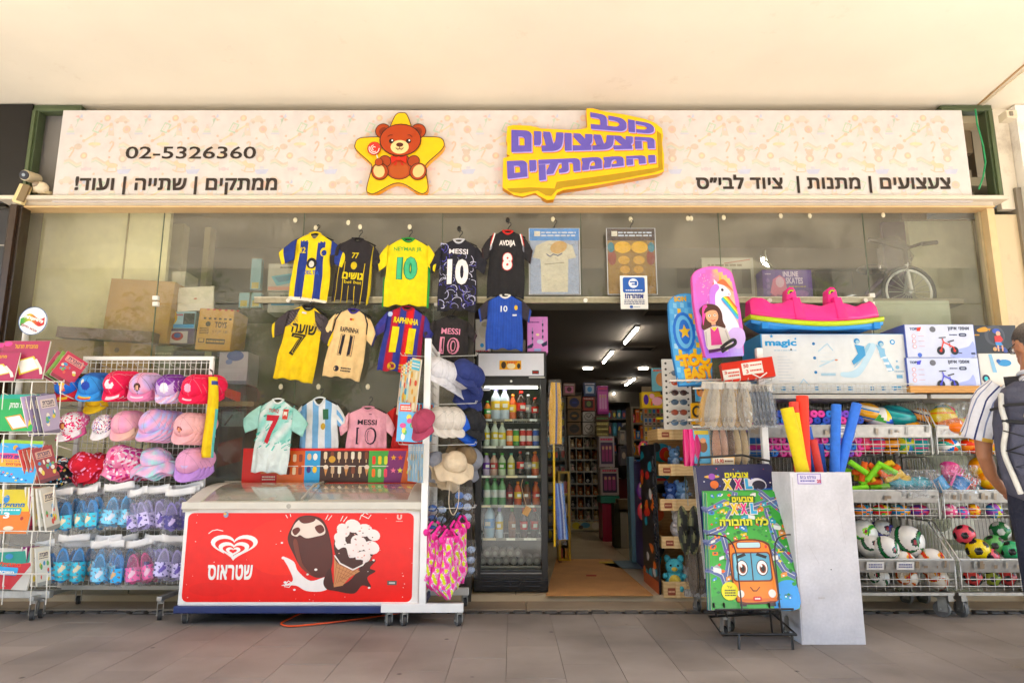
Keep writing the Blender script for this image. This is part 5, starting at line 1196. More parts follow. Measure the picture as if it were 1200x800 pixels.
for i,(px,py,y,rz,l)in enumerate(((509,613,4.74,24,'pink and lime swimsuit nearest the white post'),(517,618,4.72,34,'pink and lime swimsuit second from the post'),(525,622,4.70,40,'pink and lime swimsuit hanging lowest in the middle'),(533,612,4.78,46,'pink and lime swimsuit fourth from the post'),(540,606,4.84,52,'pink and white swimsuit furthest from the post'))):swim(l,px,py,y,rz)
def film_bag(lab,px,py,y,w_,h_,inner,grp='clear bags on the post rack',name='accessory_bag',cat='bag',rz=0,mat='plastic'):
 t=thing(name,lab,cat,P(px,py,y),(0,0,R(rz)),grp);m=MB();inner(m);m.build('contents',mat,t)
 b=MB();b.grid(lambda u,v:Vector(((u-.5)*w_*(1-.25*(1-v)**3),-.02-.03*math.sin(u*3.14)*math.sin(v*3.0)-.004*math.sin(u*25+v*15),-v*h_)),12,14,'ffffff');b.build('bag','film',t);return t
def gog(m):
 for z in(-.06,-.13,-.2):m.ball((-.03,0,z),(.035,.02,.025),'4a7ac0',10,6);m.ball((.035,0,z-.01),(.035,.02,.025),'b4c4dc',10,6)
film_bag('clear bag of blue goggles upper right on the post rack',543,570,4.9,.17,.26,gog,rz=30);film_bag('clear bag of blue goggles behind the swimsuits',547,632,4.95,.15,.25,gog,rz=30);film_bag('clear bag of blue goggles beside the hat cords',512,585,4.9,.12,.16,gog)
m=MB();m.tube(sp3([P(528,560,4.74),P(526,590,4.73),P(531,603,4.73),P(537,590,4.74),P(538,562,4.76)]),.003,'cfc0a8',5);tag(m.build('cord_loop','cloth'),'beige chin cord looping down from the cream bucket hat','cord')
def pack(lab,px,py,y,w_,h_,cols,rz,sh=0.12,grp='magazines hung left of the white post'):
 t=thing('magazine',lab,'magazine',P(px,py,y),(0,sh,R(rz)),grp);m=MB();m.box((0,0,-h_/2),(w_,.006,h_),'cfc8bc')
 A=Art(m,(-w_/2,-.003,-h_),w_,h_,(0,0,50,80));A.rect(0,0,50,80,cols[0],1);A.rect(3,3,47,18,cols[1],2);A.fine(6,6,44,15,2,'f0e8d8',3)
 rs=random.Random(px*7+py)
 for k in range(9):A.ell(rs.uniform(6,44),rs.uniform(24,74),rs.uniform(4,8),rs.uniform(4,8),rs.choice(cols[2:]),3+k%3,10)
 m.build('cover','print',t)
CM=[('d8c49a','4ab0c8','c84a3a','d8a03a','e0d8c0','5a8a4a'),('b8d0c8','d8b83a','3a8ac0','c8503a','e8e0d0'),('d0b8a0','b8382a','d8c860','4a90b0','8a5a3a')]
for i in range(6):pack('beige backed toy magazine, %s of the upper fan'%['foremost','second','third','fourth','fifth','last'][i],489-i*2.6,420+i*2,4.66+i*.045,.16,.36,CM[i%3],-58,.22)
for i in range(5):pack('bright blue and green magazine, %s of the middle fan'%['foremost','second','third','fourth','last'][i],480+i*4,472,4.74+i*.03,.17,.27,('6ab0d8','d0503a','e0d048','5ab060','e8e4dc','c84a8a'),-24+i*3,.06)
for i in range(5):pack('thin magazine seen edge on, %s of the lower row'%['foremost','second','third','fourth','last'][i],494-i*3,520,4.68+i*.05,.14,.26,('8ab0c8','a8c4d4','c8d0d4','b8a890'),-68,.0)
FZY=5.60;c,W_,H_=fit(557,413,641,694,FZY);c.z=TOPF;H_=P(600,413,FZY).z-TOPF
fr=thing('drinks_fridge','tall black glass door drinks fridge with a white lit header','fridge',c);K1,D_='1b1a1b',.58
def fz_(py):return P(600,py,FZY).z-TOPF
def fx_(px,py=560):return P(px,py,FZY).x-c.x
x0,x1=-W_/2,W_/2;m=MB()
for sx in(-1,1):m.box((sx*(W_/2-.012),D_/2+.03,H_/2),(.024,D_,H_),K1)
m.box((0,D_+.02,H_/2),(W_-.05,.02,H_-.02),'3a3836');m.box((0,D_/2+.03,H_-.012),(W_-.05,D_,.022),K1);m.box((0,D_/2+.03,.08),(W_-.05,D_-.02,.15),K1);m.build('cabinet','plastic',fr,bevel=.003)
zb1=fz_(672);zt1=fz_(449);zh0,zh1=fz_(442),fz_(414)
m=MB();m.box((0,0,(zh0+zh1)/2+.0),(W_,.07,zh1-zh0+.02),'171617');m.build('header_box','plastic',fr,bevel=.004)
m=MB();A=Art(m,(x0+.02,-.036,zh0+.008),W_-.04,zh1-zh0-.014,(560,416,638,441));A.rect(560,416,638,441,'d2d2d8',1);A.rect(585,424,611,434,'d8a020',2);A.ell(590,429,3,4,'3a2a20',3);A.ell(599,430,5,3.4,'e8d8b0',3);A.ell(608,430,2,3,'2a2620',3);A.text(heb('קפה'),594,425,606,428,'c8502a',5,.04);A.rect(624,435,632,439,'2a1210',2);A.fine(625,436,631,438,1,'b02418',3);m.build('header_panel','print',fr)
m=MB();dz0,dz1=zb1-.04,zh0-.012;fw=.05
m.box((x0+fw/2,-.01,(dz0+dz1)/2),(fw,.05,dz1-dz0),'1d1c1d');m.box((x1-fw/2,-.01,(dz0+dz1)/2),(fw,.05,dz1-dz0),'1d1c1d');m.box((0,-.01,dz1-.03),(W_-2*fw,.05,.06),'1d1c1d');m.box((0,-.01,dz0+.02),(W_-2*fw,.05,.05),'1d1c1d')
m.box((0,-.036,dz0+.05),(W_-2*fw,.004,.01),'8e8c8a');m.build('door','plastic',fr,bevel=.003)
m=MB();m.box((0,-.01,(dz0+dz1)/2),(W_-2*fw,.006,dz1-dz0-.08),'ffffff');m.build('glass','fridge_glass',fr)
m=MB();m.cyl((0,-.036,dz1-.025),(0,-.042,dz1-.025),.01,'e0deda',n=12);m.box((x1-.08,-.04,dz1+.006),(.13,.01,.008),'c9c7c3');A=Art(m,(x0+fw+.005,-.015,dz1-.10),.065,.025,(0,0,10,4),step=.001);A.rect(0,0,10,4,'e8e8ea',1);A.fine(1,1,9,3,1,'3a6ab0',3);m.build('lock_and_sticker','print',fr)
m=MB();m.box((0,0,.09),(W_,.06,.16),'19181a');
for k in range(3):
 for s_ in(-1,0,1):m.box((s_*.17,-.033,.05+k*.035),(.12,.01,.008),'050505')
m.tube([(-.12,-.034,.15),(-.06,-.035,.14),(0,-.035,.06)],.004,'3a393b',4);m.tube([(.2,-.034,.15),(.12,-.035,.14),(.06,-.035,.06)],.004,'3a393b',4)
m.build('vent_grille','gloss',fr,bevel=.004)
m=MB();m.box((0,.06,zt1-.03),(W_-.14,.02,.015),'fff4e6');m.build('added_light_strip','emit5',fr)  # unseen strip, added to brighten the bottles that look lit
SH=[490,522,557,592,631,664]
for i,py in enumerate(SH):
 z=fz_(py);m=MB()
 for k in range(14):m.box((x0+.04+k*(W_-.08)/13,.3,z-.006),(.004,.45,.004),'c9c7c3')
 m.box((0,.075,z-.006),(W_-.06,.006,.012),'b9b7b3');m.box((0,.52,z-.006),(W_-.06,.006,.01),'a9a7a3');m.box((0,.068,z-.010),(W_-.07,.003,.018),'8a8680')
 for k in range(3):
  if i<5:m.box((x0+.10+k*.18+random.uniform(-.02,.02),.065,z-.010),(random.uniform(.06,.11),.003,.016),random.choice(['e8e4da','d8c8a8','e0e0e4']))
 m.build('shelf','metal',fr)
KIN={'w':'clear water bottle with a lilac cap','cola':'cola bottle with a red cap','or':'small orange drink bottle','gr':'green labelled juice bottle','ton':'yellow labelled tonic bottle','co':'orange soda can','cg':'green soda can','cr':'red cola can','cw':'red and white soda can','cb':'blue energy drink can','pu':'purple labelled flavoured drink bottle','rd':'red labelled flavoured drink bottle','gl':'green labelled flavoured drink bottle','yl':'yellow labelled flavoured drink bottle','si':'silver topped dark bottle','sp':'green and white lemonade bottle','dk':'dark red soda bottle','ob':'bright orange juice bottle','wb':'large water bottle with a green cap','br':'brown iced drink bottle'}
def bottle_mb(k,h,r):
 m=MB();G_={'w':('c3cfdb','d8b83a','8a7ac8'),'cola':('2a1410','b8201c','c02a20'),'or':('c8602a','e0c040','e08a20'),'gr':('c8803a','3f9a48','3f9a48'),'ton':('c9d2c4','d8c020','e0d8b0'),'pu':('b9a7c4','6a3a9a','8ac04a'),'rd':('c8a090','b83a3a','7ab8a0'),'gl':('c0ccae','5a9a3a','5ab04a'),'yl':('d4cfa4','c8b83a','58b89a'),'si':('3a3532','9a9a9e','c8c8cc'),'sp':('7aa878','e0e0dc','3a8a4a'),'dk':('5a1a18','8a2a2a','2a2a2a'),'ob':('d8702a','d8501c','d8601c'),'wb':('9ab8ca','4a8ac0','58b040'),'br':('6a4026','8a5a34','3a8a4a')}
 if k[0]=='c' and k!='cola':
  cc={'co':'d8741c','cg':'3f8f3c','cr':'b01c1c','cw':'b8302a','cb':'2a56b0'}[k];c2={'co':'e8d8c0','cg':'d8d040','cr':'e8e0dc','cw':'e8e4e0','cb':'c8c8d0'}[k]
  m.lathe([(r*.8,0),(r,.006),(r,h*.3),(r,h*.62),(r,h-.012),(r*.82,h),(0,h)],(0,0,0),['b0b0b4',cc,c2,cc,'c0c0c4','b0b0b4'],14)
  return m
 a,b,c_=G_[k]
 m.lathe([(r*.85,0),(r,.008),(r,h*.28),(r*1.01,h*.29),(r*1.01,h*.56),(r,h*.57),(r*.95,h*.68),(r*.42,h*.84),(r*.36,h*.9),(r*.44,h*.905),(r*.44,h*.985),(0,h)],(0,0,0),[a,a,a,b,b,a,a,a,a,c_,c_],14)
 m.box((0,-r*1.0,h*.42),(r*1.0,.003,h*.12),'e8e4dc');return m
cnt={}
def shelf_fill(row,items,name):
 py=SH[row]
 for i,(px,k,hp)in enumerate(items):
  h=hp*.0072;r=(.026 if k[0]=='c' and k!='cola' else.031 if hp<34 else.042)
  mb=bottle_mb(k,h,r);me0=None
  for d in range(3):
   if d==0:o=mb.build('can' if(k[0]=='c' and k!='cola')else 'bottle','gloss');base=o
   else:o=base.copy();C.objects.link(o)
   o.location=c+Vector((fx_(px),.12+d*.11+random.uniform(-.01,.01),fz_(py)-.003));o.rotation_euler=(0,0,random.uniform(-.5,.5))
   tag(o,f"{KIN[k]}, {ORD[i]}, {name} fridge shelf{['', ', second deep', ', third deep'][d]}",'can' if o.name.startswith('can')else 'bottle','drinks in the fridge')
shelf_fill(0,[(570,'gr',22),(580,'w',38),(591,'w',38),(601,'or',30),(611,'cola',34),(620,'si',30),(628,'cola',26)],'top')
shelf_fill(1,[(569,'ton',28),(579,'ton',29),(588,'ton',28),(597,'co',20),(605,'cg',20),(613,'cr',20),(621,'cw',20),(629,'cb',20)],'second')
shelf_fill(2,[(569,'pu',26),(578,'rd',26),(588,'gl',26),(599,'yl',26),(610,'cola',28),(619,'si',27),(628,'or',28)],'third')
shelf_fill(3,[(570,'sp',30),(579,'sp',30),(588,'sp',30),(597,'dk',26),(607,'or',26),(618,'br',26),(629,'ob',26)],'fourth')
shelf_fill(4,[(573,'wb',37),(585,'w',32),(600,'br',32),(614,'cola',32),(627,'cola',32)],'fifth')
be=MB();be.cyl((0,0,0),(0,.2,0),.032,'a8a4a0',n=14,capcol='6a6664');be.cyl((0,-.005,0),(0,-.001,0),.016,'302c2a',n=12,capcol='8a8684');bo=be.build('bottle','gloss')
n_=0
for r_ in range(2):
 for i in range(8-r_*3):
  o=bo if n_==0 else bo.copy()
  if n_:C.objects.link(o)
  n_+=1;o.location=c+Vector((fx_(566+i*9+r_*5),.11,fz_(664)+.035+r_*.058));tag(o,f"bottle lying end on, {ORD[i]} in the {['lower', 'upper'][r_]} pile at the fridge bottom",'bottle','bottles lying at the fridge bottom')
t=thing('gift_tag','brown card tag on a cord hanging on the fridge door','tag',c+Vector((fx_(617),-.05,fz_(598))));m=MB();m.box((0,0,0),(.05,.003,.07),'c8a070',rot=(0,.5,0));m.build('card','card',t);m=MB();m.tube([(0,0,.03),(-.02,0,.10),(-.045,0,.2),(-.03,.02,.25)],.0025,'d8b890',4);m.build('cord','cloth',t)
def carton(lab,px0,py0,px1,py1,Y,dep_,col,draw=None,cat='box',mat='print',rot=None,group=None,side=None,z=None,name='box',box=None):
 c_,w_,h_=fit(px0,py0,px1,py1,Y)
 if z is not None:h_+=c_.z-z;c_.z=z
 t=thing(name,lab,cat,c_,rot,group);m=MB();m.box((0,dep_/2,h_/2),(w_,dep_,h_),side or col);m.build('carton','card' if mat=='card' else 'print',t,bevel=.002)
 m=MB();A=Art(m,(-w_/2,-.0005,0),w_,h_,box or(px0,py0,px1,py1),step=.0008);A.rect(A.b[0]+(A.b[2]-A.b[0])*.01,A.b[1]+(A.b[3]-A.b[1])*.01,A.b[2]-(A.b[2]-A.b[0])*.01,A.b[3]-(A.b[3]-A.b[1])*.01,col,1)
 if draw:draw(A)
 m.build('front_print',mat if mat=='card' else 'print',t);return t
ftop=c.z+H_+.001
def w1(A):A.ell(567,388,6,8,'d0cabc',3);A.ell(565,404,2.2,2.4,'3a90c8',4);A.fine(558,409,574,412,1,'c86a7a',4);A.ell(569,380,5,3,'b0a890',4)
carton('white toy box standing at the left end on top of the fridge',557,374,575,413,5.64,.2,'d9d4cc',w1,z=ftop)
def p1(A):
 A.fine(620,376,632,379,1,'6a3a7a',3)
 for x,y0 in((624,384),(636,375)):
  A.line([(x,y0),(x,405)],.8,'9a90b0',3)
  for k in range(3):A.rect(x-.9,y0+4+k*7,x+.9,y0+7+k*7,'2a3050',4)
 A.ell(633,400,4,2.6,'c8c8e0',4);A.poly([(618,405),(624,402),(624,407),(618,408)],'2a2e4a',4);A.poly([(634,403),(641,399),(641,404),(636,406)],'2a2e4a',4);A.ell(630,392,2,1.4,'e8d8b0',4);A.rect(626,408,634,411,'a0b0e0',3)
carton('pink box with a microphone stand picture at the right end on top of the fridge',618,371,642,413,5.63,.14,'cf8ac6',p1,z=ftop)
carton('plain grey box lying on top of the fridge behind the blue jersey',577,398,616,413,5.7,.2,'8a8478',None,z=ftop)
m=MB();a=P(551,550,5.62);m.box((a.x-.04,5.64,1.12),(.12,.03,2.24),'2c2926');A=Art(m,(a.x-.03,5.62,P(551,520,5.62).z),.065,.6,(0,0,10,100));A.rect(0,0,9,48,'a8c4d0',1);A.rect(0,-18,9,-12,'e8e8e6',1);A.fine(1,6,8,40,8,'6a8a9a',3);A.rect(1,2,4,6,'d08a3a',3);A.rect(5,2,8,7,'3a9ac8',3);A.rect(0,52,9,70,'c8ccd0',1);A.rect(1,80,8,90,'3a8ac0',1)
tag(m.build('door_leaf','paint'),'narrow dark door leaf with pale stickers left of the fridge','door')
def yb(m):
 for i,cc in enumerate(('d8a81c','e0b41c','4a5480','c89818','d8b030')):m.tube([(-.02+i*.014,.01*i,-.02),(-.03+i*.017,.01*i,-.25),(-.028+i*.016,0,-.52)],lambda q:.012+.012*math.sin(q*2.6),cc,7)
film_bag('yellow and navy umbrellas in a clear bag hanging right of the fridge',650,445,5.5,.13,.58,yb,grp='bags hanging by the doorway')
m=MB();p=P(649,520,5.56);q=P(650,640,5.56);m.tube([p,q],.009,'d8b418',8);tag(m.build('yellow_pole','paint'),'thin yellow pole standing right of the fridge','pole')
def bb(m):
 for i,cc in enumerate(('3a6ac0','7aa0d8','2a4a90','b8c0d0','5a86c8')):m.tube([(-.03+i*.014,.0,-.02),(-.02+i*.014,.01*i,-.25),(-.0+i*.014,0,-.46)],lambda q:.010+.012*math.sin(q*2.8),cc,7)
film_bag('blue and silver umbrellas in a clear bag low beside the yellow pole',655,563,5.6,.11,.5,bb,grp='bags hanging by the doorway')
def tube_light(px0,py0,px1,py1,lab):
 z=2.74;a=G(px0,py0,z);b=G(px1,py1,z);d=(b-a);L=d.length;t=thing('tube_light',lab,'lamp',(a+b)/2,(0,0,math.atan2(d.y,d.x)),'tube lights in the shop');m=MB();m.box((0,0,.0),(L,.05,.03),'d8d6d2');m.build('fitting','paint',t)
 m=MB();m.cyl((-L/2+.02,0,-.03),(L/2-.02,0,-.03),.014,'fff6ec',n=8);m.build('tube','emit16',t)
for i,(a,b,c_,d)in enumerate(((747,382,732,400),(718,410,707,423),(744,442,733,450),(720,459,713,465))):
 tube_light(a,b,c_,d,['lit fluorescent tube nearest the doorway','lit fluorescent tube left of the nearest one','third lit fluorescent tube, above the toy shelves','smallest and farthest lit fluorescent tube'][i])
for i,(px,py)in enumerate(((689,431),(754,431))):
 p=G(px,py,2.745);m=MB();m.cyl(p,p-Vector((0,0,.02)),.085,'fff4e4',n=20);tag(m.build('downlight','emit6'),['round lit ceiling lamp at left','round lit ceiling lamp at right'][i]+' in the shop','lamp','round ceiling lamps')
for i,(px,py,w_)in enumerate(((785,366,.6),(747,408,.5),(728,444,.6))):
 p=G(px,py,2.742);t=thing('ceiling_vent',['square ceiling vent nearest the doorway','ceiling vent in the middle of the shop','farthest small vent in the ceiling'][i],'vent',p,None,'vents in the shop ceiling');m=MB();m.box((0,0,0),(w_,.3,.012),'6a6052');m.build('frame','paint',t)
 for k in range(5):m=MB();m.box((0,-.1+k*.05,-.01),(w_-.06,.02,.01),'2b2621');m.build('slat','paint',t)
cs_=[G(640,700,TOPF),G(768,700,TOPF),G(716,655,TOPF),G(652,655,TOPF)];m=MB();zz=TOPF+.004
for p in cs_:p.z=zz
cs_[0].y=cs_[1].y=5.44
n0=[tuple(p)for p in cs_];m.add(n0+[(p[0],p[1],p[2]-.0035)for p in n0],[(0,1,2,3),(0,4,5,1),(1,5,6,2),(2,6,7,3),(3,7,4,0)],'bd8f5c')
A=Art(m,(0,0,0),1,1,(0,0,1,1))
class GA_(Art):
 def m(s,x,y,L=None):p=G(x,y,TOPF);return Vector((p.x,p.y,zz+.0008*(L or 1)))
A=GA_(m,(0,0,0),1,1);A.rect(687,673.5,699,675.5,'a0401c',1);A.poly([(702,658),(718,658),(720,660),(702,660)],'c8b03a',1);A.poly([(653,655),(656,655),(659,659),(655,660)],'6a4a28',1);tag(m.build('cardboard_mat','card'),'flat brown cardboard sheet laid on the doorway floor','cardboard')
m=MB();p=G(741,661,TOPF+.002);m.cyl(p,p+Vector((0,0,.002)),.28,'5f7a88',n=24,capcol='6d8794');o=m.build('floor_sticker','paper');tag(o,'round blue sticker on the floor by the purple stand','sticker')
def z_of(px,py,Y):return P(px,py,Y).z
def unit(lab,px0,px1,py_top,Y,dep_,frame,tiers,cat='shelf',name='shelf_unit',z0=TOPF,cols=0,back='2a241e',board=None):
 a=P(px0,(py_top+600)/2,Y);b=P(px1,(py_top+600)/2,Y);zt_=P(px0,py_top,Y).z;w_=b.x-a.x;t=thing(name,lab,cat,((a.x+b.x)/2,Y,z0));h_=zt_-z0
 for s_ in(-1,1):m=MB();m.box((s_*(w_/2-.012),dep_/2,h_/2),(.024,dep_,h_),frame);m.build('side_panel','paint',t)
 m=MB();m.box((0,dep_,h_/2),(w_-.03,.02,h_),back);m.build('back_panel','paint',t);zs_=[]
 for k in range(tiers+1):
  z=h_*k/tiers;m=MB();m.box((0,dep_/2,max(.012,z-.01)),(w_-.05,dep_-.02,.02),frame);m.build('shelf','paint',t);zs_.append(z0+z)
 if cols:
  for k in range(1,cols):m=MB();m.box((-w_/2+w_*k/cols,dep_/2,h_/2),(.01,dep_-.04,h_-.03),frame);m.build('divider','paint',t)
 if board:m=MB();board(m,w_,h_);m.build('print','print',t)
 return t,(a.x+b.x)/2,w_,zs_
def plush_mb(c1,c2,s_=1.0,ears=True):
 m=MB();m.ball((0,0,.045*s_),(.045*s_,.04*s_,.05*s_),c1,10,7);m.ball((0,-.012*s_,.105*s_),(.04*s_,.036*s_,.036*s_),c1,10,7);m.ball((0,-.034*s_,.042*s_),(.028*s_,.012*s_,.032*s_),c2,8,5);m.ball((0,-.045*s_,.098*s_),(.014*s_,.01*s_,.01*s_),c2,8,5)
 for sx in(-1,1):
  if ears:m.ball((sx*.03*s_,-.005*s_,.138*s_),(.015*s_,.008*s_,.018*s_),c1,8,5)
  m.ball((sx*.016*s_,-.046*s_,.114*s_),.005*s_,'0c0a0a',6,4);m.ball((sx*.042*s_,-.025*s_,.065*s_),(.013*s_,.02*s_,.013*s_),c1,6,5);m.ball((sx*.026*s_,-.045*s_,.015*s_),(.016*s_,.022*s_,.015*s_),c1,6,5)
 return m
PC=[('brown','7a5236','c8a884'),('white','d8d4cc','e8c8c0'),('grey','6a6a70','b8b8bc'),('ginger','b8703a','e0c8a0'),('black and white','1c1c20','d8d4cc'),('cream','d0b890','e8dcc8')]
pls=[plush_mb(a,b,1.0).build('plush_toy','towel')for _,a,b in PC];pfst=[True]*6
def plush(i,pos,lab,s_=1.0,grp='plush toys on the back shelf',rz=0):
 if pfst[i]:o=pls[i];pfst[i]=False
 else:o=pls[i].copy();C.objects.link(o)
 o.location=pos;o.scale=(s_,)*3;o.rotation_euler=(0,0,rz);return tag(o,lab,'plush toy',grp)
def ub(m,w_,h_):
 A=Art(m,(-w_/2,-.004,.03),w_,.12,(0,0,40,12));A.rect(0,0,40,12,'c8c0a0',1);A.ell(8,6,5,5,'d8c850',2);A.ell(20,5,6,4,'6aa0b8',2);A.ell(33,6,5,5,'d8d0c0',2);A.ell(14,8,3,3,'5a4a3a',3)
t,cx_,w_,zs_=unit('tall pale shelf unit filled with rows of small plush toys',667,703,510,10.3,.35,'a8a298',8,cols=4,board=ub)
TN=['bottom','second','third','fourth','fifth','sixth','seventh','top']
for k in range(8):
 for i in range(4):
  q=(k*5+i*3+k*i)%6;plush(q,(cx_-w_/2+w_*(i+.5)/4,10.42,zs_[k]+(.0 if k else.13)),f"{PC[q][0]} plush toy, {ORD[i]} on the {TN[k]} tier of the back unit",.85 if k else.75)
def dk(c1,c2,kind=0):
 def f(A):
  x0,y0,x1,y1=A.b;cx,cy,w,h=(x0+x1)/2,(y0+y1)/2,x1-x0,y1-y0
  if kind==0:A.ell(cx,cy,w*.36,h*.36,c1,3);A.ell(cx,cy,w*.2,h*.1,c2,4)
  elif kind==1:A.rect(x0+w*.15,y0+h*.25,x1-w*.15,y1-h*.2,c1,3);A.ell(cx,cy,w*.2,h*.2,c2,4);A.fine(x0+w*.1,y0+h*.06,x1-w*.1,y0+h*.18,1,'d8d0c8',4)
  elif kind==2:A.ell(cx,cy,w*.38,h*.38,c1,3);A.ell(cx,cy,w*.33,h*.33,A_c(A,c2),4);A.line([(cx-w*.2,cy-h*.1),(cx,cy+h*.1),(cx+w*.2,cy-h*.2)],w*.06,c1,5)
  elif kind==3:
   A.rect(x0+w*.1,y0+h*.2,x1-w*.1,y1-h*.1,c1,3)
   for j in range(3):A.rrect(x0+w*(.18+j*.23),y0+h*.3,x0+w*(.36+j*.23),y1-h*.18,w*.05,c2,4);A.ell(x0+w*(.27+j*.23),y0+h*.38,w*.07,h*.06,'d8b090',5,10)
   A.fine(x0+w*.1,y0+h*.04,x1-w*.1,y0+h*.16,1,'d0406a',4)
 return f
def A_c(A,c):return c
B=9.98+.32
base_z=P(685,509,B).z
for(l,x0,y0,x1,y1,col,f,d)in(('brown speaker carton with a blue disc, lowest of three',665,495,681,509,'6a4e2c',dk('241a14','3a2a20'),.3),('brown speaker carton with an orange streak, middle of three',665,480,681,494,'6f522e',dk('1a1614','9a6a20'),.3),('brown speaker carton with a dark blue disc, top of three',665,464,681,479,'72552f',dk('1c2450','2a3470'),.3),('white carton printed with a round line drawing, lower',683,495,697,509,'b8b0a8',dk('4a443c','b8b0a8',2),.3),('round clock printed on a white carton, upper',683,482,697,494,'a8a098',dk('3a3430','a8a098',2),.3),('red carton with a dark window',683,465,697,481,'8a2a1c',dk('2a1c18','5a6a3a',1),.3),('dark blue helmet carton at the top of the pile',684,448,698,464,'27355a',dk('a8b4c0','3a80b0',1),.3),('tall magenta doll carton',700,452,713,485,'8f2a78',dk('c05aa0','d8a0c8',3),.2),('small clear doll carton at the top left',660,449,674,463,'8a6a60',dk('c87a98','5a3a34',1),.2)):
 carton(l,x0,y0,x1,y1,B,d,col,f,group='cartons piled above the plush shelves')
for i in range(3):carton(f"pack of gold snack bars, {['top', 'middle', 'bottom'][i]} of three at the shop's centre",699,494+i*6,713,499+i*6,10.0,.2,'8a7a4a',lambda A:A.fine(A.b[0]+1,A.b[1]+1,A.b[2]-1,A.b[3]-1,1,'d8d090',3),group='snack packs')
carton('white doll carton with two dolls, upper of two',702,511,720,547,9.2,.25,'b8aeb0',dk('4a3a5a','a04a7a',3),group='doll cartons');carton('white doll carton with two dolls, lower of two',704,548,725,580,9.1,.25,'b8aeb0',dk('3a2a4a','9a4a80',3),group='doll cartons')
carton('crimson crate standing on the floor under the doll cartons',706,590,726,622,9.1,.4,'8a1038',None,z=TOPF);carton('teal board below the doll cartons',704,581,726,589,9.1,.4,'3a8a78',None)
carton('small shelf board with dark packets at the centre of the shop',698,487,713,493,10.0,.25,'5a3a2a',lambda A:A.fine(A.b[0]+1,A.b[1]+1,A.b[2]-1,A.b[3]-1,1,'5a8a5a',3))
t,cx_,w_,zs_=unit('dark shelving of boxed toys behind the fridge',640,664,465,9.0,.4,'5a5248',9,back='2a2622')
for k in range(9):
 for i in range(3):
  cc=random.choice(['8a8a90','3a4a6a','6a3a3a','9a8a6a','2a5a6a','5a3a6a','a8a098']);bx_w=w_/3.3;m=MB();hh_=random.uniform(.12,.19);m.box((0,0,hh_/2),(bx_w,.2,hh_),cc);A=Art(m,(-bx_w/2,-.1,0),bx_w,hh_,(0,0,10,10));A.ell(5,5,3,3,random.choice(['c8b8a0','c85a4a','5aa0b8','d8c84a']),2,10);A.fine(1,1,9,2.5,1,'d8d4cc',2)
  tag(m.build('box','print',loc=(cx_-w_/2+w_*(i+.5)/3,9.15,zs_[k]+.001)),f"boxed toy, {ORD[i]} on the {['lowest', 'second lowest', 'third', 'fourth', 'fifth', 'sixth', 'seventh', 'eighth', 'top'][k]} dark shelf behind the fridge",'box','boxed toys behind the fridge')
t,cx_,w_,zs_=unit('yellow cardboard display stand right of the fridge',654,668,552,7.3,.3,'c8a81c',4,name='display_stand',back='8a7a1a')
for k in range(4):
 for i in range(2):m=MB();m.box((0,0,.06),(.045,.1,.12),['a83a2a','c89a3a','3a6a9a','c8c0b0'][(k+i)%4]);tag(m.build('packet','print',loc=(cx_-.04+i*.07,7.42,zs_[k]+.001)),f"small packet, {['left', 'right'][i]} one on the {['lowest', 'second', 'third', 'top'][k]} shelf of the yellow display",'packet','packets in the yellow display')
t,cx_,w_,zs_=unit('far shelving of dark toys at the back right',713,742,470,11.5,.4,'4a443c',7,back='241f1b')
for k in range(7):
 for i in range(5):
  cc=['8a8690','2f3c5c','6a2f30','9a8050','30606a','503a60','a8a098','3a3a40'][(k*3+i*5)%8];hh_=.14+.08*((k*7+i*3)%3)/2;bx_w=w_/6;m=MB();m.box((0,0,hh_/2),(bx_w,.2,hh_),cc);A=Art(m,(-bx_w/2,-.1,0),bx_w,hh_,(0,0,10,10));A.ell(5,5.5,3,3,['c8b8a0','a85a4a','5a90a8','b8a84a'][(k+i)%4],2,8)
  tag(m.build('box','print',loc=(cx_-w_/2+w_*(i+.5)/5,11.65,zs_[k]+.001)),f"boxed toy, {ORD[i]} on the {['lowest', 'second', 'third', 'fourth', 'fifth', 'sixth', 'top'][k]} shelf at the back right",'box','boxed toys at the back right')
carton('wine red cabinet front at the back of the shop',716,560,738,590,9.6,.4,'501818',None,z=TOPF)
t=thing('dark_bundle','dark bundle with a yellow trophy in front at the back','bundle',P(741,520,9.5));m=MB();m.ball((0,.1,0),(.22,.15,.3),'17120f',14,9);m.ball((-.12,.1,-.28),(.14,.12,.2),'17120f',10,7);m.build('bundle','towel',t);m=MB();m.lathe([(.03,-.12),(.01,-.08),(.03,-.02),(.05,.05),(.035,.1),(0,.12)],(.02,-.1,.0),'c8a020',10);m.build('trophy','gloss',t)  # stand-in for a dark rounded shape of unknown kind
for i,(x0,y0,x1,y1,cc)in enumerate(((726,504,733,520,'b0aca8'),(733,505,741,524,'8a8a90'),(742,500,750,512,'9a8a70'),(727,522,735,545,'6a6a72'),(737,526,745,545,'a0988c'),(750,500,757,520,'6a5a4a'))):
 carton(['pale grey boxed toy','blue-grey boxed toy','tan boxed toy','dark grey boxed toy','beige boxed toy','brown boxed toy'][i]+' on the counter at the back right',x0,y0,x1,y1,8.6,.15,cc,lambda A:(A.ell((A.b[0]+A.b[2])/2,(A.b[1]+A.b[3])/2,2.2,4,'d8c8b8',3,10),A.fine(A.b[0]+1,A.b[1]+1,A.b[2]-1,A.b[1]+4,1,'3a3a44',3)),group='boxed toys on the back counter')
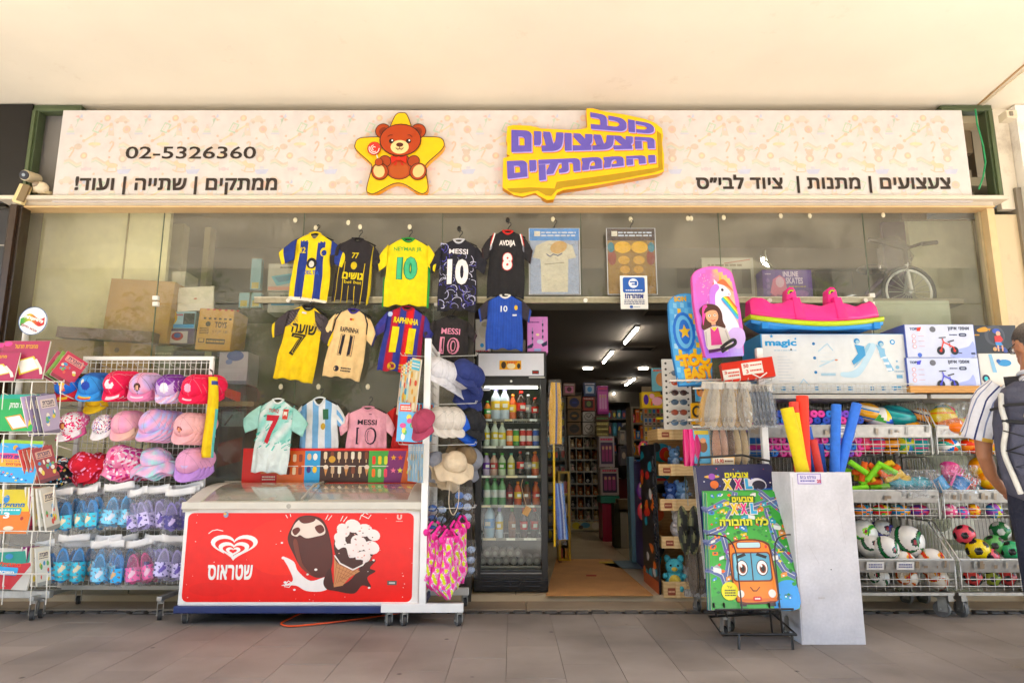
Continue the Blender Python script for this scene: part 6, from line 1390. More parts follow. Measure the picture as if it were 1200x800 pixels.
for i,(x0,y0,x1,y1,cc)in enumerate(((727,596,735,625,'a8a49c'),(735,602,743,632,'b8b0a0'),(725,585,742,600,'7a6a50'),(720,590,727,622,'3a3a2a'))):
 carton(['white carton on the shop floor','cream carton on the shop floor, nearest the purple stand','open brown carton on the floor boxes','dark green crate beside the crimson crate'][i],x0,y0,x1,y1,8.4,.25,cc,None,mat='card',z=TOPF if i!=2 else None,group='cartons on the shop floor')
t,cx_,w_,zs_=unit('tall shelving of small bright toys behind the purple stand',741,768,476,7.7,.35,'8a8274',9,back='2c2622')
for k in range(9):
 for i in range(5):
  cc=['c83a5a','3a7ab8','d8a83a','4aa06a','8a4ab0','d87a3a','c8c0b0','2a3a6a'][(k*3+i*5+k*i)%8];hh_=.09+.06*((k*7+i*3)%4)/3;bx_w=w_/5.6;m=MB();m.box((0,0,hh_/2),(bx_w,.12,hh_),cc);A=Art(m,(-bx_w/2,-.06,0),bx_w,hh_,(0,0,10,10));A.ell(5,5.5,3,3,['e0d0b0','c85a4a','5aa0c8','d8c84a'][(k+i)%4],2,8);A.fine(1,1,9,2.4,1,'e8e4dc',2)
  tag(m.build('box','print',loc=(cx_-w_/2+w_*(i+.5)/5,7.78,zs_[k]+.001)),f"small bright box, {ORD[i]} on the {['lowest', 'second', 'third', 'fourth', 'fifth', 'sixth', 'seventh', 'eighth', 'top'][k]} shelf behind the purple stand",'box','small boxes behind the purple stand')
def P2(px,py,Y):return P(px,py,Y)
pa=P(742,640,6.9);pb_=P(765,640,6.3)
t=thing('display_stand','purple display stand with a pale blue side hung with toys','display',(pb_.x,6.3,TOPF));m=MB();ht=P(765,540,6.3).z-TOPF
dx_=P(742,645,7.4).x-pb_.x
m.loft([[Vector((0,0,0)),Vector((.5,0,0)),Vector((.5,1.1,0)),Vector((dx_,1.1,0))],[Vector((0,0,ht)),Vector((.5,0,ht)),Vector((.5,1.1,ht)),Vector((dx_,1.1,ht))]],'46257a',smooth=False);m.build('body','paint',t)
m=MB();m.box((dx_-.02,1.0,ht/2),(.05,.18,ht+.1),'7aa4c0');m.build('side_board','paint',t)
for i,(px,py,cc,l)in enumerate(((754,520,'c8506a','pink plush tail'),(757,545,'8a8aa0','grey packet of figures'),(752,568,'5a2a7a','purple grape toy'),(758,560,'d8701c','orange toy arm'),(764,575,'d86a1c','second orange toy arm'),(760,600,'5a9a7a','mesh bag of coloured beads'),(753,592,'b83a4a','red toy packet'),(766,610,'4a6aa0','blue beads packet'))):
 p=P(px,py,6.25);m=MB();m.tube([(0,.08,.03),(0,0,.02)],.003,'c8c6c2',4);m.ball((0,0,-.05),(.05,.025,.08),(lambda d:hashc(d,6,['d8c84a','c84a4a','4a80b0'],cc,.3 if i in(5,7)else.1)),12,8);tag(m.build('hanging_toy','plastic',loc=p),l+' hanging on the purple stand','toy','toys hung on the purple stand')
t=thing('card_rack','rack of many small gift cards above the purple stand','rack',P(772,520,6.5));m=MB();w2=P(786,500,6.5).x-P(752,500,6.5).x;h2=P(770,478,6.5).z-P(770,520,6.5).z;m.box((0,.03,h2/2+.06),(w2,.03,h2+.3),'8a7c6a');m.build('board','paint',t)
for r_ in range(4):
 for k in range(7):
  m=MB();m.box((0,0,0),(w2/8,.006,h2/4.6),random.choice(['b8b0a0','a89880']));A=Art(m,(-w2/16,-.003,-h2/9.2),w2/8,h2/4.6,(0,0,6,10));A.rect(1,1,5,6,random.choice(['b83a3a','3a6aa0','c8a83a','4a9060','a04a80','c86a2a']),2);A.rect(1,7,5,9,random.choice(['3a3a3a','c8b8a0','6a3a5a']),2)
  m.build('card','print',t,loc=(-w2/2+w2*(k+.5)/7,-.01-.004*r_,h2*(r_+.5)/4))
carton('yellow carton with a rainbow pony picture',752,459,786,478,6.2,.1,'d0b02c',lambda A:([A.line([(760+12+math.cos(a*.4)*(9-k),474-math.sin(a*.4)*(9-k))for a in range(0,9)],1.1,['b8302a','d8802a','3a9a5a','3a70b0'][k],3)for k in range(4)],A.ell(770,470,6,5,'e0a8b8',5),A.ell(757,468,3,6,'4a2a8a',4),A.ell(764,464,3,3,'e0a8b8',6)))
for i,(x0,y0,x1,y1,c1,c2)in enumerate(((764,431,786,458,'7ab4c4','c89060'),(774,444,790,462,'2e3a3a','e0d8d0'),(766,455,776,461,'3aa0a0','5ac05a'))):
 carton(['light blue picture pack high above the pony carton','black and white panda pack beside the blue one','small teal and green pack above the pony carton'][i],x0,y0,x1,y1,6.15+i*.03,.03,c1,lambda A:(A.ell((A.b[0]+A.b[2])/2,(A.b[1]+A.b[3])/2,(A.b[2]-A.b[0])*.3,(A.b[3]-A.b[1])*.3,c2,3),A.fine(A.b[0]+2,A.b[1]+1,A.b[2]-2,A.b[1]+5,1,'e06a3a',4)),group='picture packs high on the right')
m=MB();p=P(776,490,6.1);m.box(p,(.11,.02,.02),'d8c818');tag(m.build('yellow_tag','plastic'),'little yellow tag sticking out in front of the gift cards','tag')
def wbox(lab,x0,y0,x1,y1,Y,d,col,draw=None,rot=None,mat='print',z=None,side=None):return carton(lab,x0,y0,x1,y1,Y,d,col,draw,mat=mat,rot=rot,z=z,side=side,group='cartons behind the left window')
m=MB();a=P(20,300,5.9);b=P(192,300,5.9);m.box(((a.x+b.x)/2,5.98,1.75),(b.x-a.x,.05,3.3),'f6ecc0');m.box((a.x+.95,5.95,1.75),(.012,.012,3.3),'a89a70');o=m.build('window_partition','paint');tag(o,'pale cream partition board behind the left window','partition')
m=MB();a=P(205,300,6.4);m.box((a.x,6.45,1.7),(.14,.12,3.4),'c9bd9a');m.box((a.x+.26,6.55,1.7),(.06,.12,3.4),'b8ac8a');o=m.build('window_post','paint');tag(o,'cream upright post behind the left window','post')
sl_=MB();a=P(20,470,5.7);b=P(300,470,5.7);sl_.box(((a.x+b.x)/2,6.0,P(100,470,5.65).z-.02),(b.x-a.x,.7,.04),'8a7a5c');o=sl_.build('window_shelf','wood');tag(o,'display shelf behind the left window','shelf')
wbox('big plain brown cardboard box tilted behind the left window',122,328,198,400,5.72,.18,'a98650',None,(0,.06,0),'card')
wbox('low brown carton at the left behind the window',38,397,108,460,5.68,.2,'a08456',None,None,'card');wbox('brown carton with a round mark below the big one',120,399,176,462,5.68,.2,'a3834e',lambda A:A.ell(136,410,3,3,'5a4a38',3),(0,-.02,0),'card')
m=MB();a=P(72,388,5.62);b=P(182,398,5.62);m.box((a+b)/2,((b-a).length,.12,.09),'5e4438',rot=(0,.06,0));tag(m.build('wooden_beam','wood'),'dark reddish beam lying across the cartons in the left window','beam')
wbox('small white carton on top of the pile left of the posts',201,318,217,340,6.0,.25,'cfc6b0',None,side='a9a48e')
wbox('white board leaning above the toy cartons',209,336,251,364,5.8,.02,'dcd4c4',lambda A:A.ell(230,350,2,1,'b87a6a',3),(0,-.06,0))
def pup(A):A.ell(200,372,8,9,'c8a030',3);A.ell(200,375,5,5,'3a60a0',4);A.rect(215,367,228,382,'2a2a30',3);A.rect(190,380,228,384,'3a90c8',4);A.fine(206,367,214,371,1,'a03a4a',4)
wbox('light blue toy vehicle carton in the left window',190,365,229,385,5.8,.15,'9ab8c8',pup);wbox('violet toy car carton below the light blue one',189,385,228,403,5.78,.15,'5a4a70',lambda A:(A.rect(190,388,220,402,'c0b8b8',3),A.ell(208,394,7,5,'9a3040',4),A.ell(208,393,4,3,'3a4a8a',5)))
def toys(A):
 A.text('TOYS',250,377,264,384,'2a2018',3,.03);A.ell(242,380,3,3,'2a2018',3)
 for k in range(6):A.rect(236+k*6,372.5,239+k*6,374.5,'2a2018',3);A.ell(240+k*7,363,2,1,'a83a2a',3,8)
 A.fine(233,384,244,392,4,'3a3020',3);A.text('STJP SB',248,387,266,391,'6a5a3a',3);A.rect(233,397,240,402,'3a3020',3);A.rect(234,397.5,239,401,'c09a50',4);A.rect(242,397,264,403,'3a3020',3);A.fine(243,398,263,402,1,'c09a50',4)
wbox('yellowish brown toy shipping carton with black print',230,362,271,410,5.66,.3,'b98f48',toys,(0,.05,0),'card')
wbox('dark carton strip under the shipping carton',200,410,290,420,5.75,.2,'2c2c38',lambda A:(A.rect(240,412,248,417,'9a9a70',3),A.fine(255,412,285,418,2,'6a6a90',3)))
wbox('white carton with blue figures beside the wire rack',256,412,290,450,5.7,.25,'b4acb8',lambda A:(A.ell(275,417,10,6,'4a5a90',3),A.ell(268,424,4,3,'6a7ab0',4),A.rect(258,446,290,450,'6a6a80',3)))
wbox('dark carton with a red stripe behind the yellow shirt',256,451,288,478,5.7,.25,'35343c',lambda A:A.poly([(258,452),(282,460),(282,472),(258,462)],'b83a28',3));wbox('grey blue carton lowest behind the yellow shirt',256,479,286,560,5.7,.25,'3a4046',lambda A:(A.rect(258,482,284,500,'6a7a80',3),A.line([(262,498),(270,486)],2,'2a3034',4),A.poly([(256,520),(284,512),(284,540),(256,548)],'6a2020',3)))
wbox('grey green carton left of the dark strip',176,405,202,460,5.75,.3,'6f7460',lambda A:(A.fine(178,412,200,425,3,'a8a890',3),))
def pool(A):A.poly([(318,324),(344,320),(350,330),(325,335)],'5aa0b0',3);A.poly([(322,325),(341,322),(345,328),(327,331)],'3a7a90',4);A.fine(328,312,345,315,1,'3a3a3a',3);A.rect(315,336,345,340,'c89080',3)
wbox('white swimming pool carton behind the striped jersey',314,309,356,341,5.75,.2,'b0ada0',pool);wbox('second swimming pool carton below the first',314,342,356,366,5.75,.2,'a09e94',lambda A:(A.fine(328,345,345,348,1,'3a3a3a',3),A.rect(318,350,345,358,'4a7a90',3)))
for i,(x0,y0)in enumerate(((294,303),(280,343),(294,343))):wbox(['pale blue pack hanging high left of the pool carton','left of two small blue packs beside the pool cartons','right of two small blue packs beside the pool cartons'][i],x0,y0,x0+12,y0+(36 if i==0 else 17),5.75,.05,'7a9aa0',lambda A:A.rect(A.b[0]+2,A.b[3]-8,A.b[2]-2,A.b[3]-1,'a89a50',3))
m=MB();a=P(192,500,6.3);b=P(545,500,6.3);m.box(((a.x+b.x)/2,6.35,1.2),(b.x-a.x,.05,2.35),'5b5a4c');o=m.build('window_backboard','paint');tag(o,'dark grey-green board behind the window with the jerseys','board')
m=MB();a=P(20,600,5.8);b=P(200,600,5.8);m.box(((a.x+b.x)/2,5.9,.5),(b.x-a.x,.3,.9),'57503f');o=m.build('low_cupboard','paint');tag(o,'low dark cupboard behind the left window under the cartons','cupboard')
m=MB();a=P(1066,300,6.1);b=P(1175,300,6.1);m.box(((a.x+b.x)/2,6.1,1.75),(b.x-a.x,.05,3.4),'dedabc');o=m.build('window_partition','paint');tag(o,'pale grey-green partition board behind the right window','partition')
m=MB();a=P(1024,420,5.58);b=P(1118,420,5.58);zz2=P(1060,352,5.58).z;m.box(((a.x+b.x)/2+.02,5.6,zz2/2),(b.x-a.x,.02,zz2),'b9bca6');o=m.build('frosted_panel','gloss');tag(o,'pale frosted panel standing behind the right window glass','panel')
m=MB();a=P(1036,300,6.5);b=P(1072,300,6.5);m.box(((a.x+b.x)/2,6.5,2.9),(b.x-a.x,.05,1.1),'6a5868');o=m.build('purple_board','paint');tag(o,'dull purple board leaning behind the bicycle','board')
m=MB();a=P(820,352,5.75);b=P(1120,352,5.75);m.box(((a.x+b.x)/2,6.0,a.z-.03),(b.x-a.x,.7,.05),'8f8672');o=m.build('window_ledge','paint');tag(o,'high ledge behind the right window carrying cartons and the bicycle','ledge')
m=MB();a=P(800,500,6.3);b=P(1180,500,6.3);m.box(((a.x+b.x)/2,6.35,1.15),(b.x-a.x,.05,2.2),'4c483e');o=m.build('window_backboard','paint');tag(o,'dark board closing the shop behind the basket racks','board')
lz=P(900,352,5.75).z-.004
def skate(A):
 A.text('INLINE',918,318,936,324,'d8c8e0',3,.03);A.text('SKATES',921,325,941,332,'d8c8e0',3,.03);A.fine(924,334,944,336,1,'b8a040',3);A.poly([(906,327),(914,322),(920,326),(922,338),(928,342),(908,346),(902,342)],'c86a90',3);A.ell(914,330,5,6,'d8b0c8',4)
 for k in range(4):A.ell(904+k*7,346,2.6,2.2,'8a3a70',5,10)
 A.ell(938,343,9,4,'8a5aa8',3);A.fine(897,320,904,322,1,'d8c8e0',3)
 for k in range(3):A.ell(900,328+k*7,2.2,2.4,'7a5aa0',3,10)
carton('purple inline skates carton on the high ledge',894,316,952,350,5.72,.15,'573a86',skate,z=lz,rot=(0,0,0),group='cartons on the high ledge')
carton('white carton with a dark picture behind the bodyboards',823,302,884,350,5.85,.25,'c0bcae',lambda A:(A.rect(858,314,880,340,'6a6458',3),A.fine(830,308,870,312,1,'8a8070',3),A.line([(850,308),(880,304)],1,'b07a70',3)),z=lz,group='cartons on the high ledge')
carton('plain brown carton on the high ledge between skates and bicycle',955,318,1000,350,6.1,.2,'5c5448',None,z=lz,mat='card',group='cartons on the high ledge')
m=MB();p=P(897,305,6.2);m.tube([p+Vector((0,0,.1)),p,p+Vector((.12,0,-.12)),p+Vector((-.14,0,-.14)),p],.012,'b8b09c',5);m.box(p+Vector((0,0,-.14)),(.34,.02,.14),'a8a08c',rot=(0,.5,0));tag(m.build('wrapped_hanger','plastic'),'pale wrapped hanger dangling above the skates carton','hanger')
t=thing('tube_light','lit tube lamp seen through the upper right glass above the skates carton','lamp',P(897,312,6.9),(0,R(25),R(60)),'tube lights in the shop');m=MB();m.box((0,0,.03),(.26,.06,.03),'d8d6d2');m.build('fitting','paint',t);m=MB();m.cyl((-.12,0,0),(.12,0,0),.018,'fff6ec',n=8);m.build('tube','emit16',t)
bi=thing('bicycle',"child's bicycle wrapped in plastic on the high ledge behind the glass",'bicycle',P(1062,352,5.75));bo_=Vector(bi.location)
def bp(px,py,y=5.75):return P(px,py,y)-bo_
wc_=bp(1065,342);wr=(bp(1095,342).x-bp(1035,342).x)/2
m=MB();m.tube([wc_+Vector((math.cos(k*.1963)*wr,0,math.sin(k*.1963)*wr))for k in range(32)],.018,'3a3836',8,closed=True);wh=m.build('tyre','rubber',bi)
m=MB();m.tube([wc_+Vector((math.cos(k*.1963)*wr*.88,0,math.sin(k*.1963)*wr*.88))for k in range(32)],.012,'e4e2de',6,closed=True);m.build('rim','paint',wh)
m=MB()
for k in range(18):m.tube([wc_,wc_+Vector((math.cos(k*.349)*wr*.88,0,math.sin(k*.349)*wr*.88))],.0025,'b8b4ac',4)
m.cyl(wc_-Vector((0,.03,0)),wc_+Vector((0,.03,0)),.02,'c8c6c2');m.build('spoke','metal',wh)
m=MB();m.tube([wc_+Vector((.0,-.04,0)),bp(1063,318),bp(1062,308)],.018,'d8d6d2',8);m.tube([wc_+Vector((.0,.05,0)),bp(1066,318)+Vector((0,.03,0))],.016,'c8c6c2',8);m.build('fork','paint',bi)
m=MB();m.tube([bp(1030,283),bp(1045,288),bp(1060,292),bp(1078,286),bp(1097,284)],.014,'3a3430',8);m.tube([bp(1060,292),bp(1062,310)],.018,'3a3430',8);m.tube([bp(1018,281),bp(1032,283)],.02,'2a2624',8);m.tube([bp(1080,286),bp(1098,284)],.02,'2f2b28',8);m.build('handlebar','rubber',bi)
m=MB();m.tube([bp(1062,312),bp(1030,330,5.9),bp(1015,345,6.0)],.02,'6a5a70',8);m.tube([bp(1062,318),bp(1025,348,5.95)],.018,'6a5a70',8);m.ball(bp(1022,316,6.0),(.14,.08,.05),'2c2826');m.build('frame','paint',bi)
m=MB();m.ball(bp(1048,302),(.15,.1,.2),'ffffff',14,10,fn=lambda d,v:v*(1+.12*math.sin(d.x*9)*math.cos(d.z*7)));m.build('plastic_wrap','film',bi)
wt=thing('tray_display','tall pale wooden tray display stand holding plush toys right of the doorway','display',(P(806,690,5.45).x,5.47,.02));O=Vector(wt.location)
WD='d8b98a';xa=P(777,640,5.47).x-O.x;xb=P(838,640,5.47).x-O.x;dpt=.42;m=MB();zt_=P(800,506,5.47).z-O.z
def tl_(py):return P(800,py,5.47).z-O.z
m.box((xb,dpt/2,zt_/2),(.018,dpt,zt_),WD);m.build('side_panel','wood',wt,bevel=.002)
m=MB();m.box(((xa+xb)/2,dpt,zt_/2),(xb-xa,.012,zt_),'c9a878');m.build('back_panel','wood',wt)
TZ=[tl_(700),tl_(642),tl_(598),tl_(557),tl_(515)]
for i,z in enumerate(TZ):
 m=MB();m.box(((xa+xb)/2,dpt/2,z+.012),(xb-xa,dpt,.012),WD);h_=.09 if i else.12
 m.box(((xa+xb)/2+.0,-.006,z+h_/2),(xb-xa+.02,.014,h_),'dfc294');m.box((xa-.004,dpt/2,z+h_/2),(.014,dpt,h_),'cfae7c');m.box((xa+.10,-.018,z+h_*.5),(.03,.012,h_*1.02),'e6cc9e');m.build('tray','wood',wt,bevel=.003)
 m=MB();A=Art(m,(xa+.02,-.0135,z+.02),.06,h_*.45,(0,0,10,6));A.rrect(0,0,10,6,1,'8a4a3a',1);A.fine(1,1.5,9,4.5,1,'d8b090',2);m.build('label','print',wt)
sd=thing('graphic_board','tall black board with turquoise and red cartoon shapes closing the side of the tray display','board',(O.x+xa-.03,5.50,TOPF));hb_=P(770,520,5.5).z-TOPF;m=MB();m.box((0,.3,hb_/2),(.012,.62,hb_),'1c1c22')
A=Art(m,(-.006,.61,0),.62,hb_,(0,0,30,100),U=-Yv,N=-X,step=.0008);A.rect(0,0,30,100,'1c1c22',1)
rs=random.Random(5)
for k in range(36):x,y=rs.uniform(2,28),rs.uniform(2,96);A.poly(smooth([(x+rs.uniform(2,5)*math.cos(a),y+rs.uniform(2,4.5)*math.sin(a))for a in(0,1.2,2.4,3.6,4.9)],3),rs.choice(['2aa0b4','2aa0b4','c8302a','d8702a','3a3a44','101014','d8d4d0']),3)
A.rect(0,92,30,100,'a8502a',4);m.build('board','print',sd)
m=MB()
for k in range(30):z=.25+k*(hb_-.35)/30;m.tube([(-.02+.012*math.sin(k*1.3),-.03+.01*math.cos(k),z),(-.03,-.04,z+.03)],.010,'1a1a1e',5)
m.build('chain','rubber',sd)
m=MB();A=Art(m,(xa+.01,dpt-.012,0),xb-xa-.02,zt_,(777,506,838,700),step=.0008)
for(x,y,rx,ry,c_)in((792,530,14,12,'2a9ab4'),(798,532,9,9,'c8301c'),(800,533,5,6,'d8801c'),(785,523,6,6,'1c1c22'),(790,560,12,5,'2a9ab4'),(786,564,12,2,'c8301c'),(784,607,8,9,'d8641c'),(780,655,7,20,'2a9ab4'),(784,648,7,12,'15151a'),(790,575,10,6,'1c1c22')):A.ell(x,y,rx,ry,c_,3)
m.build('back_print','print',wt)
TP=[('blue','6d8fb4','a8bcd4'),('deep blue','3f5c96','8aa0cc'),('white and pink','d8d0cc','d06a8a'),('turquoise and yellow','5ab4c0','d8c060')]
tps={n:plush_mb(a,b,1.5)for n,a,b in TP};tpo={n:tps[n].build('plush_toy','towel')for n in tps};tpf={n:True for n in tps}
for n,px,py,y,s_,rz,l in(('deep blue',787,589,5.6,.85,-.4,'deep blue plush toy with big ears on the third tray'),('blue',799,588,5.58,.85,.3,'light blue plush toy next to the deep blue one'),('white and pink',795,626,5.6,1.0,.4,'white plush toy with pink trim on the second tray'),('turquoise and yellow',791,688,5.56,1.15,-.2,'turquoise and yellow plush penguin on the bottom tray'),('blue',790,546,5.62,.8,.2,'light blue plush toy on the top tray'),('white and pink',806,690,5.6,.9,.3,'white plush toy right of the penguin')):
 o=tpo[n]if tpf[n]else tpo[n].copy()
 if not tpf[n]:C.objects.link(o)
 tpf[n]=False;o.location=P(px,py,y)-Vector((0,0,.02));o.scale=(s_,)*3;o.rotation_euler=(0,0,rz);tag(o,l,'plush toy','plush toys in the wooden trays')
t=thing('sunglasses_board','white perforated board hung with sunglasses beside the doorway','board',P(795,503,5.35));w_=P(812,460,5.35).x-P(779,460,5.35).x;h_=P(795,421,5.35).z-P(795,503,5.35).z
m=MB();m.box((0,0,h_/2),(w_,.03,h_),'dedad2');A=Art(m,(-w_/2,-.015,0),w_,h_,(779,421,812,503));
for k in range(11):A.ell(783,426+k*7,1.4,1.4,'3a342c',2,8);A.ell(808,426+k*7,1.2,1.2,'3a342c',2,8)
m.build('board','paint',t)
def shades(px,py,y,c1,lab,rz=0):
 m=MB()
 for s_ in(-1,1):m.ball((s_*.034,0,0),(.03,.006,.023),c1,12,6);m.tube([(s_*.062,0,.008),(s_*.068,.07,.004),(s_*.066,.12,-.01)],.003,'2a2622',4)
 m.tube([(-.01,-.002,.008),(0,-.005,.012),(.01,-.002,.008)],.003,'2a2622',4);tag(m.build('sunglasses','gloss',loc=P(px,py,y),rot=(0,0,rz)),lab,'sunglasses','sunglasses on the white board')
for i,(py,cc,l)in enumerate(((437,'6a7480','grey lensed sunglasses'),(448,'a8401c','red tinted sunglasses'),(460,'3a2a26','brown lensed sunglasses'),(471,'4a5a6a','blue-grey sunglasses'),(483,'8a4a3a','rust lensed sunglasses'),(495,'5a7084','steel blue sunglasses'))):shades(796,py,5.28,cc,l+[', topmost on the board',', second on the board',', third on the board',', fourth on the board',', fifth on the board',', lowest on the board'][i])
hk=thing('hook_rack','white post rack with hook bars left of the basket racks','rack',(P(908,700,4.9).x,4.9,0));O2=Vector(hk.location)
m=MB();zt2_=P(904,408,4.9).z;m.box((0,0,(zt2_+.1)/2),(.045,.045,zt2_-.1),'efedea');m.build('post','paint',hk,bevel=.003)
m=MB();a=P(808,686,5.2)-O2;m.box((a.x/2,.25,.13),(abs(a.x)+.1,.05,.045),'d3d1cd');m.build('base_bar','metal',hk,bevel=.003);castor(hk,a.x+.04,.25,.035,h=.11);castor(hk,-.08,.25,.035,h=.11)
m=MB()
for px0,px1,py,y in((785,905,446,4.95),(812,905,455,4.9),(806,905,492,4.95),(812,900,500,4.9)):m.tube([P(px0,py,y)-O2,P(px1,py-2,y)-O2],.008,'e6e2da',6)
m.build('hook_bar','paint',hk)
m=MB()
for px in range(790,900,9):
 for py in(448,494):p=P(px,py,4.9)-O2;m.tube([p+Vector((0,.04,0)),p+Vector((0,-.10,.0)),p+Vector((0,-.11,.02))],.003,'d6d4d0',4)
m.build('hook','metal',hk)
c_,w_,h_=fit(849,420,908,446,4.82);t=thing('price_box','red carton with handwritten white price cards on top of the hook rack','box',c_,(0,R(-7),R(-8)));m=MB();m.box((0,.05,h_*.5),(w_,.1,h_*.9),'b8301c');m.build('box','print',t,bevel=.003)
m=MB();A=Art(m,(-w_/2,0,h_*.06),w_,h_*.9,(848,412,908,444));A.rect(848,424,868,440,'d8d4cc',2);A.rect(871,417,895,436,'e0dcd4',2);A.text('3',850,426,853,431,'b83a2a',3,.03);A.fine(854,427,867,437,2,'b83a2a',3);A.text('50',873,419,879,425,'b83a2a',3,.03);A.fine(881,420,894,424,1,'b83a2a',3);A.text('3',875,428,878,434,'b83a2a',3,.03);A.fine(880,428,893,433,1,'b83a2a',3);m.build('price_cards','print',t);m=MB();m.tube([(.02,-.008,h_*.3),(.06,-.04,h_*.05),(.12,-.008,h_*.25)],.006,'e0d8d4',5);m.build('handle','plastic',t)
def solepack(lab,px,py,y,cols,L=.3,w_=.045,rz=0,grp='insole packs on the hook rack',ry=0):
 t=thing('insole_pack',lab,'pack',P(px,py,y),(0,ry,R(rz)),grp);m=MB()
 for k,cc in enumerate(cols):
  ou=[(w_*.5*math.sin(t_)*(1.1+.25*math.cos(t_)),-L/2-L*.46*math.cos(t_))for t_ in[j*2*math.pi/16 for j in range(16)]]
  m.loft([[Vector((x,k*.012+.008,z))for x,z in ou],[Vector((x,k*.012,z))for x,z in ou]],cc,True,False)
 m.build('insole','foam',t);b=MB();b.grid(lambda u,v:Vector(((u-.5)*w_*1.5,-.012-.01*math.sin(u*3.14)-.002*math.sin(u*20+v*20),-v*L)),6,12,'ffffff');b.build('bag','film',t);m=MB();m.box((0,0,-.015),(w_*1.3,.004,.05),'d8cfc0');m.build('header_card','paper',t)
for i in range(9):solepack('beige insole pack, %s in the upper fan of the hook rack'%ORD[i],829+i*5.6,449,4.84-.012*(i%3),['c9b79c','b89a70','d8d0c4']if i%3 else['c89a3a','b8a88c'],.33,.06,-20+i*4,ry=R(10-i*1.5))
for i in range(6):solepack('grey insole pack, %s right of the beige fan'%ORD[i],879+i*4.5,452,4.86,['7f8894','a8adb4'],.30,.05,20+i*3,ry=R(-8))
for i in range(5):solepack('brown and beige flip-flop pair, %s under the upper fan'%ORD[i],838+i*8,497,4.88,[['b08468','6a4a38'],['c9a08a','8a6450'],['5f4632','b89878'],['d0b890','4a3a30'],['c8b08a','8a7050']][i],.30,.055,-35,grp='flip-flops on the hook rack')
for i in range(3):solepack('dark brown edged flip-flop, %s below the camouflage bag'%ORD[i],810+i*8,640,5.0,['5c4a36','8d7452','3a3026'],.34,.07,-50,grp='large flip-flops low on the rack')
m=MB();p=P(798,505,4.9)
for i in range(3):
 m=MB();m.tube([(0,0,0),(.004,-.01,-.12),(0,0,-.26)],lambda q:.018+.01*math.sin(q*3),['c02a6a','d03a80','a82460'][i],7);tag(m.build('umbrella_pack','gloss',loc=P(803+i*6,503,4.92)),['left','middle','right'][i]+' one of three slim pink packs on the hook rack','pack','slim pink packs')
def gc(A):A.rect(A.b[0]+1,A.b[1]+1,A.b[2]-1,A.b[1]+6,'c8b040',3);A.ell(824,523,5,7,'7a5030',3);A.ell(824,516,3.4,3,'c8906a',4);A.rect(815,530,821,540,'3a80a0',4);A.ell(818,514,2,2,'d85a3a',4)
carton('blue picture card with a brown figure between the pink packs and flip-flops',813,503,832,543,4.9,.02,'6aa8c8',gc)
def yc(A):A.ell(817,482,6,7,'2a2620',3);A.ell(817,482,3.6,4.4,'c89a1c',4)
carton('yellow card with a black ring under the bodyboards',810,472,826,497,5.0,.02,'d0a01c',yc);carton('orange and blue card with a face under the bodyboards',815,445,828,470,5.05,.02,'4a9ac0',lambda A:(A.ell(821,459,5,6,'d8861c',3),A.ell(819,457,1,1.2,'1c1c1c',4),A.ell(824,457,1,1.2,'1c1c1c',4)))
m=MB();c2,w2,h2=fit(834,535,861,545,4.84);m.box((0,0,h2/2),(w2,.006,h2),'d8a85a');A=Art(m,(-w2/2,-.003,0),w2,h2,(0,0,27,10));A.rect(1,1,26,9,'e6dcc8',1);A.text('15.90',4,2.5,14,7.5,'b0402a',3,.03);A.fine(15,3,25,7,1,'6a4a3a',3);tag(m.build('price_tag','print',loc=c2),'handwritten price strip under the flip-flops','price tag')
t=thing('camouflage_bag','dark camouflage flip-flops hanging in front of the wooden trays','flip-flops',P(806,592,4.95));m=MB()
def camo(d):q=math.sin(d.x*5+d.z*3)+math.sin(d.z*7-d.x*4)+math.sin(d.y*6);return '1c1d18' if q>.3 else '4a4c34' if q>-.5 else '7d7a58'
for s_ in(-1,1):m.ball((s_*.035,0,-.17),(.045,.03,.17),camo,24,18,rot=(0,s_*.06,0));m.tube([(s_*.06,-.03,-.12),(s_*.035,-.045,-.2),(s_*.01,-.03,-.14)],.007,'15150f',5)
m.build('flip_flop','rubber',t);m=MB();m.tube([(0,0,.05),(0,-.01,0)],.004,'c8c4bc',4);m.build('hook','metal',t)
def board(lab,cx,yt,yb,wpx,Y,tilt,draw,box,back,lean=-.08,taper=.82):
 c_,w_,h_=fit(cx-wpx/2,yt,cx+wpx/2,yb,Y);t=thing('bodyboard',lab,'bodyboard',c_,(lean,R(tilt),0),'bodyboards leaning above the hook rack');pts=[]
 for k in range(13):a=math.pi*k/12;pts.append((w_*.5*math.cos(a)*.93,h_*.84+h_*.16*math.sin(a)**.7))
 pts+=[(-w_*.5,h_*.6),(-w_*.49,h_*.3),(-w_*.42,0),(w_*.42,0),(w_*.49,h_*.3),(w_*.5,h_*.6)]
 m=MB();m.prism((0,0,0),X,Z,-Yv,pts,.045,back);m.build('board','foam',t,bevel=.006)
 m=MB();m.prism((0,-.0012,0),X,Z,-Yv,[(x*.975,h_*.5+(z-h_*.5)*.985)for x,z in pts],.0008,draw[0])
 A=Art(m,(-w_/2,-.0014,0),w_,h_,box,step=.0006);draw[1](A);m.build('print','print',t)
def inside(x,y,cx,w_,yt,yb):
 return abs(x-cx)<w_*.45 and yt+3<y<yb-3
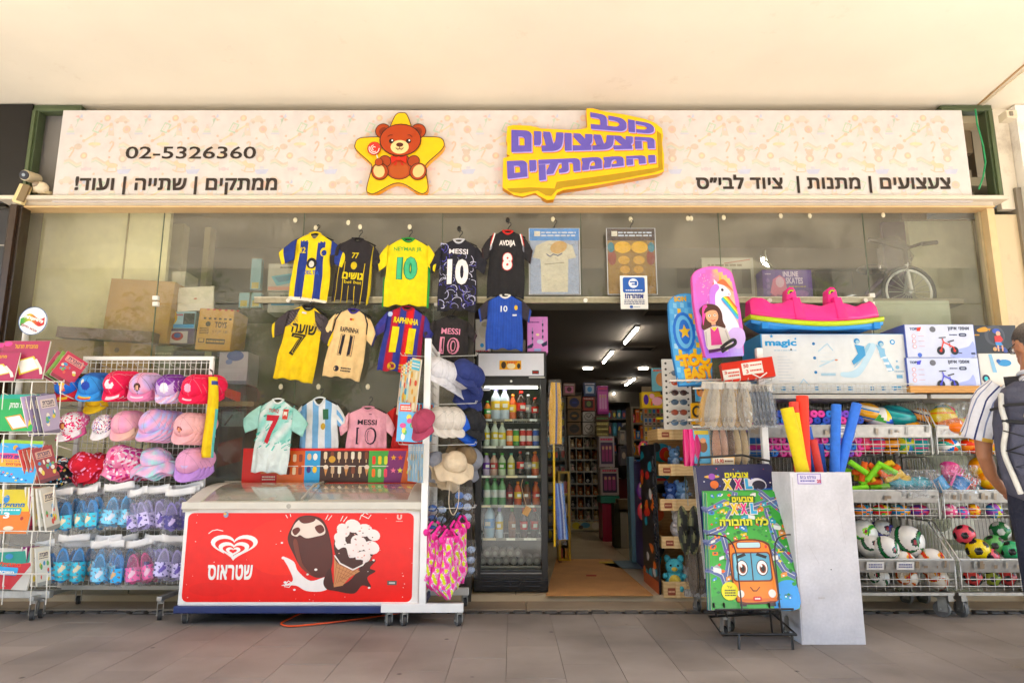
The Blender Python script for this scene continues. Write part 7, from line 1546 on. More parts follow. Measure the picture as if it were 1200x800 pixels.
def s1(A):
 rs=random.Random(2)
 for i in range(9):
  for j in range(13):
   x,y=790+i*5.2,352+j*7
   if inside(x+2,y+3,808,38,345,450)and(i+j)%2:A.poly([(x,y),(x+5,y+1),(x+4.5,y+7),(x-.5,y+6)],rs.choice(['6fb4dc','d8b83a','a8cfe4','3f86c8','d8b83a','8ac4e4']),1)
 A.text('SON',797,344.5,815,351,'d8b01c',4,.05);A.ell(806,388,16,24,'2c6fc0',3);A.ell(806,388,12,20,'6fb4dc',4);A.ell(807,388,8,15,'2c6fc0',5);A.star(807,388,9,'d8b83a',6)
 A.textq('TOO',(794,416),(839,413),(840,428),(797,432),'c87a14',7,.09);A.textq('TOO',(794,415),(839,412),(839,427),(796,430),'dfb01c',10,.06)
 A.textq('EASY',(799,433),(841,427),(843,444),(801,448),'c87a14',7,.09);A.textq('EASY',(799,432),(841,426),(842,442),(800,446),'dfb01c',10,.06)
board('tall blue checkered bodyboard with yellow TOO EASY lettering, behind the pink one',813,341,451,46,4.98,-3,('5aa4d6',s1),(786,341,842,451),'3a86c0')
def s2(A):
 rs=random.Random(8)
 for j in range(26):
  y=313+j*4.05;wd_=22 if y>330 else 22*math.sin(max(.2,(y-308)/22*1.5));q=j/25;
  for i in range(12):
   x0=846-wd_+i*wd_*2/12;A.rect(x0,y,x0+wd_*2/12+.1,y+4.1,mixc(mixc('d76ab0','9a6ad0',q),mixc('eab87a','b0a0e0',q),max(0,min(1,(i-4)/6)+.1*math.sin(i+j))),1)
 for k in range(120):A.ell(rs.uniform(828,848),rs.uniform(318,372),.45,.45,rs.choice(['f0d8f0','e8a0e0','9a4ac0','f0e0a0']),2,5)
 for k,cc in enumerate(('e0603a','e0a03a','e0d04a','5ab86a','4aa0d0')):A.line([(846+k*1.2,330+k*4),(858,345+k*3),(868,362+k*3)],3,cc,2)
 Wc='ece2f0';A.poly(smooth([(842,372),(840,350),(842,336),(850,330),(858,334),(864,342),(863,347),(856,347),(852,352),(862,368),(868,385),(862,395),(846,396)]),Wc,4);A.poly([(852,331),(855,318),(857,332)],'d8b050',5);A.poly([(846,333),(847,325),(851,331)],Wc,5)
 A.poly(smooth([(848,331),(840,338),(838,352),(836,366),(842,372),(844,358),(846,344),(852,336)]),'b87ad0',6);A.poly(smooth([(850,330),(858,326),(864,334),(868,342),(862,336),(856,333)]),'d8704a',6);A.ell(855,339,1.6,1.8,'2a2030',7);A.ell(862,345,.8,.8,'7a5a7a',7)
 A.poly(smooth([(852,396),(860,385),(872,388),(872,402),(862,410)]),'c8b0e0',5)
 A.poly(smooth([(826,372),(824,362),(830,356),(838,355),(846,358),(850,366),(850,376),(852,384),(846,386),(828,386),(824,382)]),'4a2c26',9);A.poly(smooth([(828,360),(832,356),(834,358),(829,372),(826,380)]),'d84a9a',10)
 A.ell(838,369,7.4,9,'d8a080',11);A.poly(smooth([(829,366),(833,359),(842,359),(847,366),(842,363),(836,363)]),'4a2c26',12);A.ell(835,369,1.6,1.5,'f0ece8',12,10);A.ell(841.5,369,1.6,1.5,'f0ece8',12,10);A.ell(835,369,.9,1,'3a3020',14,8);A.ell(841.5,369,.9,1,'3a3020',14,8);A.line([(836,374.5),(838.5,375.5),(841,374.5)],.8,'b03a4a',14)
 A.rect(836,377,841,383,'d0987a',9);A.poly([(826,386),(836,382),(843,382),(853,386),(857,404),(850,412),(829,412),(826,404)],'c8c0bc',11);A.poly([(834,383),(838,388),(843,383),(845,404),(832,404)],'b83a80',12);A.poly([(835,383),(838,388),(842,383)],'d8b83a',13);A.line([(836,381),(841,381)],1,'3a4a80',14)
 A.line([(828,388),(827,404)],1.4,'a8a0a0',13);A.line([(851,388),(854,403)],1.4,'a8a0a0',13);A.poly([(828,409),(852,407),(852,410),(828,413)],'4a2450',14)
board('pink and lilac bodyboard with a unicorn and a dark haired girl',846,309,416,54,4.80,-4,('c070c0',s2),(819,309,873,416),'d05aa0')
m=MB();m.tube(sp3([P(845,408,4.72),P(852,402,4.70),P(860,398,4.71),P(861,403,4.71),P(852,408,4.70),P(846,412,4.72)]),.012,'1c1c1c',7);tag(m.build('leash','rubber'),'coiled black leash across the foot of the unicorn bodyboard','leash')
WR='a9a6a0';RY=5.0
def rack(lab,pxl,pxr,lab2):
 x0_,x1_=P(pxl,580,RY).x,P(pxr,580,RY).x;W_=x1_-x0_;t=thing('basket_rack',lab,'rack',((x0_+x1_)/2,RY,0));zz=lambda py,y=RY:P(1000,py,y).z
 bins=[(505,532,470,0),(581,607,545,0),(662,690,622,-.10)];m=MB()
 for s_ in(-1,1):
  m.box((s_*(W_/2-.01),.46,zz(460)/2+.1),(.03,.03,zz(460)-.1),WR)
 m.box((0,.46,.14),(W_,.03,.03),WR);m.box((0,-.06,zz(690,4.94)-.03),(W_,.03,.02),'bab7b1');m.build('frame','metal',t)
 for s_ in(-1,1):
  m=MB();m.box((s_*(W_/2-.03),.2,.135),(.035,.56,.04),'b3b0aa');m.build('base_foot','metal',t)
 for s_ in(-1,1):castor(t,s_*(W_/2-.05),-.02,.055,'6d6c6a',h=.14,rz=.6 if s_>0 else.2);castor(t,s_*(W_/2-.05),.42,.055,'6d6c6a',h=.14)
 for(pl,pbm,pt_,dy)in bins:
  zl,zb_,zt_=zz(pl,RY+dy),zz(pbm,RY+dy),zz(pt_,RY);fr_=dy;bt=thing('x','x','x')if False else None;b=MB()
  n=int(W_/.03)
  for k in range(n+1):x=-W_/2+W_*k/n;b.box((x,(fr_+.45)/2,zb_),(.003,.45-fr_,.003),WR);b.box((x,.45,(zb_+zt_)/2+.03),(.003,.003,zt_-zb_+.06),'8f8c86')
  for k in range(3):z=zb_+.02+k*(zl-.055-zb_)/2.2;b.tube([(-W_/2,fr_-.004+.0*k,z),(W_/2,fr_-.004,z)],.0035,'c9c6c0',5)
  for k in range(int(W_/.06)+1):x=-W_/2+W_*k/int(W_/.06);b.box((x,fr_,(zb_+zl)/2-.02),(.003,.003,zl-zb_-.02),'b9b6b0')
  for k in range(5):b.tube([(-W_/2,.452,zb_+.04+k*.05),(W_/2,.452,zb_+.04+k*.05)],.0025,WR,4)
  for s_ in(-1,1):
   xx=s_*(W_/2-.004);b.tube([(xx,fr_-.01,zb_),(xx,fr_-.02,zl+.03),(xx,.14,zt_+.06),(xx,.45,zt_+.06)],.005,'c2bfb9',6)
   for k in range(1,14):
    y=fr_+(.45-fr_)*k/14;ztp=zl+.03+(zt_+.03-zl)*min(1,(y-fr_)/(.15-fr_));b.box((xx,y,(zb_+ztp)/2),(.003,.003,ztp-zb_),WR)
   for k in range(3):z=zb_+.06+k*.07;b.tube([(xx,fr_+.02+k*.03,z),(xx,.45,z)],.0025,WR,4)
  g_=b.build('wire_basket','metal',t)
  m=MB();m.box((0,fr_-.018,zl-.003),(W_-.01,.012,.085),'b4b2ae',rot=(.22,0,0));m.box((0,fr_-.008,zl+.042),(W_-.01,.02,.008),'c6c4c0');m.build('price_rail','metal',t,bevel=.002)
  m=MB();A=Art(m,(-W_/2,fr_-.028,zl-.04),W_,.08,(0,0,100,10),V=Vector((0,-.218,.976)),step=.001);rs=random.Random(int(pl+pxl))
  for q in range(2):x=rs.uniform(38,80);A.rect(x,1,x+9,8,'e2dfda',2);A.fine(x+1,2.5,x+8,6.5,2,'5a5a8a',4)
  for q in range(14):x=rs.uniform(1,97);A.rect(x,rs.uniform(0,5),x+rs.uniform(.5,2.5),rs.uniform(6,9),rs.choice(['9a9892','a89c8c','8a7a68']),1)
  m.build('price_label','print',t)
 z=zz(461,RY);b=MB()
 WE=P(1070,458,5.0).x-t.location.x if lab2=='a' else-W_/2
 for k in range(int(W_/.03)+1):
  x=-W_/2+W_*k/int(W_/.03);b.box((x,.22,z),(.003,.46,.003),WR)
  if x<WE:b.box((x,-.01,z+.035),(.003,.003,.07),'d9d7d2')
 if lab2=='a':
  for k in range(3):b.tube([(-W_/2,-.012,z+.005+k*.033),(WE,-.012,z+.005+k*.033)],.004,'dcdad5',5)
 b.build('top_shelf','metal',t);m=MB();m.box((0,.2,z-.022),(W_,.42,.03),'b7b4ae');m.build('shelf_board','paint',t)
 return t,zz
ra,zz_=rack('long wire basket rack of balls and foam toys with a castored base',880,1098,'a');rb,_=rack('wire basket rack at the right end behind the man',1103,1290,'b')
def magic(A):
 A.text('magic',898,398,935,408,'2a90c4',3,.04);A.star(906,394,2.6,'2a90c4',3);A.star(934,397,1.8,'2a90c4',3);A.fine(908,410,935,412,1,'9ab8cc',3);A.ell(928,410,1,1.2,'2a2a2a',4)
 for k in range(9):A.rect(911,418+k*3.6,911+20*(.6+.4*((k*7)%5)/5),418.8+k*3.6,'c4ccd2',3)
 for k in range(3):
  A.ell(955,403+k*17,1.8,1.8,'2a70a4',3);A.line([(958,401+k*18),(979,401+k*18),(979,414+k*17),(958,414+k*17)],.5,'d3d9dd',3,closed=True)
 A.line([(960,412),(971,403),(977,411)],1.4,'b8cfdc',4);A.line([(960,430),(978,422)],1.6,'b8cfdc',4);A.line([(962,424),(974,424)],1.4,'c8d8e0',4);A.rect(961,438,978,441,'a8c4d4',4);A.ell(980,422.5,2,.8,'c88060',5)
 A.poly(smooth([(985,437),(996,436),(1008,428),(1020,404),(1028,406),(1016,428),(1004,442),(990,443),(984,441)]),'bcd4e2',3);A.poly(smooth([(1000,432),(1012,420),(1022,404),(1018,404),(1008,420)]),'9cc0d4',4)
 A.poly([(1028,404),(1034,406),(1047,435),(1040,436)],'8cb8d4',3)
 for k in range(4):A.rect(1030+k*2.6,411+k*7,1037+k*2.4,414+k*7,'e6eef2',4)
 for cx,cy in((1006,400),(1034,403)):A.ell(cx,cy,3.4,3.4,'3a88b8',5);A.ell(cx+.5,cy+1,2.2,2.4,'a8c4d0',6)
 A.poly([(1003,404),(1014,406),(1015,417),(1006,424),(1000,428),(998,424),(1006,415)],'4a94c0',5);A.poly([(1030,407),(1038,409),(1038,418),(1032,420)],'8cb8d4',5)
 A.ell(1048,401,3,3,'2a90c4',3);A.ell(1048,401,1.6,1.6,'e6e8ea',4,10);A.star(1051,424,1.6,'5a9ac0',3);A.ell(1051,431,2.4,2.4,'8ab4cc',3,6);A.rect(1049,440,1056,444,'7aa8c4',3);A.fine(1047,435,1058,437,1,'5a90b0',3)
 for k in range(12):x=900+k*13;A.rect(x,454,x+random.uniform(2,6),458,random.choice(['2a80b0','3a90c0','e2e6e8']),3)
 A.rect(1042,453.5,1054,457,'2a90c4',4);A.line([(935,452),(940,445),(946,452)],1,'a8c8dc',3)
zt_top=zz_(461)+.008
mg=carton('big white slide carton with blue lettering on top of the long basket rack',893,391,1066,461,5.02,.42,'d9dbdc',magic,z=zt_top,side='4a94c4')
ss=thing('seesaw','pink and blue plastic seesaw rocker lying on the slide carton','seesaw',P(953,389,5.1));O3=Vector(ss.location);kx=P(1000,380,5.1).x-P(999,380,5.1).x;kz=(P(950,340,5.1).z-P(950,389,5.1).z)/49
def sp_(px,py,y=0):return Vector(((px-953)*kx,y,(389-py)*kz))
def prof(u):
 pts=[(0,353),(.03,350),(.10,351),(.17,358),(.25,357),(.30,353),(.36,356),(.45,359),(.55,361),(.62,357),(.68,355),(.74,358),(.82,361),(.90,357),(.96,354),(1,360)]
 for(a,b),(c_,d)in zip(pts,pts[1:]):
  if u<=c_:t_=(u-a)/(c_-a);t_=t_*t_*(3-2*t_);return b*(1-t_)+d*t_
 return 360
def low(u):return 370+11*math.sin(math.pi*min(1,max(0,u*.93+.02)))**.8*(1)+1*u
rings=[]
for k in range(41):
 u=k/40;x=878+u*148;yt,yb=prof(u),low(u);wd_=.15*(1-.55*abs(u*2-1)**3);r_=[]
 for dy,py in((-wd_*1.0,yb),(-wd_*.95,yb-(yb-yt)*.25),(-wd_*.72,yt+2),(-wd_*.5,yt),(-wd_*.2,yt+4),(wd_*.2,yt+4),(wd_*.5,yt),(wd_*.72,yt+2),(wd_*.95,yb-6),(wd_,yb)):r_.append(sp_(x,py,dy))
 rings.append(r_)
m=MB();m.loft(rings,'d82c86');m.build('pink_seat','gloss',ss)
rings=[];
for k in range(41):
 u=k/40;x=876+u*154;yb=low(u);wd_=.165*(1-.5*abs(u*2-1)**3);rings.append([sp_(x,yb+5.5,-wd_),sp_(x,yb+2.5,-wd_-.012),sp_(x,yb+0,-wd_),sp_(x,yb+0,wd_),sp_(x,yb+3,wd_)])
m=MB();m.loft(rings,'b9cc2a');m.build('lime_rim','gloss',ss);rings=[]
for k in range(41):
 u=k/40;x=877+u*152;yb=low(u);wd_=.16*(1-.5*abs(u*2-1)**3);bt_=max(yb+5,min(yb+13+3*math.sin(u*math.pi*1.0)-abs(u*2-1)**4*5,389));rings.append([sp_(x,bt_,-wd_*.86),sp_(x,yb+10,-wd_*.93),sp_(x,yb+8,-wd_),sp_(x,yb+5,-wd_*.98),sp_(x,yb+5,wd_),sp_(x,bt_,wd_*.86)])
m=MB();m.loft(rings,'3d8fd0');
for px in(890,1018):m.box(sp_(px,385,-.1),(.05,.06,.05),'3784c4')
m.build('blue_rocker','gloss',ss,bevel=.003)
for px in(928,976):
 m=MB();m.loft([[sp_(px-6,362,-.05),sp_(px+6,362,-.05),sp_(px+6,362,.05),sp_(px-6,362,.05)],[sp_(px-6,350,-.05),sp_(px+6,350,-.05),sp_(px+6,350,.05),sp_(px-6,350,.05)],[sp_(px-5,341,-.045),sp_(px+5,342,-.045),sp_(px+5,342,.045),sp_(px-5,341,.045)],[sp_(px-1,337.5,-.03),sp_(px+4,338,-.03),sp_(px+4,338,.03),sp_(px-1,337.5,.03)]],'d82c86');m.loft([[sp_(px-4,384-6,-.157),sp_(px+8,378,-.157),sp_(px+6,378,-.1),sp_(px-4,378,-.1)],[sp_(px-3,352,-.10),sp_(px+6,352,-.10),sp_(px+6,352,-.04),sp_(px-3,352,-.04)]],'d3297f');m.build('backrest','gloss',ss,bevel=.006)
 m=MB();A=Art(m,sp_(px-6,350,-.052),12*kx,12*kz,(0,0,12,12));
 for r_,cc in((4.5,'2a8a3a'),(3.3,'d8c82a'),(2.2,'1a1a1a')):A.ell(5,7,r_,r_*.8,cc,int(8-r_),14,rot=-30,a0=180,a1=360)
 m.build('handle_print','print',ss)
zs2=zz_(461)+.0
m=MB();a=P(1072,458,5.0);b=P(1160,458,5.0);zf=P(1100,452,4.98).z;m.box(((a.x+b.x)/2+.2,5.18,zf-.025),(b.x-a.x+.5,.42,.05),'c99a5a');o=m.build('wooden_board','wood');tag(o,'light wooden board carrying the balance bike cartons','board')
def topi(y0,cc,bc):
 def f(A):
  A.text('TOPI',1067,y0+4,1076,y0+7,'2a3a6a',3,.04);A.poly([(1076,y0+4),(1081,y0+3),(1079,y0+8),(1075,y0+8)],bc,3);A.ell(1094,y0+6,3.6,3.4,'6a6a72',3);A.text(heb('אופני איזון'),1112,y0+3,1137,y0+8,'2a2f4a',3,.03);A.fine(1113,y0+11,1122,y0+14,1,'5a5f7a',3);A.rrect(1124,y0+10.5,1133,y0+14.5,1.8,'3a3f5a',3);A.fine(1126,y0+11.5,1131,y0+13.5,1,'c8ccd8',4)
  for k in range(3):A.ell(1071,y0+14+k*6,2.4,2.6,'d8a8b0',3,12);A.ell(1071,y0+14+k*6,1.6,1.8,'d8dcec',4,10);A.rect(1076,y0+13.5+k*6,1083,y0+14.2+k*6,'d0b0c0',3)
  A.poly(smooth([(1112,y0+38),(1120,y0+30),(1134,y0+26),(1140,y0+20),(1140,y0+38)]),'a4aede',2);cy=y0+31
  for px in(1101,1117):A.ell(px,cy,4.6,4.8,'1c1c24',5);A.ell(px,cy,1.6,1.6,bc,6,10)
  A.line([(1101,cy),(1105,y0+21),(1116,y0+27),(1117,cy)],1.4,bc,7);A.line([(1105,y0+21),(1104,y0+17)],1.2,bc,7);A.line([(1100,y0+16),(1108,y0+15.5)],1,'2a2a30',7);A.line([(1110,y0+21),(1117,y0+19)],1.4,'2a2a30',7);A.line([(1112,y0+22),(1112,y0+27)],1,bc,7);A.line([(1119,cy+2),(1125,cy+3)],1,'2a2a30',7)
  A.ell(1076,y0+36,2.6,2.6,'4a6ac0',3,12);A.rrect(1136,y0+33,1141,y0+35.5,1,'4a4f6a',3)
 return f
t1=carton('white and lilac balance bike carton with a blue bike, lower of two',1063,419,1148,452,5.0,.34,'cdd3e8',topi(419,'x','4a4ac0'),z=zf+.001,side='41539a',group='balance bike cartons')
zu=t1 .location.z+P(1100,419,5.0).z-P(1100,452,5.0).z+.002
carton('white and lilac balance bike carton with an orange bike, upper of two',1061,380,1143,419,5.0,.34,'cfd3e6',topi(380,'x','c83a1c'),z=zu,side='41539a',group='balance bike cartons')
def blk(A):
 A.poly(smooth([(1146,386),(1156,383),(1158,388),(1148,389)]),'c8962a',3);A.text('Toy',1156,384,1162,388,'c8962a',3,.05);A.ell(1166,393,12,12,'4a4a50',2);A.ell(1167,394,9,9,'38383e',3);A.fine(1142,391,1148,394,1,'c8962a',3)
 A.ell(1168,388,4.6,3,'3a50a0',5);A.ell(1170,391,2.6,3,'d8a890',5);A.poly([(1165,394),(1172,393),(1175,398),(1172,401),(1165,401)],'b8302a',6);A.poly([(1165,401),(1172,401),(1174,405),(1166,405)],'4a8ac0',6);A.line([(1168,405),(1168,411)],1.8,'d8a890',6);A.line([(1173,405),(1173,411)],1.8,'d8a890',6);A.line([(1165,407),(1176,408)],1.6,'4a5aa0',5);A.ell(1164,409,2.4,2.4,'c8a070',6,10);A.ell(1176,411,2.6,2.6,'3a4a8a',6,10)
carton('black tricycle carton with a child in a blue helmet',1142,381,1192,414,5.06,.3,'2f2f33',blk)
def whb(A):A.poly([(1160,415),(1164,415),(1168,436),(1163,436)],'8ab4d0',3);A.ell(1178,425,8,4,'3a88b8',3);A.ell(1171,423,2.4,2.4,'2a60a0',4);A.ell(1154,443,4.4,4.6,'2a1c3a',4);A.ell(1154,443,2.2,2.4,'4ac0c8',5);A.rect(1150,450,1153,452,'c82a7a',4)
carton('white carton with blue toy pictures under the tricycle carton',1148,414,1200,452,5.03,.3,'dad8d2',whb,z=zf+.001)
def noodle(p0,p1,r,col,lab,grp,cat='pool noodle',name='pool_noodle',hole=True,sticker=False):
 m=MB();p0=Vector(p0);p1=Vector(p1);ax=(p1-p0).normalized();m.cyl((0,0,0),p1-p0,r,col,n=16,caps=True)
 if hole:m.cyl(p1-p0+ax*.001,p1-p0+ax*.002,r*.28,mixc(col,'000000',.45),n=10)
 o=m.build(name,'foam',loc=p0)
 if sticker:q=MB();L=(p1-p0).length;q.box((0,-r*1.02,0),(r*1.1,.002,.06),'e6e2de');s=q.build('sticker','print',o);s.location=(p1-p0)*.82;s.rotation_euler=ax.to_track_quat('Z','Y').to_euler()
 return tag(o,lab,cat,grp)
rs=random.Random(11);CN={'blue':'2f78c8','violet':'7a4ab8','pink':'d84a9c','navy':'2a4aa8'}
xs0=P(940,520,5.0).x;zb1_=zz_(532)+.03;n_=0;used={}
for r_ in range(7):
 for k in range(12):
  cn=rs.choice(['blue','violet','pink','navy']if r_>2 else['pink','pink','violet','blue']);x=xs0-.25+k*.062+(r_%2)*.03;y=5.03+rs.uniform(0,.03);z=zb1_-.02+r_*.048
  noodle((x+rs.uniform(-.02,.02),y+.33,z),(x,y,z),.027,CN[cn],f"{cn} short foam stick, {ORD[k]} in the {['bottom', 'second', 'third', 'fourth', 'fifth', 'sixth', 'top'][r_]} layer of the upper basket",'short foam sticks in the upper basket','foam stick','foam_stick')
def ballobj(px,py,Y,r,fn,lab,cat='ball',name='ball',grp='balls in the basket racks',nu=28,nv=18,rot=(0,0,0),sh=(1,1,1),mat='gloss'):
 m=MB();m.ball((0,0,0),(r*sh[0],r*sh[1],r*sh[2]),fn,nu,nv,rot=rot);return tag(m.build(name,mat,loc=P(px,py,Y)),lab,cat,grp)
def beach(cols):return lambda d:cols[int((math.atan2(d.z,d.x)/math.pi+1)*4)%len(cols)]
def rugby(c1,c2,c3):return lambda d:c1 if abs(d.z)<.28 else c2 if abs(d.z)<.55 else c3 if abs(d.z)<.8 else c1
for px,py,r,fn,sh,l in((1016,483,.09,rugby('d8a02a','2a7ab0','e8dcc8'),(1.3,1,.8),'yellow and blue rugby ball behind the foam sticks'),(1031,492,.10,beach(['e8e6e2','3f9a3a','c82a2a','e8e6e2','2a60c0','e8d03a']),(1,1,1),'white beach ball with coloured segments'),(1050,488,.11,rugby('1f8a8c','27a0a0','14606a'),(1.35,1,.8),'teal rugby ball behind the striped one'),(1061,502,.105,rugby('d8981c','1c1c1c','d8981c'),(1.25,1,.8),'orange and black striped ball'),(1080,488,.08,rugby('c8862a','2a3a5a','d8d0c0'),(1.2,1,.8),'brown and navy ball at the right end of the upper basket')):
 ballobj(px,py,5.16,r,fn,l+', upper basket',sh=sh,rot=(.3,.2,0))
for i in range(5):ballobj(1008+i*17,520,5.12,.075,[rugby('c8325a','d8507a','b82a4a'),rugby('c8325a','2a8ab0','d8507a'),rugby('d8901c','1c1c20','d8901c'),beach(['3a9a6a','d8d03a','2a70b0']),rugby('2a9a9a','d84a8a','2a9a9a')][i],f"{['pink', 'pink and blue', 'orange and black', 'green and blue', 'teal and pink'][i]} soft ball behind the wires of the upper basket")
zb2=zz_(607)+.02
for i in range(16):
 cn,cc=[('lime','86cc2a'),('orange','d8661c'),('yellow','d8b41c')][i%3 if i>5 else[0,0,1,0,2,1][i]];px=1004+(i*29%62)/1.0*.95+rs.uniform(-2,2);z0=zb2+.11+.035*(i//4);an=rs.uniform(-.6,.6);p=P(px,575,5.08+.03*(i%4));p.z=z0+.07+rs.uniform(0,.03);L=.13
 noodle(p-Vector((math.cos(an)*L/2,rs.uniform(-.02,.02),math.sin(an)*L/2)),p+Vector((math.cos(an)*L/2,-.02,math.sin(an)*L/2)),.021,cc,f"{cn} foam tube, {['lowest', 'low', 'middle', 'upper'][i//4]} {['left', 'centre left', 'centre right', 'right'][i % 4]} in the heap of the middle basket",'foam tubes in the middle basket','foam tube','foam_tube')
for i,(px,py)in enumerate(((1054,566),(1077,567))):ballobj(px,py,5.12,.075,lambda d:'2a98a8' if d.z>-.2 else '1f8090',['left','right'][i]+' teal swim float in a clear bag, middle basket','float','swim_float','teal floats',sh=(1.5,1,.75))
m=MB();p=P(1066,568,5.0);m.grid(lambda u,v:Vector((-.2+.42*u,-.04*math.sin(u*3.1)-.01*math.sin(u*19+v*9),-.09+.2*v)),12,8,'ffffff');tag(m.build('clear_bag','film',loc=p),'clear plastic bag over the teal floats','bag')
for i in range(7):ballobj(945+i*22,598,5.10,.055,[beach(['2a8a8a','1f6a70']),beach(['c83a2a','d8b03a','2a6ab0']),beach(['2a60b0','c8c8c0']),beach(['d8802a','2a80a0']),beach(['c82a2a','3a9a4a','d8c03a']),beach(['2a80b0','e0a02a']),beach(['5a3a8a','c83a6a'])][i],f"small mixed toy behind the wires of the middle basket, {ORD[i]}",'toy','small_toy','small toys low in the middle basket',16,10,sh=(1.3,1,.8))
for i in range(9):
 cn,cc=[('lime','86cc2a'),('orange','d8661c'),('yellow','d8b41c')][i%3];px=1006+i*5.6;an=rs.uniform(.3,1.5)*(1 if i%2 else-1);p=P(px,566,5.06+.02*(i%3));p.z=zb2+.30+rs.uniform(0,.04)
 noodle(p-Vector((math.cos(an)*.07,0,math.sin(an)*.07)),p+Vector((math.cos(an)*.07,-.03,math.sin(an)*.07)),.021,cc,f"{cn} foam tube sticking up, {ORD[i]} on top of the middle basket heap",'foam tubes in the middle basket','foam tube','foam_tube')
ICO=[Vector(v).normalized()for v in[(0,s1_,s2_*1.618)for s1_ in(-1,1)for s2_ in(-1,1)]+[(s1_,s2_*1.618,0)for s1_ in(-1,1)for s2_ in(-1,1)]+[(s2_*1.618,0,s1_)for s1_ in(-1,1)for s2_ in(-1,1)]]
def soccer(base,spot):return lambda d:spot if max(d.dot(v)for v in ICO)>.945 else base
def match(base,a,b):
 def f(d):
  q=math.atan2(d.z,d.x)*3+d.y*4;s_=math.sin(q)
  if.72<s_<.9:return b
  if s_>=.9:return a
  if(d-Vector((-.2,-.9,.35)).normalized()).length<.26:return '8a2a3a' if(d-Vector((-.2,-.9,.35)).normalized()).length<.16 else b
  return base
 return f
for px,py,Y,r,fn,l in((1037,643,5.02,.092,match('e2e0dc','1f6a3a','15302a'),'white soccer ball with green stripes, front left'),(1063,634,5.1,.115,match('e2e0dc','1f6a3a','15302a'),'larger white soccer ball with green stripes, upper middle'),(1033,625,5.22,.1,match('dcdad6','4a4a8a','3a2a3a'),'white soccer ball with violet stripes at the back'),(1011,625,5.15,.1,match('d8d8d0','2a7a3a','8ac03a'),'green and white soccer ball by the noodle box'),(1020,640,5.08,.085,match('e0deda','2a5a3a','1c2a2a'),'white soccer ball partly behind the front left one'),(1059,660,5.0,.085,match('e2deda','c82a2a','d8a02a'),'red and yellow marked soccer ball half behind the rail'),(1092,659,5.03,.1,match('e4e0dc','c8321c','d8a02a'),'white ball with red flames at the right, low'),(1062,676,4.99,.075,match('dcd4c8','a8302a','c8902a'),'ball with gold and red stripes behind the lower wires'),(1098,678,4.99,.075,match('dcd4c8','a8302a','c8902a'),'ball with red stripes behind the lower wires at right'),(1030,676,5.0,.07,match('dcdcd8','2a5a3a','2a2a2a'),'dark green marked ball behind the lower wires'),(985,640,5.1,.1,match('e2e0dc','1f4a8a','2a2a3a'),'white and blue ball behind the noodle box')):
 ballobj(px,py,Y,r,fn,l,nu=72,nv=44,rot=(rs.uniform(-.4,.4),rs.uniform(-.6,.6),rs.uniform(-.5,.5)))
for px,py,Y,r,a,b,l in((1130,626,5.05,.07,'c84a5a','1c1c1c','small pink soccer ball in a net bag'),(1146,644,5.0,.078,'d8c01c','1c1c1c','small yellow soccer ball'),(1165,638,5.06,.07,'5a9a5a','2a2a2a','small green soccer ball'),(1160,652,5.0,.06,'c8586a','2a2a2a','small rosy soccer ball beside the yellow one'),(1172,622,5.15,.07,'2a6a3a','c8c8c0','dark green soccer ball at the back'),(1185,645,5.0,.07,'3a9a6a','1c1c1c','green soccer ball behind the man'),(1140,676,5.0,.06,'c84a4a','2a2a2a','red small ball behind the lower wires'),(1163,677,5.0,.055,'8a9a3a','2a2a2a','olive small ball behind the lower wires'),(1180,676,5.0,.06,'a83a3a','2a2a2a','dull red small ball behind the lower wires')):
 ballobj(px,py,Y,r,soccer(a,b),l+', right rack',nu=56,nv=34,rot=(.3,.4,.1))
for px,py,Y,r,fn,sh,l in((1104,490,5.1,.1,rugby('d8c01c','d8801c','d8c83a'),(1,1,.85),'yellow ball in a bag, upper left of the right rack'),(1120,500,5.04,.1,beach(['d8701c','d8781c','d8c83a']),(1.4,1,.7),'orange ball in a bag, upper basket of the right rack'),(1145,500,5.1,.12,lambda d:'d87a70' if d.z>.2 else 'c84a2a',(1.4,.9,.7),'coral and red toys in a net bag'),(1170,498,5.1,.1,lambda d:'c83a2a',(1.3,.9,.8),'red net bag of toys at the right'),(1112,522,5.04,.065,beach(['e8e6e0','2a70b0','d8501c','3a9a8a']),(1.2,1,.8),'white patterned ball behind the wires'),(1140,522,5.04,.07,beach(['d8801c','c8321c','d8b01c']),(1.5,1,.8),'orange ball behind the wires'),(1170,524,5.04,.07,beach(['d8b01c','d8841c']),(1.5,1,.8),'yellow ball behind the wires')):ballobj(px,py,Y,r,fn,l+', right rack',sh=sh,grp='toys in the right rack')
m=MB();p=P(1140,500,4.98);m.grid(lambda u,v:Vector((-.25+.6*u,-.04*math.sin(u*3.1)-.012*math.sin(u*19+v*9),-.06+.24*v)),12,8,'ffffff');tag(m.build('clear_bag','film',loc=p),'clear bag over the orange balls of the right rack','bag')
for i in range(9):
 cc=[('d83a4a','e8e0d8'),('d8b01c','2a5ab0'),('3a9ac0','d8d03a'),('d8701c','e8d8c0'),('5ab04a','d83a6a')][i%5];ballobj(1102+(i*37%70),[486,503][i%2]if i<5 else[556,572][i%2],5.2+.03*(i%3),.06+.012*(i%3),beach([cc[0],cc[0],cc[1]]),f"{['red', 'yellow', 'blue', 'orange', 'green'][i % 5]} patterned toy ball at the back, {ORD[i]} of the {'upper' if i < 5 else 'middle'} basket, right rack",grp='toys in the right rack',nu=20,nv=14)
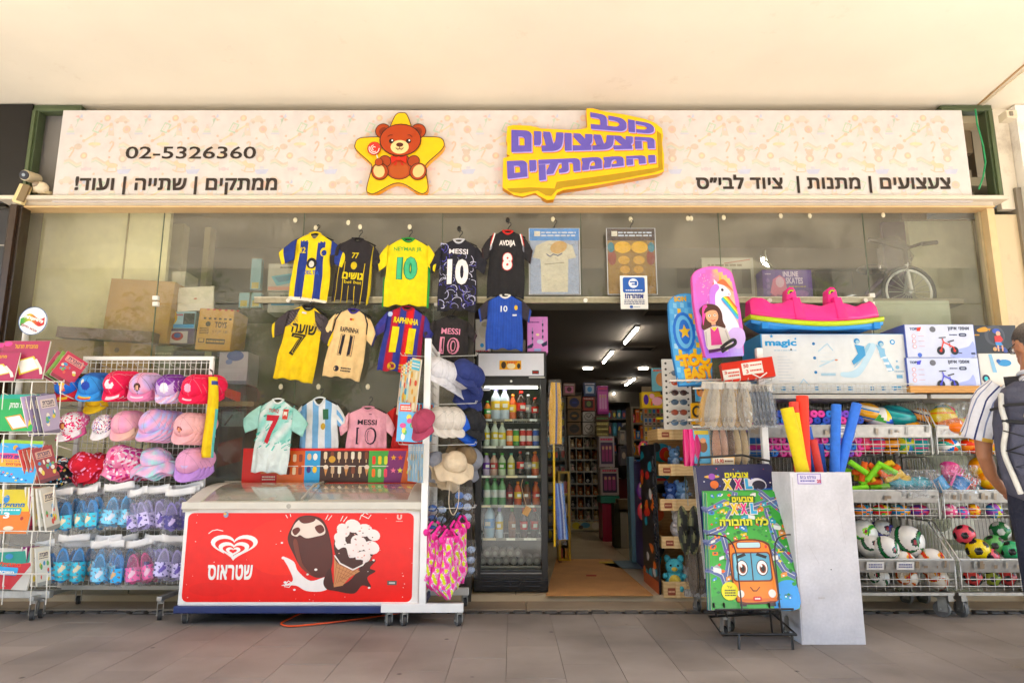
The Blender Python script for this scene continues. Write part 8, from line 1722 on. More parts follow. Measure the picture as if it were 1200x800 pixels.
def bucket(px,py,Y,col,lab,s_=1):m=MB();m.lathe([(.045*s_,0),(.06*s_,.1*s_),(.066*s_,.105*s_),(.055*s_,.1*s_),(.04*s_,.01)],(0,0,0),col,14);m.tube([(-.06*s_,0,.1*s_),(0,-.03,.15*s_),(.06*s_,0,.1*s_)],.004,'e8e0d8',5);tag(m.build('toy_bucket','gloss',loc=P(px,py,Y),rot=(rs.uniform(-.5,.5),rs.uniform(-.6,.6),0)),lab,'bucket','beach toys in the right rack')
bucket(1112,560,5.08,'d84a8a','pink toy bucket, middle basket of the right rack');bucket(1122,574,5.03,'3a90d0','blue toy bucket below the pink one',.9);bucket(1108,574,5.04,'5aa8d8','light blue toy bucket at the left',.9);bucket(1164,566,5.06,'2a6ab0','deep blue toy bucket nearest the man',.8);bucket(1148,556,5.15,'4a3a8a','violet toy bucket at the back')
for px,py,cc,l in((1136,566,'c8222a','red toy rake in front of the buckets'),(1120,554,'d85a9a','pink toy rake leaning on the pink bucket')):
 t=thing('toy_rake',l,'rake',P(px,py,5.0),(0,.5,0),'toy rakes');m=MB();m.box((0,0,0),(.09,.015,.015),cc);m.tube([(0,0,0),(0,0,-.1)],.009,cc,6);m.build('handle','gloss',t)
 for k in range(5):m=MB();m.tube([(-.04+k*.02,0,0),(-.04+k*.02,-.01,.05)],.005,cc,5);m.build('tine','gloss',t)
for px,py,Y,r,fn,l in((1150,548,5.1,.085,beach(['d8b01c','d8901c','2a2a6a']),'yellow and navy ball at the top of the beach toys'),(1158,562,5.05,.07,beach(['d8b41c','d8901c']),'yellow ball beside the man'),(1113,598,5.04,.05,beach(['c84a7a','e8c8d0']),'pink toy behind the wires'),(1140,598,5.04,.05,beach(['d8a01c','c8502a']),'orange toy behind the wires'),(1128,600,5.04,.045,beach(['c84a8a','3a80c0']),'pink and blue toy behind the wires'),(1165,598,5.04,.055,beach(['8a4a9a','3a80b0','c8c83a']),'violet toy behind the wires')):ballobj(px,py,Y,r,fn,l+', middle of the right rack',grp='toys in the right rack',nu=18,nv=12)
m=MB();p=P(1124,566,4.97);m.grid(lambda u,v:Vector((-.13+.28*u,-.04*math.sin(u*3.1)-.012*math.sin(u*17+v*9),-.07+.2*v)),12,8,'ffffff');tag(m.build('clear_bag','film',loc=p),'clear bag round the buckets of the right rack','bag')
a=G(940,755);bxw=G(1015,755).x-a.x;BY=a.y;hgt=P(960,553,BY).z;xbl=P(924,553,BY).x
nb=thing('noodle_box','tall white board box holding long pool noodles','box',(a.x+bxw/2,BY,0));m=MB();wl_=.012;bd_=.30;xoff=xbl-a.x
sk=0
m.box((0,wl_/2,hgt/2),(bxw,wl_,hgt),'d6d3d6');m.box((0,bd_-wl_/2,hgt/2),(bxw,wl_,hgt),'d8d6d8')
for s_ in(-1,1):m.box((s_*(bxw/2-wl_/2),bd_/2,hgt/2),(wl_,bd_-2*wl_,hgt),'d0cdd0')
m.box((0,bd_/2,.02),(bxw-.03,bd_-.03,.02),'c8c6c8');m.build('box','card',nb,bevel=.002)
m=MB();A=Art(m,(-bxw/2,0,0),bxw,hgt,(925,553,1000,755));A.rect(934,555,962,567,'d6cfdc',1);A.line([(934,555),(962,555),(962,567),(934,567)],.8,'8a70b0',3,closed=True);A.text(heb('נודלס ב15'),937,557,956,561,'4a4a9a',3,.02);A.fine(937,562,955,565,1,'4a4a9a',3);A.text('25',957,562,962,566,'b8304a',4,.04);A.ell(966,669,1,.6,'3a3a44',2);A.line([(941,640),(952,662)],.35,'b9b4b6',2);A.line([(980,590),(986,640)],.3,'bdb8ba',2);A.line([(927.5,560),(926.5,750)],.6,'b3adab',1);A.rect(925.5,700,927,712,'a89c90',2);A.fine(948,700,956,704,1,'bcb6b4',2);A.fine(985,746,996,748,1,'c8c4c8',1);m.build('price_label','print',nb)
NO=[(922,478,'d8c018','yellow',8.5,20),(931,484,'d8c81c','yellow',6,12),(930,471,'c8483a','dull red',6.5,8),(940,464,'d8402a','bright red',8,5),(952,515,'b8403a','short red',6,25),(945,500,'2a5aa8','dark blue',6,30),(980,474,'3a74c8','light blue',6.5,4),(1004,473,'3a72c8','slanting light blue',6.6,-16),(960,520,'27509a','short navy',5.5,20)]
for i,(px,py,cc,cn,r,dxp)in enumerate(NO):
 p1=P(px,py,BY+.12+.025*i*.7);b0=Vector((nb.location.x+(-.09+.022*i if dxp>0 else-.02+.0*i),BY+.05+.022*i,.30))
 fxx=P(px+dxp,556,BY+.12).x;b0 .x=fxx+(fxx-p1 .x)*1.2;b0 .x=max(nb.location.x-bxw/2+.05,min(nb.location.x+bxw/2-.05,b0 .x));
 noodle(b0,p1,.0052*r*.92,cc,f"{cn} long pool noodle, {ORD[i] if i < 6 else ['left of the right pair', 'right of the right pair', 'low in the middle'][i-6]} in the white box",'pool noodles in the white box',sticker=(i in(3,7)))
bs=thing('book_stand','black wire floor stand holding big colouring books','stand',(G(880,735).x,4.35,0));O4=Vector(bs.location);K2='24211f'
m=MB();r_=.008
pL,pR=P(838,700,4.55)-O4,P(930,700,4.55)-O4
f1,f2=G(846,716,.1)-O4,G(930,738,.1)-O4
lo=[P(831,722,4.42)-O4,P(846,743,4.2)-O4,P(933,743,4.15)-O4,P(905,718,4.45)-O4]
m.tube(lo,r_,K2,6,closed=True);m.tube([P(866,743,4.18)-O4,P(866,760,4.15)-O4,P(868,762,4.15)-O4,P(927,762,4.15)-O4,P(929,760,4.15)-O4,P(928,743,4.15)-O4],r_,K2,6)
for px in(840,852,905,917):m.tube([P(px,722 if px<900 else 742,4.25)-O4,P(px-3,714,4.17)-O4,P(px-4,706,4.16)-O4],r_*.8,K2,5)
m.tube([P(834,715,4.3)-O4,P(822,560,4.72)-O4,P(818,545,4.75)-O4],r_,K2,6);m.tube([P(928,715,4.3)-O4,P(908,560,4.72)-O4,P(902,540,4.75)-O4],r_,K2,6);m.tube([P(818,545,4.75)-O4,P(820,536,4.75)-O4,P(870,533,4.75)-O4,P(902,540,4.75)-O4],r_,K2,6)
m.tube([P(838,714,4.13)-O4,P(930,713,4.13)-O4],r_*.8,K2,5)
for pts in([(828,627),(835,626),(852,630),(862,645),(866,680),(870,716)],[(929,626),(918,627),(910,633),(908,650),(912,690),(914,716)]):m.tube(sp3([P(x,y,4.12+(716-y)*.0021)-O4 for x,y in pts]),.0045,K2,5)
m.build('wire_frame','paint',bs)
for x in(pL.x,pR.x-.1):castor(bs,x+.02,.1,.03,h=.12);castor(bs,x+.1,.22,.03,h=.12)
def bigbook(lab,q,draw,box,side='d8d4cc',n=1,back='3a5a9a'):
 """q: four photo corners with depths: tl,tr,br,bl"""
 tl,tr,br,bl=[P(x,y,Y)for x,y,Y in q];c_=(bl+br)/2;t=thing('colouring_book',lab,'book',c_,None,'big colouring books on the stand');tl,tr,br,bl=[v-c_ for v in(tl,tr,br,bl)]
 nrm=((br-bl).cross(tl-bl)).normalized();
 if nrm.y>0:nrm=-nrm
 m=MB();vs_=[tl,tr,br,bl];bk_=[v-nrm*.012 for v in vs_];m.add(vs_+bk_,[(3,2,1,0),(4,5,6,7),(0,1,5,4),(1,2,6,5),(2,3,7,6),(3,0,4,7)],lambda i:back if i<2 else side);m.build('pages','paper',t)
 m=MB()
 class QA(Art):
  def m(s,x,y,L=None):
   u=(x-box[0])/(box[2]-box[0]);v=(y-box[1])/(box[3]-box[1]);p=tl*(1-u)*(1-v)+tr*u*(1-v)+br*u*v+bl*(1-u)*v;return p+nrm*(.0006*(L or s.L))
 A=QA(m,(0,0,0),1,1,box);draw(A);m.build('cover','print',t)
def xxl(A,x0,y0,s_=1.0,sub=None):
 A.rrect(x0-3,y0-1.5,x0+33*s_,y0+8*s_,3,'1f5a2a' if s_>.93 else '1a2048',12);A.L=1
 A.text(heb('צובעים'),x0,y0,x0+30*s_,y0+7*s_,'1a2a1a',13,.09);A.text(heb('צובעים'),x0,y0,x0+30*s_,y0+7*s_,'d8d020',14,.05)
 for k,(ch,cc)in enumerate((('X','d8c020'),('X','c8307a'),('L','3aa0c8'))):A.text(ch,x0-4+k*14*s_,y0+8*s_,x0+8+k*13*s_,y0+24*s_,'e8e4dc',15,.12);A.text(ch,x0-3+k*14*s_,y0+9*s_,x0+7+k*13*s_,y0+23*s_,cc,17,.07)
def space(A):
 A.rect(815,547,905,700,'1a2048',1);rs=random.Random(1)
 for k in range(90):A.ell(rs.uniform(820,903),rs.uniform(549,640),rs.uniform(.3,1.2),rs.uniform(.3,1),rs.choice(['3aa0c8','d8b03a','e0e0e8','c83a3a','5a60c0']),2,8)
 A.ell(835,570,5,5,'c86a2a',3);A.ell(833,560,9,2,'c8a050',3);A.ell(833,560,4,4,'8a4aa0',4);A.ell(885,572,11,9,'d8d8e0',3);A.ell(887,572,8,6,'2a2a3a',4);A.ell(874,566,4,3,'e0e0e4',4);A.rect(862,576,905,580,'3a6ac0',3)
 xxl(A,848,556,.92);A.ell(819,650,3,3,'c87a2a',3);A.ell(822,610,3,2,'c84a2a',3)
for j in range(3):bigbook(['dark blue outer space colouring book behind the bus one','second space colouring book in the stand','rearmost space colouring book in the stand'][j],[(815-j*1.5,547-j,4.72+j*.025),(904-j*1.5,545-j,4.72+j*.025),(922-j,675,4.36+j*.025),(828-j,677,4.36+j*.025)],space,(815,547,905,677),back='2a3a6a')
def bus(A):
 A.rect(827,577,930,713,'3f9a40',1);rs=random.Random(6)
 for pts in([(828,600),(850,590),(875,600),(929,585)],[(828,640),(845,630),(852,660),(840,711)],[(905,600),(912,640),(929,660)],[(865,579),(860,600),(846,622),(829,628)],[(900,579),(929,606)],[(906,650),(918,672),(929,678)],[(829,670),(842,676),(850,700)]):
  A.line(pts,8,'7d86a8',2);A.line(pts,6.5,'56648c',3);A.line(pts,.7,'d8d8d0',4)
 for k in range(210):x,y=rs.uniform(831,926),rs.uniform(581,705);w_=rs.uniform(1.,3.2);A.poly([(x-w_,y),(x,y-w_*.7),(x+w_,y),(x,y+w_*.7)],rs.choice(['d8661c','d8c83a','3a90c0','c83a3a','8a5aa8','d8d8d0','70b840','2f7a34','5cb83a','8acc3a','1f6a3a','2f7a34']),3+k%3)
 for k in range(9):x,y=rs.choice([(rs.uniform(830,842),rs.uniform(585,690)),(rs.uniform(912,926),rs.uniform(585,670))]);A.rrect(x-3,y-2,x+4,y+2,1,rs.choice(['d8761c','3a80b8','c83a2a','d8c03a']),4);A.rect(x-1,y-1.4,x+2,y+.6,'3a4a60',5)
 A.poly(smooth([(905,690),(915,683),(929,686),(929,712),(900,712)]),'3a90c8',4);A.poly([(827,700),(850,694),(870,712),(827,712)],'3a8a3c',4)
 for k in range(46):
  x,y=rs.uniform(832,924),rs.uniform(580,704);c_=rs.choice(['d8761c','3a80b8','c83a2a','d8c03a','8a50a0','e0e0d8','2f9ab0','d8964a']);w_=rs.uniform(2,5);sk_=rs.choice([-2,2]);A.poly([(x-w_,y-w_*.5),(x+w_,y-w_*.5+sk_),(x+w_,y+w_*.6+sk_),(x-w_,y+w_*.6)],c_,5);A.poly([(x-w_,y-w_*.5),(x,y-w_*1.1),(x+w_,y-w_*.5+sk_)],mixc(c_,'20203a',.35),6);A.rect(x-w_*.5,y-.6,x+w_*.1,y+.8,'d8e4e8',7)
 for k in range(30):x,y=rs.uniform(830,927),rs.uniform(580,708);A.ell(x,y,2.6,2.2,rs.choice(['1f6a34','2f8a3a','8acc3a']),5,8)
 OB,OD='d8821c','a8500f';A.L=1;A.poly(smooth([(851,646),(853,640),(866,636),(886,636),(900,640),(904,648),(907,690),(904,705),(880,708),(858,706),(853,690)],5),'5a2408',8);A.poly(smooth([(852.5,648),(855,642),(867,638),(886,638),(898,642),(902,650),(905,690),(902,703),(880,706),(860,704),(855,690)],5),OB,9)
 A.rrect(861,639,892,647,2,'9a3a0c',11);A.rrect(862,640,891,646,2,'b8d4d8',12);A.ell(857,644,1.6,2,'c83a2a',11);A.ell(898,645,1.6,2,'c83a2a',11)
 A.rrect(854,651,902,684,4,'6a2c0a',11);A.rrect(855.5,652.5,900.5,682.5,3.5,'5f9fb4',12);A.rect(877.4,652,878.8,683,'3a2a20',13);A.poly([(857,655),(866,653.5),(859,680),(856.5,680)],'8ac0cc',12.5)
 for cx in(866,890.5):A.ell(cx,669,7.2,9,'2a1c14',13);A.ell(cx,669,6.3,8,'ece8e2',14);A.ell(cx+.6,670,4,5.2,'8a4418',15);A.ell(cx+.6,670,2.6,3.6,'15100c',16);A.ell(cx-1,667,1.3,1.6,'f4f0ea',17,10)
 A.poly([(859,656),(870,652),(872,655),(861,659)],'1c1814',14);A.poly([(886,652),(898,656),(896,659),(884,655)],'1c1814',14);A.line([(874,690),(877,694),(881,694),(885,690)],1,'5a2008',12)
 A.ell(862,697,4,4,'e8e4d8',12);A.ell(899,697,4.4,4.4,'e8e4d8',12);A.rect(857,702,904,705,'c86a14',11);A.rrect(876,700,886,705,2,'b8301c',14);A.fine(878,701,884,704,1,'e8e0d8',16);A.rect(860,706,868,710,'241c18',6);A.rect(894,706,902,710,'241c18',6)
 A.ell(849,694,10,10,'d8d01c',15);A.text(heb('על'),846,688,852,691,'3a3a1a',17);A.fine(843,692,856,700,3,'4a4a1c',17)
 xxl(A,860,584,.95);A.text(heb('כלי תחבורה'),842,610,905,620,'1a3a1a',13,.13);A.text(heb('כלי תחבורה'),842,610,905,620,'d0d040',15,.05);A.ell(900,586,1.4,1,'d84a2a',12)
for j in range(4):bigbook(['bright colouring book with a smiling orange bus, foremost on the stand','second bus colouring book, edge showing at the left','third bus colouring book behind the foremost','rearmost bus colouring book behind the foremost'][j],[(828-j*1.8,577-j*.6,4.53+j*.02),(917-j*1.2,575-j*.6,4.53+j*.02),(938-j,713,4.16+j*.02),(834-j*1.6,714,4.16+j*.02)],bus,(827,577,930,713),back=['d8d4cc','4a7ac0','d0c8d8','3a4a90'][j],side=['d8d4cc','8aa0d0','e0dce4','4a5a9a'][j])
MX,MY=P(1217,520,3.66).x,3.62
man=thing('person','grey haired man in striped white shirt and dark trousers, seen from behind','person',(MX,MY,0),(0,0,R(-42)))
def ring(c,rx,ry,n=18,tilt=0,p=2.0):
 out=[]
 for k in range(n):
  a=2*math.pi*k/n;x=math.cos(a);y=math.sin(a);x=math.copysign(abs(x)**(2/p),x);y=math.copysign(abs(y)**(2/p),y);out.append(Vector((c[0]+x*rx,c[1]+y*ry,c[2]+x*rx*tilt)))
 return out
def limb(m,pts,col='b07a5a',n=12):
 """pts: (x,y,z,r)"""
 rs_=[]
 for i,p in enumerate(pts):
  a=Vector(pts[max(i-1,0)][:3]);b=Vector(pts[min(i+1,len(pts)-1)][:3]);t=(b-a).normalized();u=(Vector((1,0,0))-t*t.x).normalized();w_=t.cross(u);rs_.append([Vector(p[:3])+(u*math.cos(k*2*math.pi/n)+w_*math.sin(k*2*math.pi/n))*p[3]for k in range(n)])
 m.loft(rs_,col)
LA=[(-.185,.0,1.46,.055),(-.235,.01,1.36,.052),(-.265,.0,1.22,.045),(-.275,.03,1.10,.040),(-.262,.10,1.00,.036),(-.24,.19,.93,.028),(-.225,.24,.90,.026)]
RA=[(-x,y,z,r)for x,y,z,r in LA]
m=MB()
for A_,s_ in((LA,-1),(RA,1)):
 limb(m,A_);hx_,hy_,hz_=A_[-1][0],A_[-1][1],A_[-1][2];m.ball((hx_+.004*-s_,hy_+.045,hz_-.015),(.022,.048,.036),'b07a5a',12,8)
 for f in range(4):
  fl=[.075,.085,.08,.062][f];z0=hz_+.012-f*.018;limb(m,[(hx_,hy_+.08,z0,.0095),(hx_-s_*.006,hy_+.08+fl*.45,z0-.008,.009),(hx_-s_*.022,hy_+.08+fl*.75,z0-.022,.008),(hx_-s_*.034,hy_+.08+fl*.8,z0-.036,.007)],n=8)
 limb(m,[(hx_-s_*.015,hy_+.03,hz_+.012,.012),(hx_-s_*.034,hy_+.06,hz_+.02,.011),(hx_-s_*.042,hy_+.09,hz_+.012,.009)],n=8)
m.loft([ring((0,0,.92),.16,.11),ring((0,0,1.05),.15,.105),ring((0,0,1.25),.17,.11),ring((0,0,1.40),.19,.105),ring((0,0,1.47),.15,.085),ring((0,.01,1.51),.07,.07),ring((0,.02,1.60),.058,.062),ring((0,.03,1.66),.055,.06)],'b07a5a')
for s_ in(-1,1):limb(m,[(s_*.085,0,.95,.09),(s_*.09,.01,.75,.075),(s_*.095,.01,.5,.055),(s_*.10,-.01,.3,.05),(s_*.105,-.02,.1,.038),(s_*.105,.0,.06,.04),(s_*.11,.1,.04,.035)])
HY=R(42);hc=Vector((.0,.045,1.70));hm=Matrix.Rotation(HY,3,'Z')@Matrix.Rotation(R(-12),3,'X')
def hd(x,y,z):return hc+hm@Vector((x,y,z))
hv=MB()
def skull(d,v):
 if v.z<0:v.x*=1-.25*(-d.z)**1.5;v.y=v.y*(1-.12*(-d.z))+.012*(-d.z)
 if d.y>.3 and d.z<.2:v.x*=.95
 return v
hv.ball((0,0,0),(.077,.098,.122),'b07a5a',24,18,fn=skull);hv.ball((0,.055,-.068),(.05,.045,.05),'b07a5a',14,10);hv.ball((0,.10,-.012),(.013,.022,.028),'b07a5a',10,8,rot=(.35,0,0));hv.ball((0,.108,-.03),(.018,.014,.012),'b07a5a',10,6)
hv.ball((0,.093,-.066),(.026,.012,.008),'b07a5a',10,6);hv.ball((0,.092,.02),(.05,.014,.01),'b07a5a',10,6)
for s_ in(-1,1):
 hv.ball((s_*.078,-.004,-.012),(.010,.021,.034),'b07a5a',12,9,rot=(.15,0,s_*-.35));hv.tube([(s_*.082,-.018,-.03),(s_*.089,-.022,-.005),(s_*.088,-.012,.018),(s_*.083,.006,.02)],.005,'b07a5a',6)
m.add([hd(*v)for v in hv.v],hv.f,'b07a5a',True)
body=m.build('body','skin',man);rm=body.modifiers.new('join','REMESH');rm.mode='VOXEL';rm.voxel_size=.0065;rm.use_smooth_shade=True;sm=body.modifiers.new('smooth','SMOOTH');sm.iterations=3;sm.factor=.6
m=MB()
for s_ in(-1,1):m.ball(hd(s_*.032,.086,.0),(.014,.014,.012),lambda d:'e8e2da' if(hm.inverted()@d).y<.75 else '2a1c14',12,8)
m.build('eye','gloss',man)
m=MB();hh=MB()
def hairf(d,v):
 v=skull(d,v);k=1.045 if(d.z>.28-.62*max(0,-d.y+.35)and not(d.y>.55 and d.z<.55)and d.z>-.62)else.93;return v*k
hh.ball((0,-.001,.002),(.077,.098,.122),lambda d:mixc('6e6760','3f3833',.5+.5*math.sin(d.z*5-d.y*2)),32,24,fn=hairf);m.add([hd(*v)for v in hh.v],hh.f,lambda i:hh.c[i],True);m.build('hair','hair',man)
m=MB()
for s_ in(-1,1):m.tube([hd(s_*.03,.108,.0)+Vector((0,0,0)),hd(s_*.068,.09,.003),hd(s_*.084,.0,.008),hd(s_*.084,-.018,-.006)],.0028,'1c1a1a',6);m.tube([hd(s_*.033+.022*math.cos(a*.7),.112-.012*abs(math.cos(a*.7)),.0+.016*math.sin(a*.7))for a in range(9)],.002,'1c1a1a',5,closed=True)
m.build('glasses','gloss',man)
NV='1b1d2c';m=MB()
m.loft([ring((0,0,1.06),.178,.128),ring((0,-.005,.98),.188,.135),ring((0,-.01,.90),.19,.135),ring((0,-.005,.84),.182,.12)],NV)
for s_ in(-1,1):
 rg=[]
 for z,rx,ry,ox_,oy in((.90,.098,.12,.088,-.005),(.80,.098,.112,.092,0),(.65,.086,.098,.096,.008),(.50,.075,.084,.099,.008),(.35,.070,.078,.103,-.004),(.2,.066,.074,.107,-.012),(.08,.068,.08,.110,-.008),(.045,.068,.084,.110,-.004)):
  r_=ring((s_*ox_,oy,z),rx,ry,24);rg.append([v*1+Vector((.004*math.sin(v.z*60+k),.004*math.sin(v.z*47+k*2),0))for k,v in enumerate(r_)])
 m.loft(rg,NV)
m.build('trousers','cloth',man)
for s_ in(-1,1):
 m=MB();rg=[]
 for y,hw_,h_ in((-.10,.032,.07),(-.07,.042,.085),(0,.043,.085),(.06,.046,.065),(.12,.05,.05),(.17,.042,.04),(.195,.02,.025)):rg.append([Vector((s_*.112+hw_*math.cos(a),y+.0,max(.006,h_*.5+h_*.5*math.sin(a))))for a in[k*2*math.pi/16 for k in range(16)]])
 m.loft(rg,'17130f');sh_=m.build('shoe','gloss',man);m=MB();m.prism((s_*.112,.045,.012),X,Yv,Z,[(.047*math.cos(a)*(1+.08*math.sin(a)),.152*math.sin(a))for a in[k*2*math.pi/20 for k in range(20)]],.012,'0e0c0a');m.build('sole','rubber',sh_)
def stripe(q):
 q=(q%1.0)
 return '27305c' if.0<q<.09 else 'c8a050' if.36<q<.42 else '7f86a0' if.62<q<.66 else 'dfdde0'
RG=[(.98,.185,.135,0),(1.05,.188,.14,0),(1.15,.192,.14,0),(1.28,.205,.14,0),(1.38,.212,.135,0),(1.44,.205,.12,.0),(1.485,.165,.10,.0),(1.515,.10,.085,.012),(1.53,.074,.075,.02)]
m=MB()
def shp(u,v):
 t=v*(len(RG)-1);i=min(int(t),len(RG)-2);f=t-i;a,b=RG[i],RG[i+1];z,rx,ry,oy=[a[j]*(1-f)+b[j]*f for j in range(4)];an=u*2*math.pi;x=math.cos(an);y=math.sin(an)
 wv=.004*math.sin(an*5+z*14)+.003*math.sin(an*9-z*30);return Vector((x*(rx+wv),oy+y*(ry+wv),z-.02*abs(x)**3*(1 if z>1.44 else 0)))
m.grid(shp,110,34,lambda u,v:stripe(u*11+.1));m.tube([Vector((.072*math.cos(a),.022+.073*math.sin(a),1.535+.012*math.sin(a+3)))for a in[k*.3307 for k in range(19)]],.012,'d9d8dc',6,closed=True)
m.build('shirt','cloth',man,solid=.003)
for A_,s_ in((LA,-1),(RA,1)):
 m=MB();S0,S1,S2,S3=Vector((s_*.150,0,1.47)),Vector((s_*.215,.0,1.40)),Vector((s_*.262,.0,1.28)),Vector((s_*.29,.005,1.19));rr=(.075,.082,.080,.088)
 def slv(u,v):
  t=v*3;i=min(int(t),2);f=t-i;c_=(S0,S1,S2,S3)[i].lerp((S0,S1,S2,S3)[i+1],f);r_=rr[i]*(1-f)+rr[i+1]*f;d=((S0,S1,S2,S3)[i+1]-(S0,S1,S2,S3)[i]).normalized();u_=(Vector((0,1,0))-d*d.y).normalized();w_=d.cross(u_);an=u*2*math.pi
  return c_+(u_*math.cos(an)+w_*math.sin(an))*(r_+.004*math.sin(an*4+v*9))
 m.grid(slv,60,14,lambda u,v:'d8b050' if(v>.9 and int(u*9)%3==0)else stripe(u*6));m.build('sleeve','cloth',man,solid=.003)
bpk=thing('backpack','large grey hiking backpack with black cords and pale piping worn by the man','backpack',(MX,MY,0),(0,0,R(-42)))
GR='474753';m=MB();rg=[]
for z,hw_,d0,d1 in((.87,.10,.16,.24),(.90,.155,.15,.31),(.98,.178,.15,.35),(1.12,.188,.15,.36),(1.26,.185,.15,.35),(1.37,.168,.15,.31),(1.44,.135,.15,.27),(1.48,.08,.16,.22)):
 r_=[]
 for k in range(32):
  a=2*math.pi*k/32;x=math.copysign(abs(math.cos(a))**.7,math.cos(a))*hw_;y=math.copysign(abs(math.sin(a))**.75,math.sin(a));r_.append(Vector((x*(1+.015*math.sin(z*40+k)),-(d0+d1)/2-y*(d1-d0)/2+.004*math.sin(z*33+k*1.7),z)))
 rg.append(r_)
m.loft(rg,[GR if k!=5 else '4d4d58' for k in range(7)]);m.build('main_bag','cloth',bpk)
m=MB();rg=[[Vector((x*s_,y,z))for x,y in((-.11,-.29),(-.12,-.33),(-.09,-.375),(0,-.39),(.09,-.375),(.12,-.33),(.11,-.29))]for z,s_ in((1.0,.9),(1.04,1.05),(1.14,1.08),(1.22,1.0),(1.25,.85))];m.loft(rg,'4f4f5c');m.build('front_pocket','cloth',bpk)
m=MB()
for s_ in(-1,1):m.tube(sp3([Vector((s_*.13,-.285,1.41)),Vector((s_*.128,-.345,1.33)),Vector((s_*.118,-.362,1.24)),Vector((s_*.14,-.358,1.12)),Vector((s_*.115,-.36,1.0)),Vector((s_*.095,-.34,.91))]),.013,'c9c6bc',8)
m.build('piping','cloth',bpk);m=MB()
cz=[(-.13,1.22),(.0,1.17),(-.12,1.12),(.11,1.22),(.0,1.17),(.12,1.10),(-.1,1.04),(.1,1.02),(0,1.08),(-.13,1.12)]
m.tube([Vector((x,-.402+abs(x)*.22,z))for x,z in cz],.0035,'141416',5);m.tube([Vector((-.18,-.31,1.33)),Vector((-.1,-.352,1.35)),Vector((0,-.362,1.35)),Vector((.1,-.352,1.34)),Vector((.18,-.31,1.32))],.008,'141416',6);m.tube([Vector((-.13,-.362,1.27)),Vector((0,-.392,1.25)),Vector((.13,-.362,1.27))],.010,'141416',6)
m.ball((-.172,-.24,1.02),(.022,.06,.05),'1b1b1e',10,8);m.build('cord','rubber',bpk);m=MB()
for s_ in(-1,1):
 pts=[Vector((s_*.075,-.17,1.36)),Vector((s_*.09,-.13,1.46)),Vector((s_*.10,-.06,1.515)),Vector((s_*.105,.04,1.50)),Vector((s_*.12,.125,1.40)),Vector((s_*.14,.14,1.25)),Vector((s_*.16,.10,1.12)),Vector((s_*.165,-.05,1.04)),Vector((s_*.15,-.17,1.0))]
 q=sp3(pts,4);rs_=[]
 for i,p in enumerate(q):
  t=(q[min(i+1,len(q)-1)]-q[max(i-1,0)]).normalized();sd_=Vector((1,0,0));up=sd_.cross(t).normalized();w_=.033 if i<22 else.018;rs_.append([p+sd_*w_+up*.007,p-sd_*w_+up*.007,p-sd_*w_-up*.007,p+sd_*w_-up*.007])
 m.loft(rs_,lambda i:'1d1d22',smooth=False)
m.build('shoulder_strap','cloth',bpk);m=MB()
for s_ in(-1,1):m.box((s_*.097,-.155,1.395),(.045,.02,.13),'66666f',rot=(.45,0,0));m.box((s_*.1,-.10,1.462),(.05,.008,.008),'c8c040',rot=(.8,0,.2))
m.build('strap_padding','cloth',bpk);m=MB();m.tube([Vector((-.02+.02*math.cos(a),-.352,1.29+.02*math.sin(a)))for a in[k*.6283 for k in range(10)]],.003,'c8b890',5,closed=True);m.box((0,-.356,1.30),(.05,.004,.012),'d0ccc0');m.build('buckle','metal',bpk)
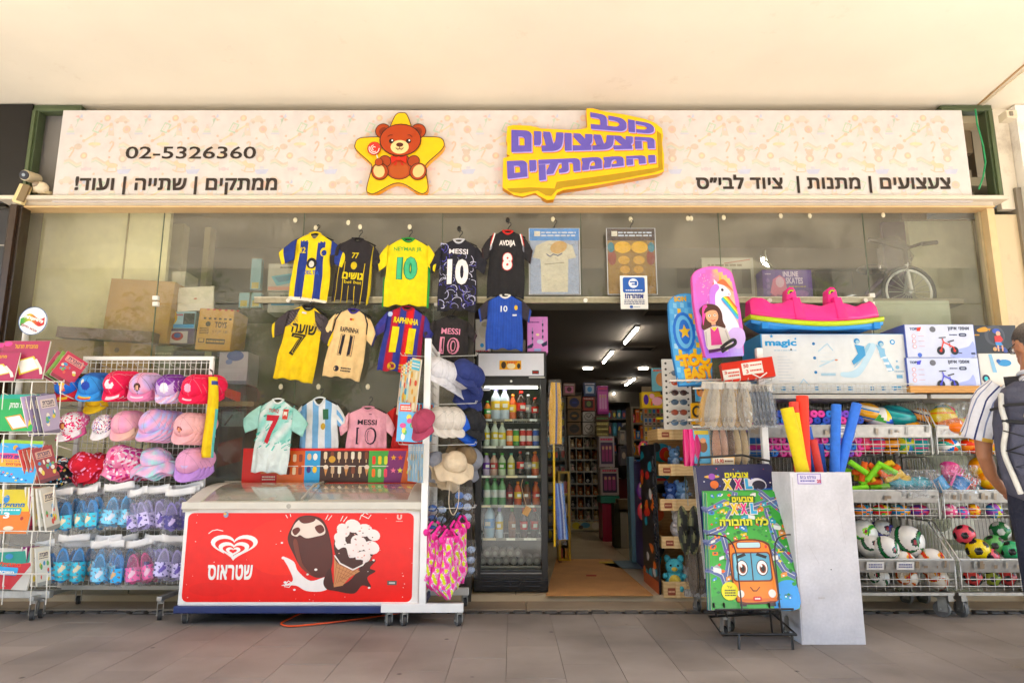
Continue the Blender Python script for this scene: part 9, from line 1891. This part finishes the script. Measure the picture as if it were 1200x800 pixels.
def tree(x,y,h,lab):
 t=thing('street_tree',lab,'tree',(x,y,0),group='street trees opposite the shop');m=MB();m.tube([(0,0,0),(.1,0,h*.3),(0,.1,h*.55),(.1,0,h*.8)],lambda q:.18*(1-.7*q),'5a4a38',8)
 for k in range(6):
  an=k*1.05;m.tube([(0,0,h*.35+k*.2),(math.cos(an)*h*.15,math.sin(an)*h*.15,h*.55+k*.2),(math.cos(an)*h*.27,math.sin(an)*h*.27,h*.65+k*.2)],lambda q:.06*(1-.7*q),'5a4a38',5)
 m.build('trunk','earth',t);m=MB();cl=[Vector((random.gauss(0,h*.16),random.gauss(0,h*.16),h*.66+random.gauss(0,h*.11)))for _ in range(30)]
 for k in range(4200):
  c=random.choice(cl)+Vector([random.gauss(0,.33)for _ in range(3)]);s_=random.uniform(.05,.12)
  a=Vector([random.gauss(0,1)for _ in range(3)]).normalized();b=a.orthogonal().normalized()
  m.add([c-a*s_*1.6,c+b*s_*.7,c+a*s_*1.6,c-b*s_*.7],[(0,1,2,3)],'5b7a33')
 m.build('crown','leaf',t)
tree(-5.5,-9,6.5,'leafy street tree opposite, mirrored in the left window')
tree(-1.5,-10.5,7.5,'tall leafy street tree opposite, mirrored beside the jerseys')
tree(4.5,-9.5,6,'smaller leafy street tree opposite, mirrored in the right window')
tree(-9.5,-10,7,'wide leafy street tree opposite at the far left')
tree(1.8,-13,8,'leafy street tree opposite, mirrored behind the doorway')
tree(8.5,-12,7.5,'leafy street tree opposite at the far right')
hb=thing('house','cream house with a red tiled roof across the street, heightened to hide the sky from the glass','house',(-10,-20,0));m=MB()
m.box((0,0,4.75),(24,6,9.5),'cfc2a8');m.build('wall','plaster',hb);m=MB()  # walls heightened so that the shop glass mirrors no sky
m.add([(-11.5,-3.5,9.5),(11.5,-3.5,9.5),(11.5,3.5,9.5),(-11.5,3.5,9.5),(-8,0,12.5),(8,0,12.5)],[(0,1,5,4),(1,2,5),(2,3,4,5),(3,0,4)],'b5613f');m.build('roof','paint',hb)
for k in range(5):
 m=MB();m.box((-6+k*3,3.01,2.4),(1.1,.08,1.5),'3c4248');m.build('window','gloss',hb)
hb=thing('apartment_block','unseen pale stone apartment block across the street, sized to hide the sky from the glass','building',(4,-28,0));m=MB()
m.box((0,0,8),(44,8,20),'cfc2a8');m.build('wall','plaster',hb)  # unseen block, sized to close the sky gap in the reflections
for k in range(12):
 for r_ in range(6):
  m=MB();m.box((-19+k*3.5,4.01,2+r_*3),(1.3,.08,1.5),'3c4248');m.build('window','gloss',hb)
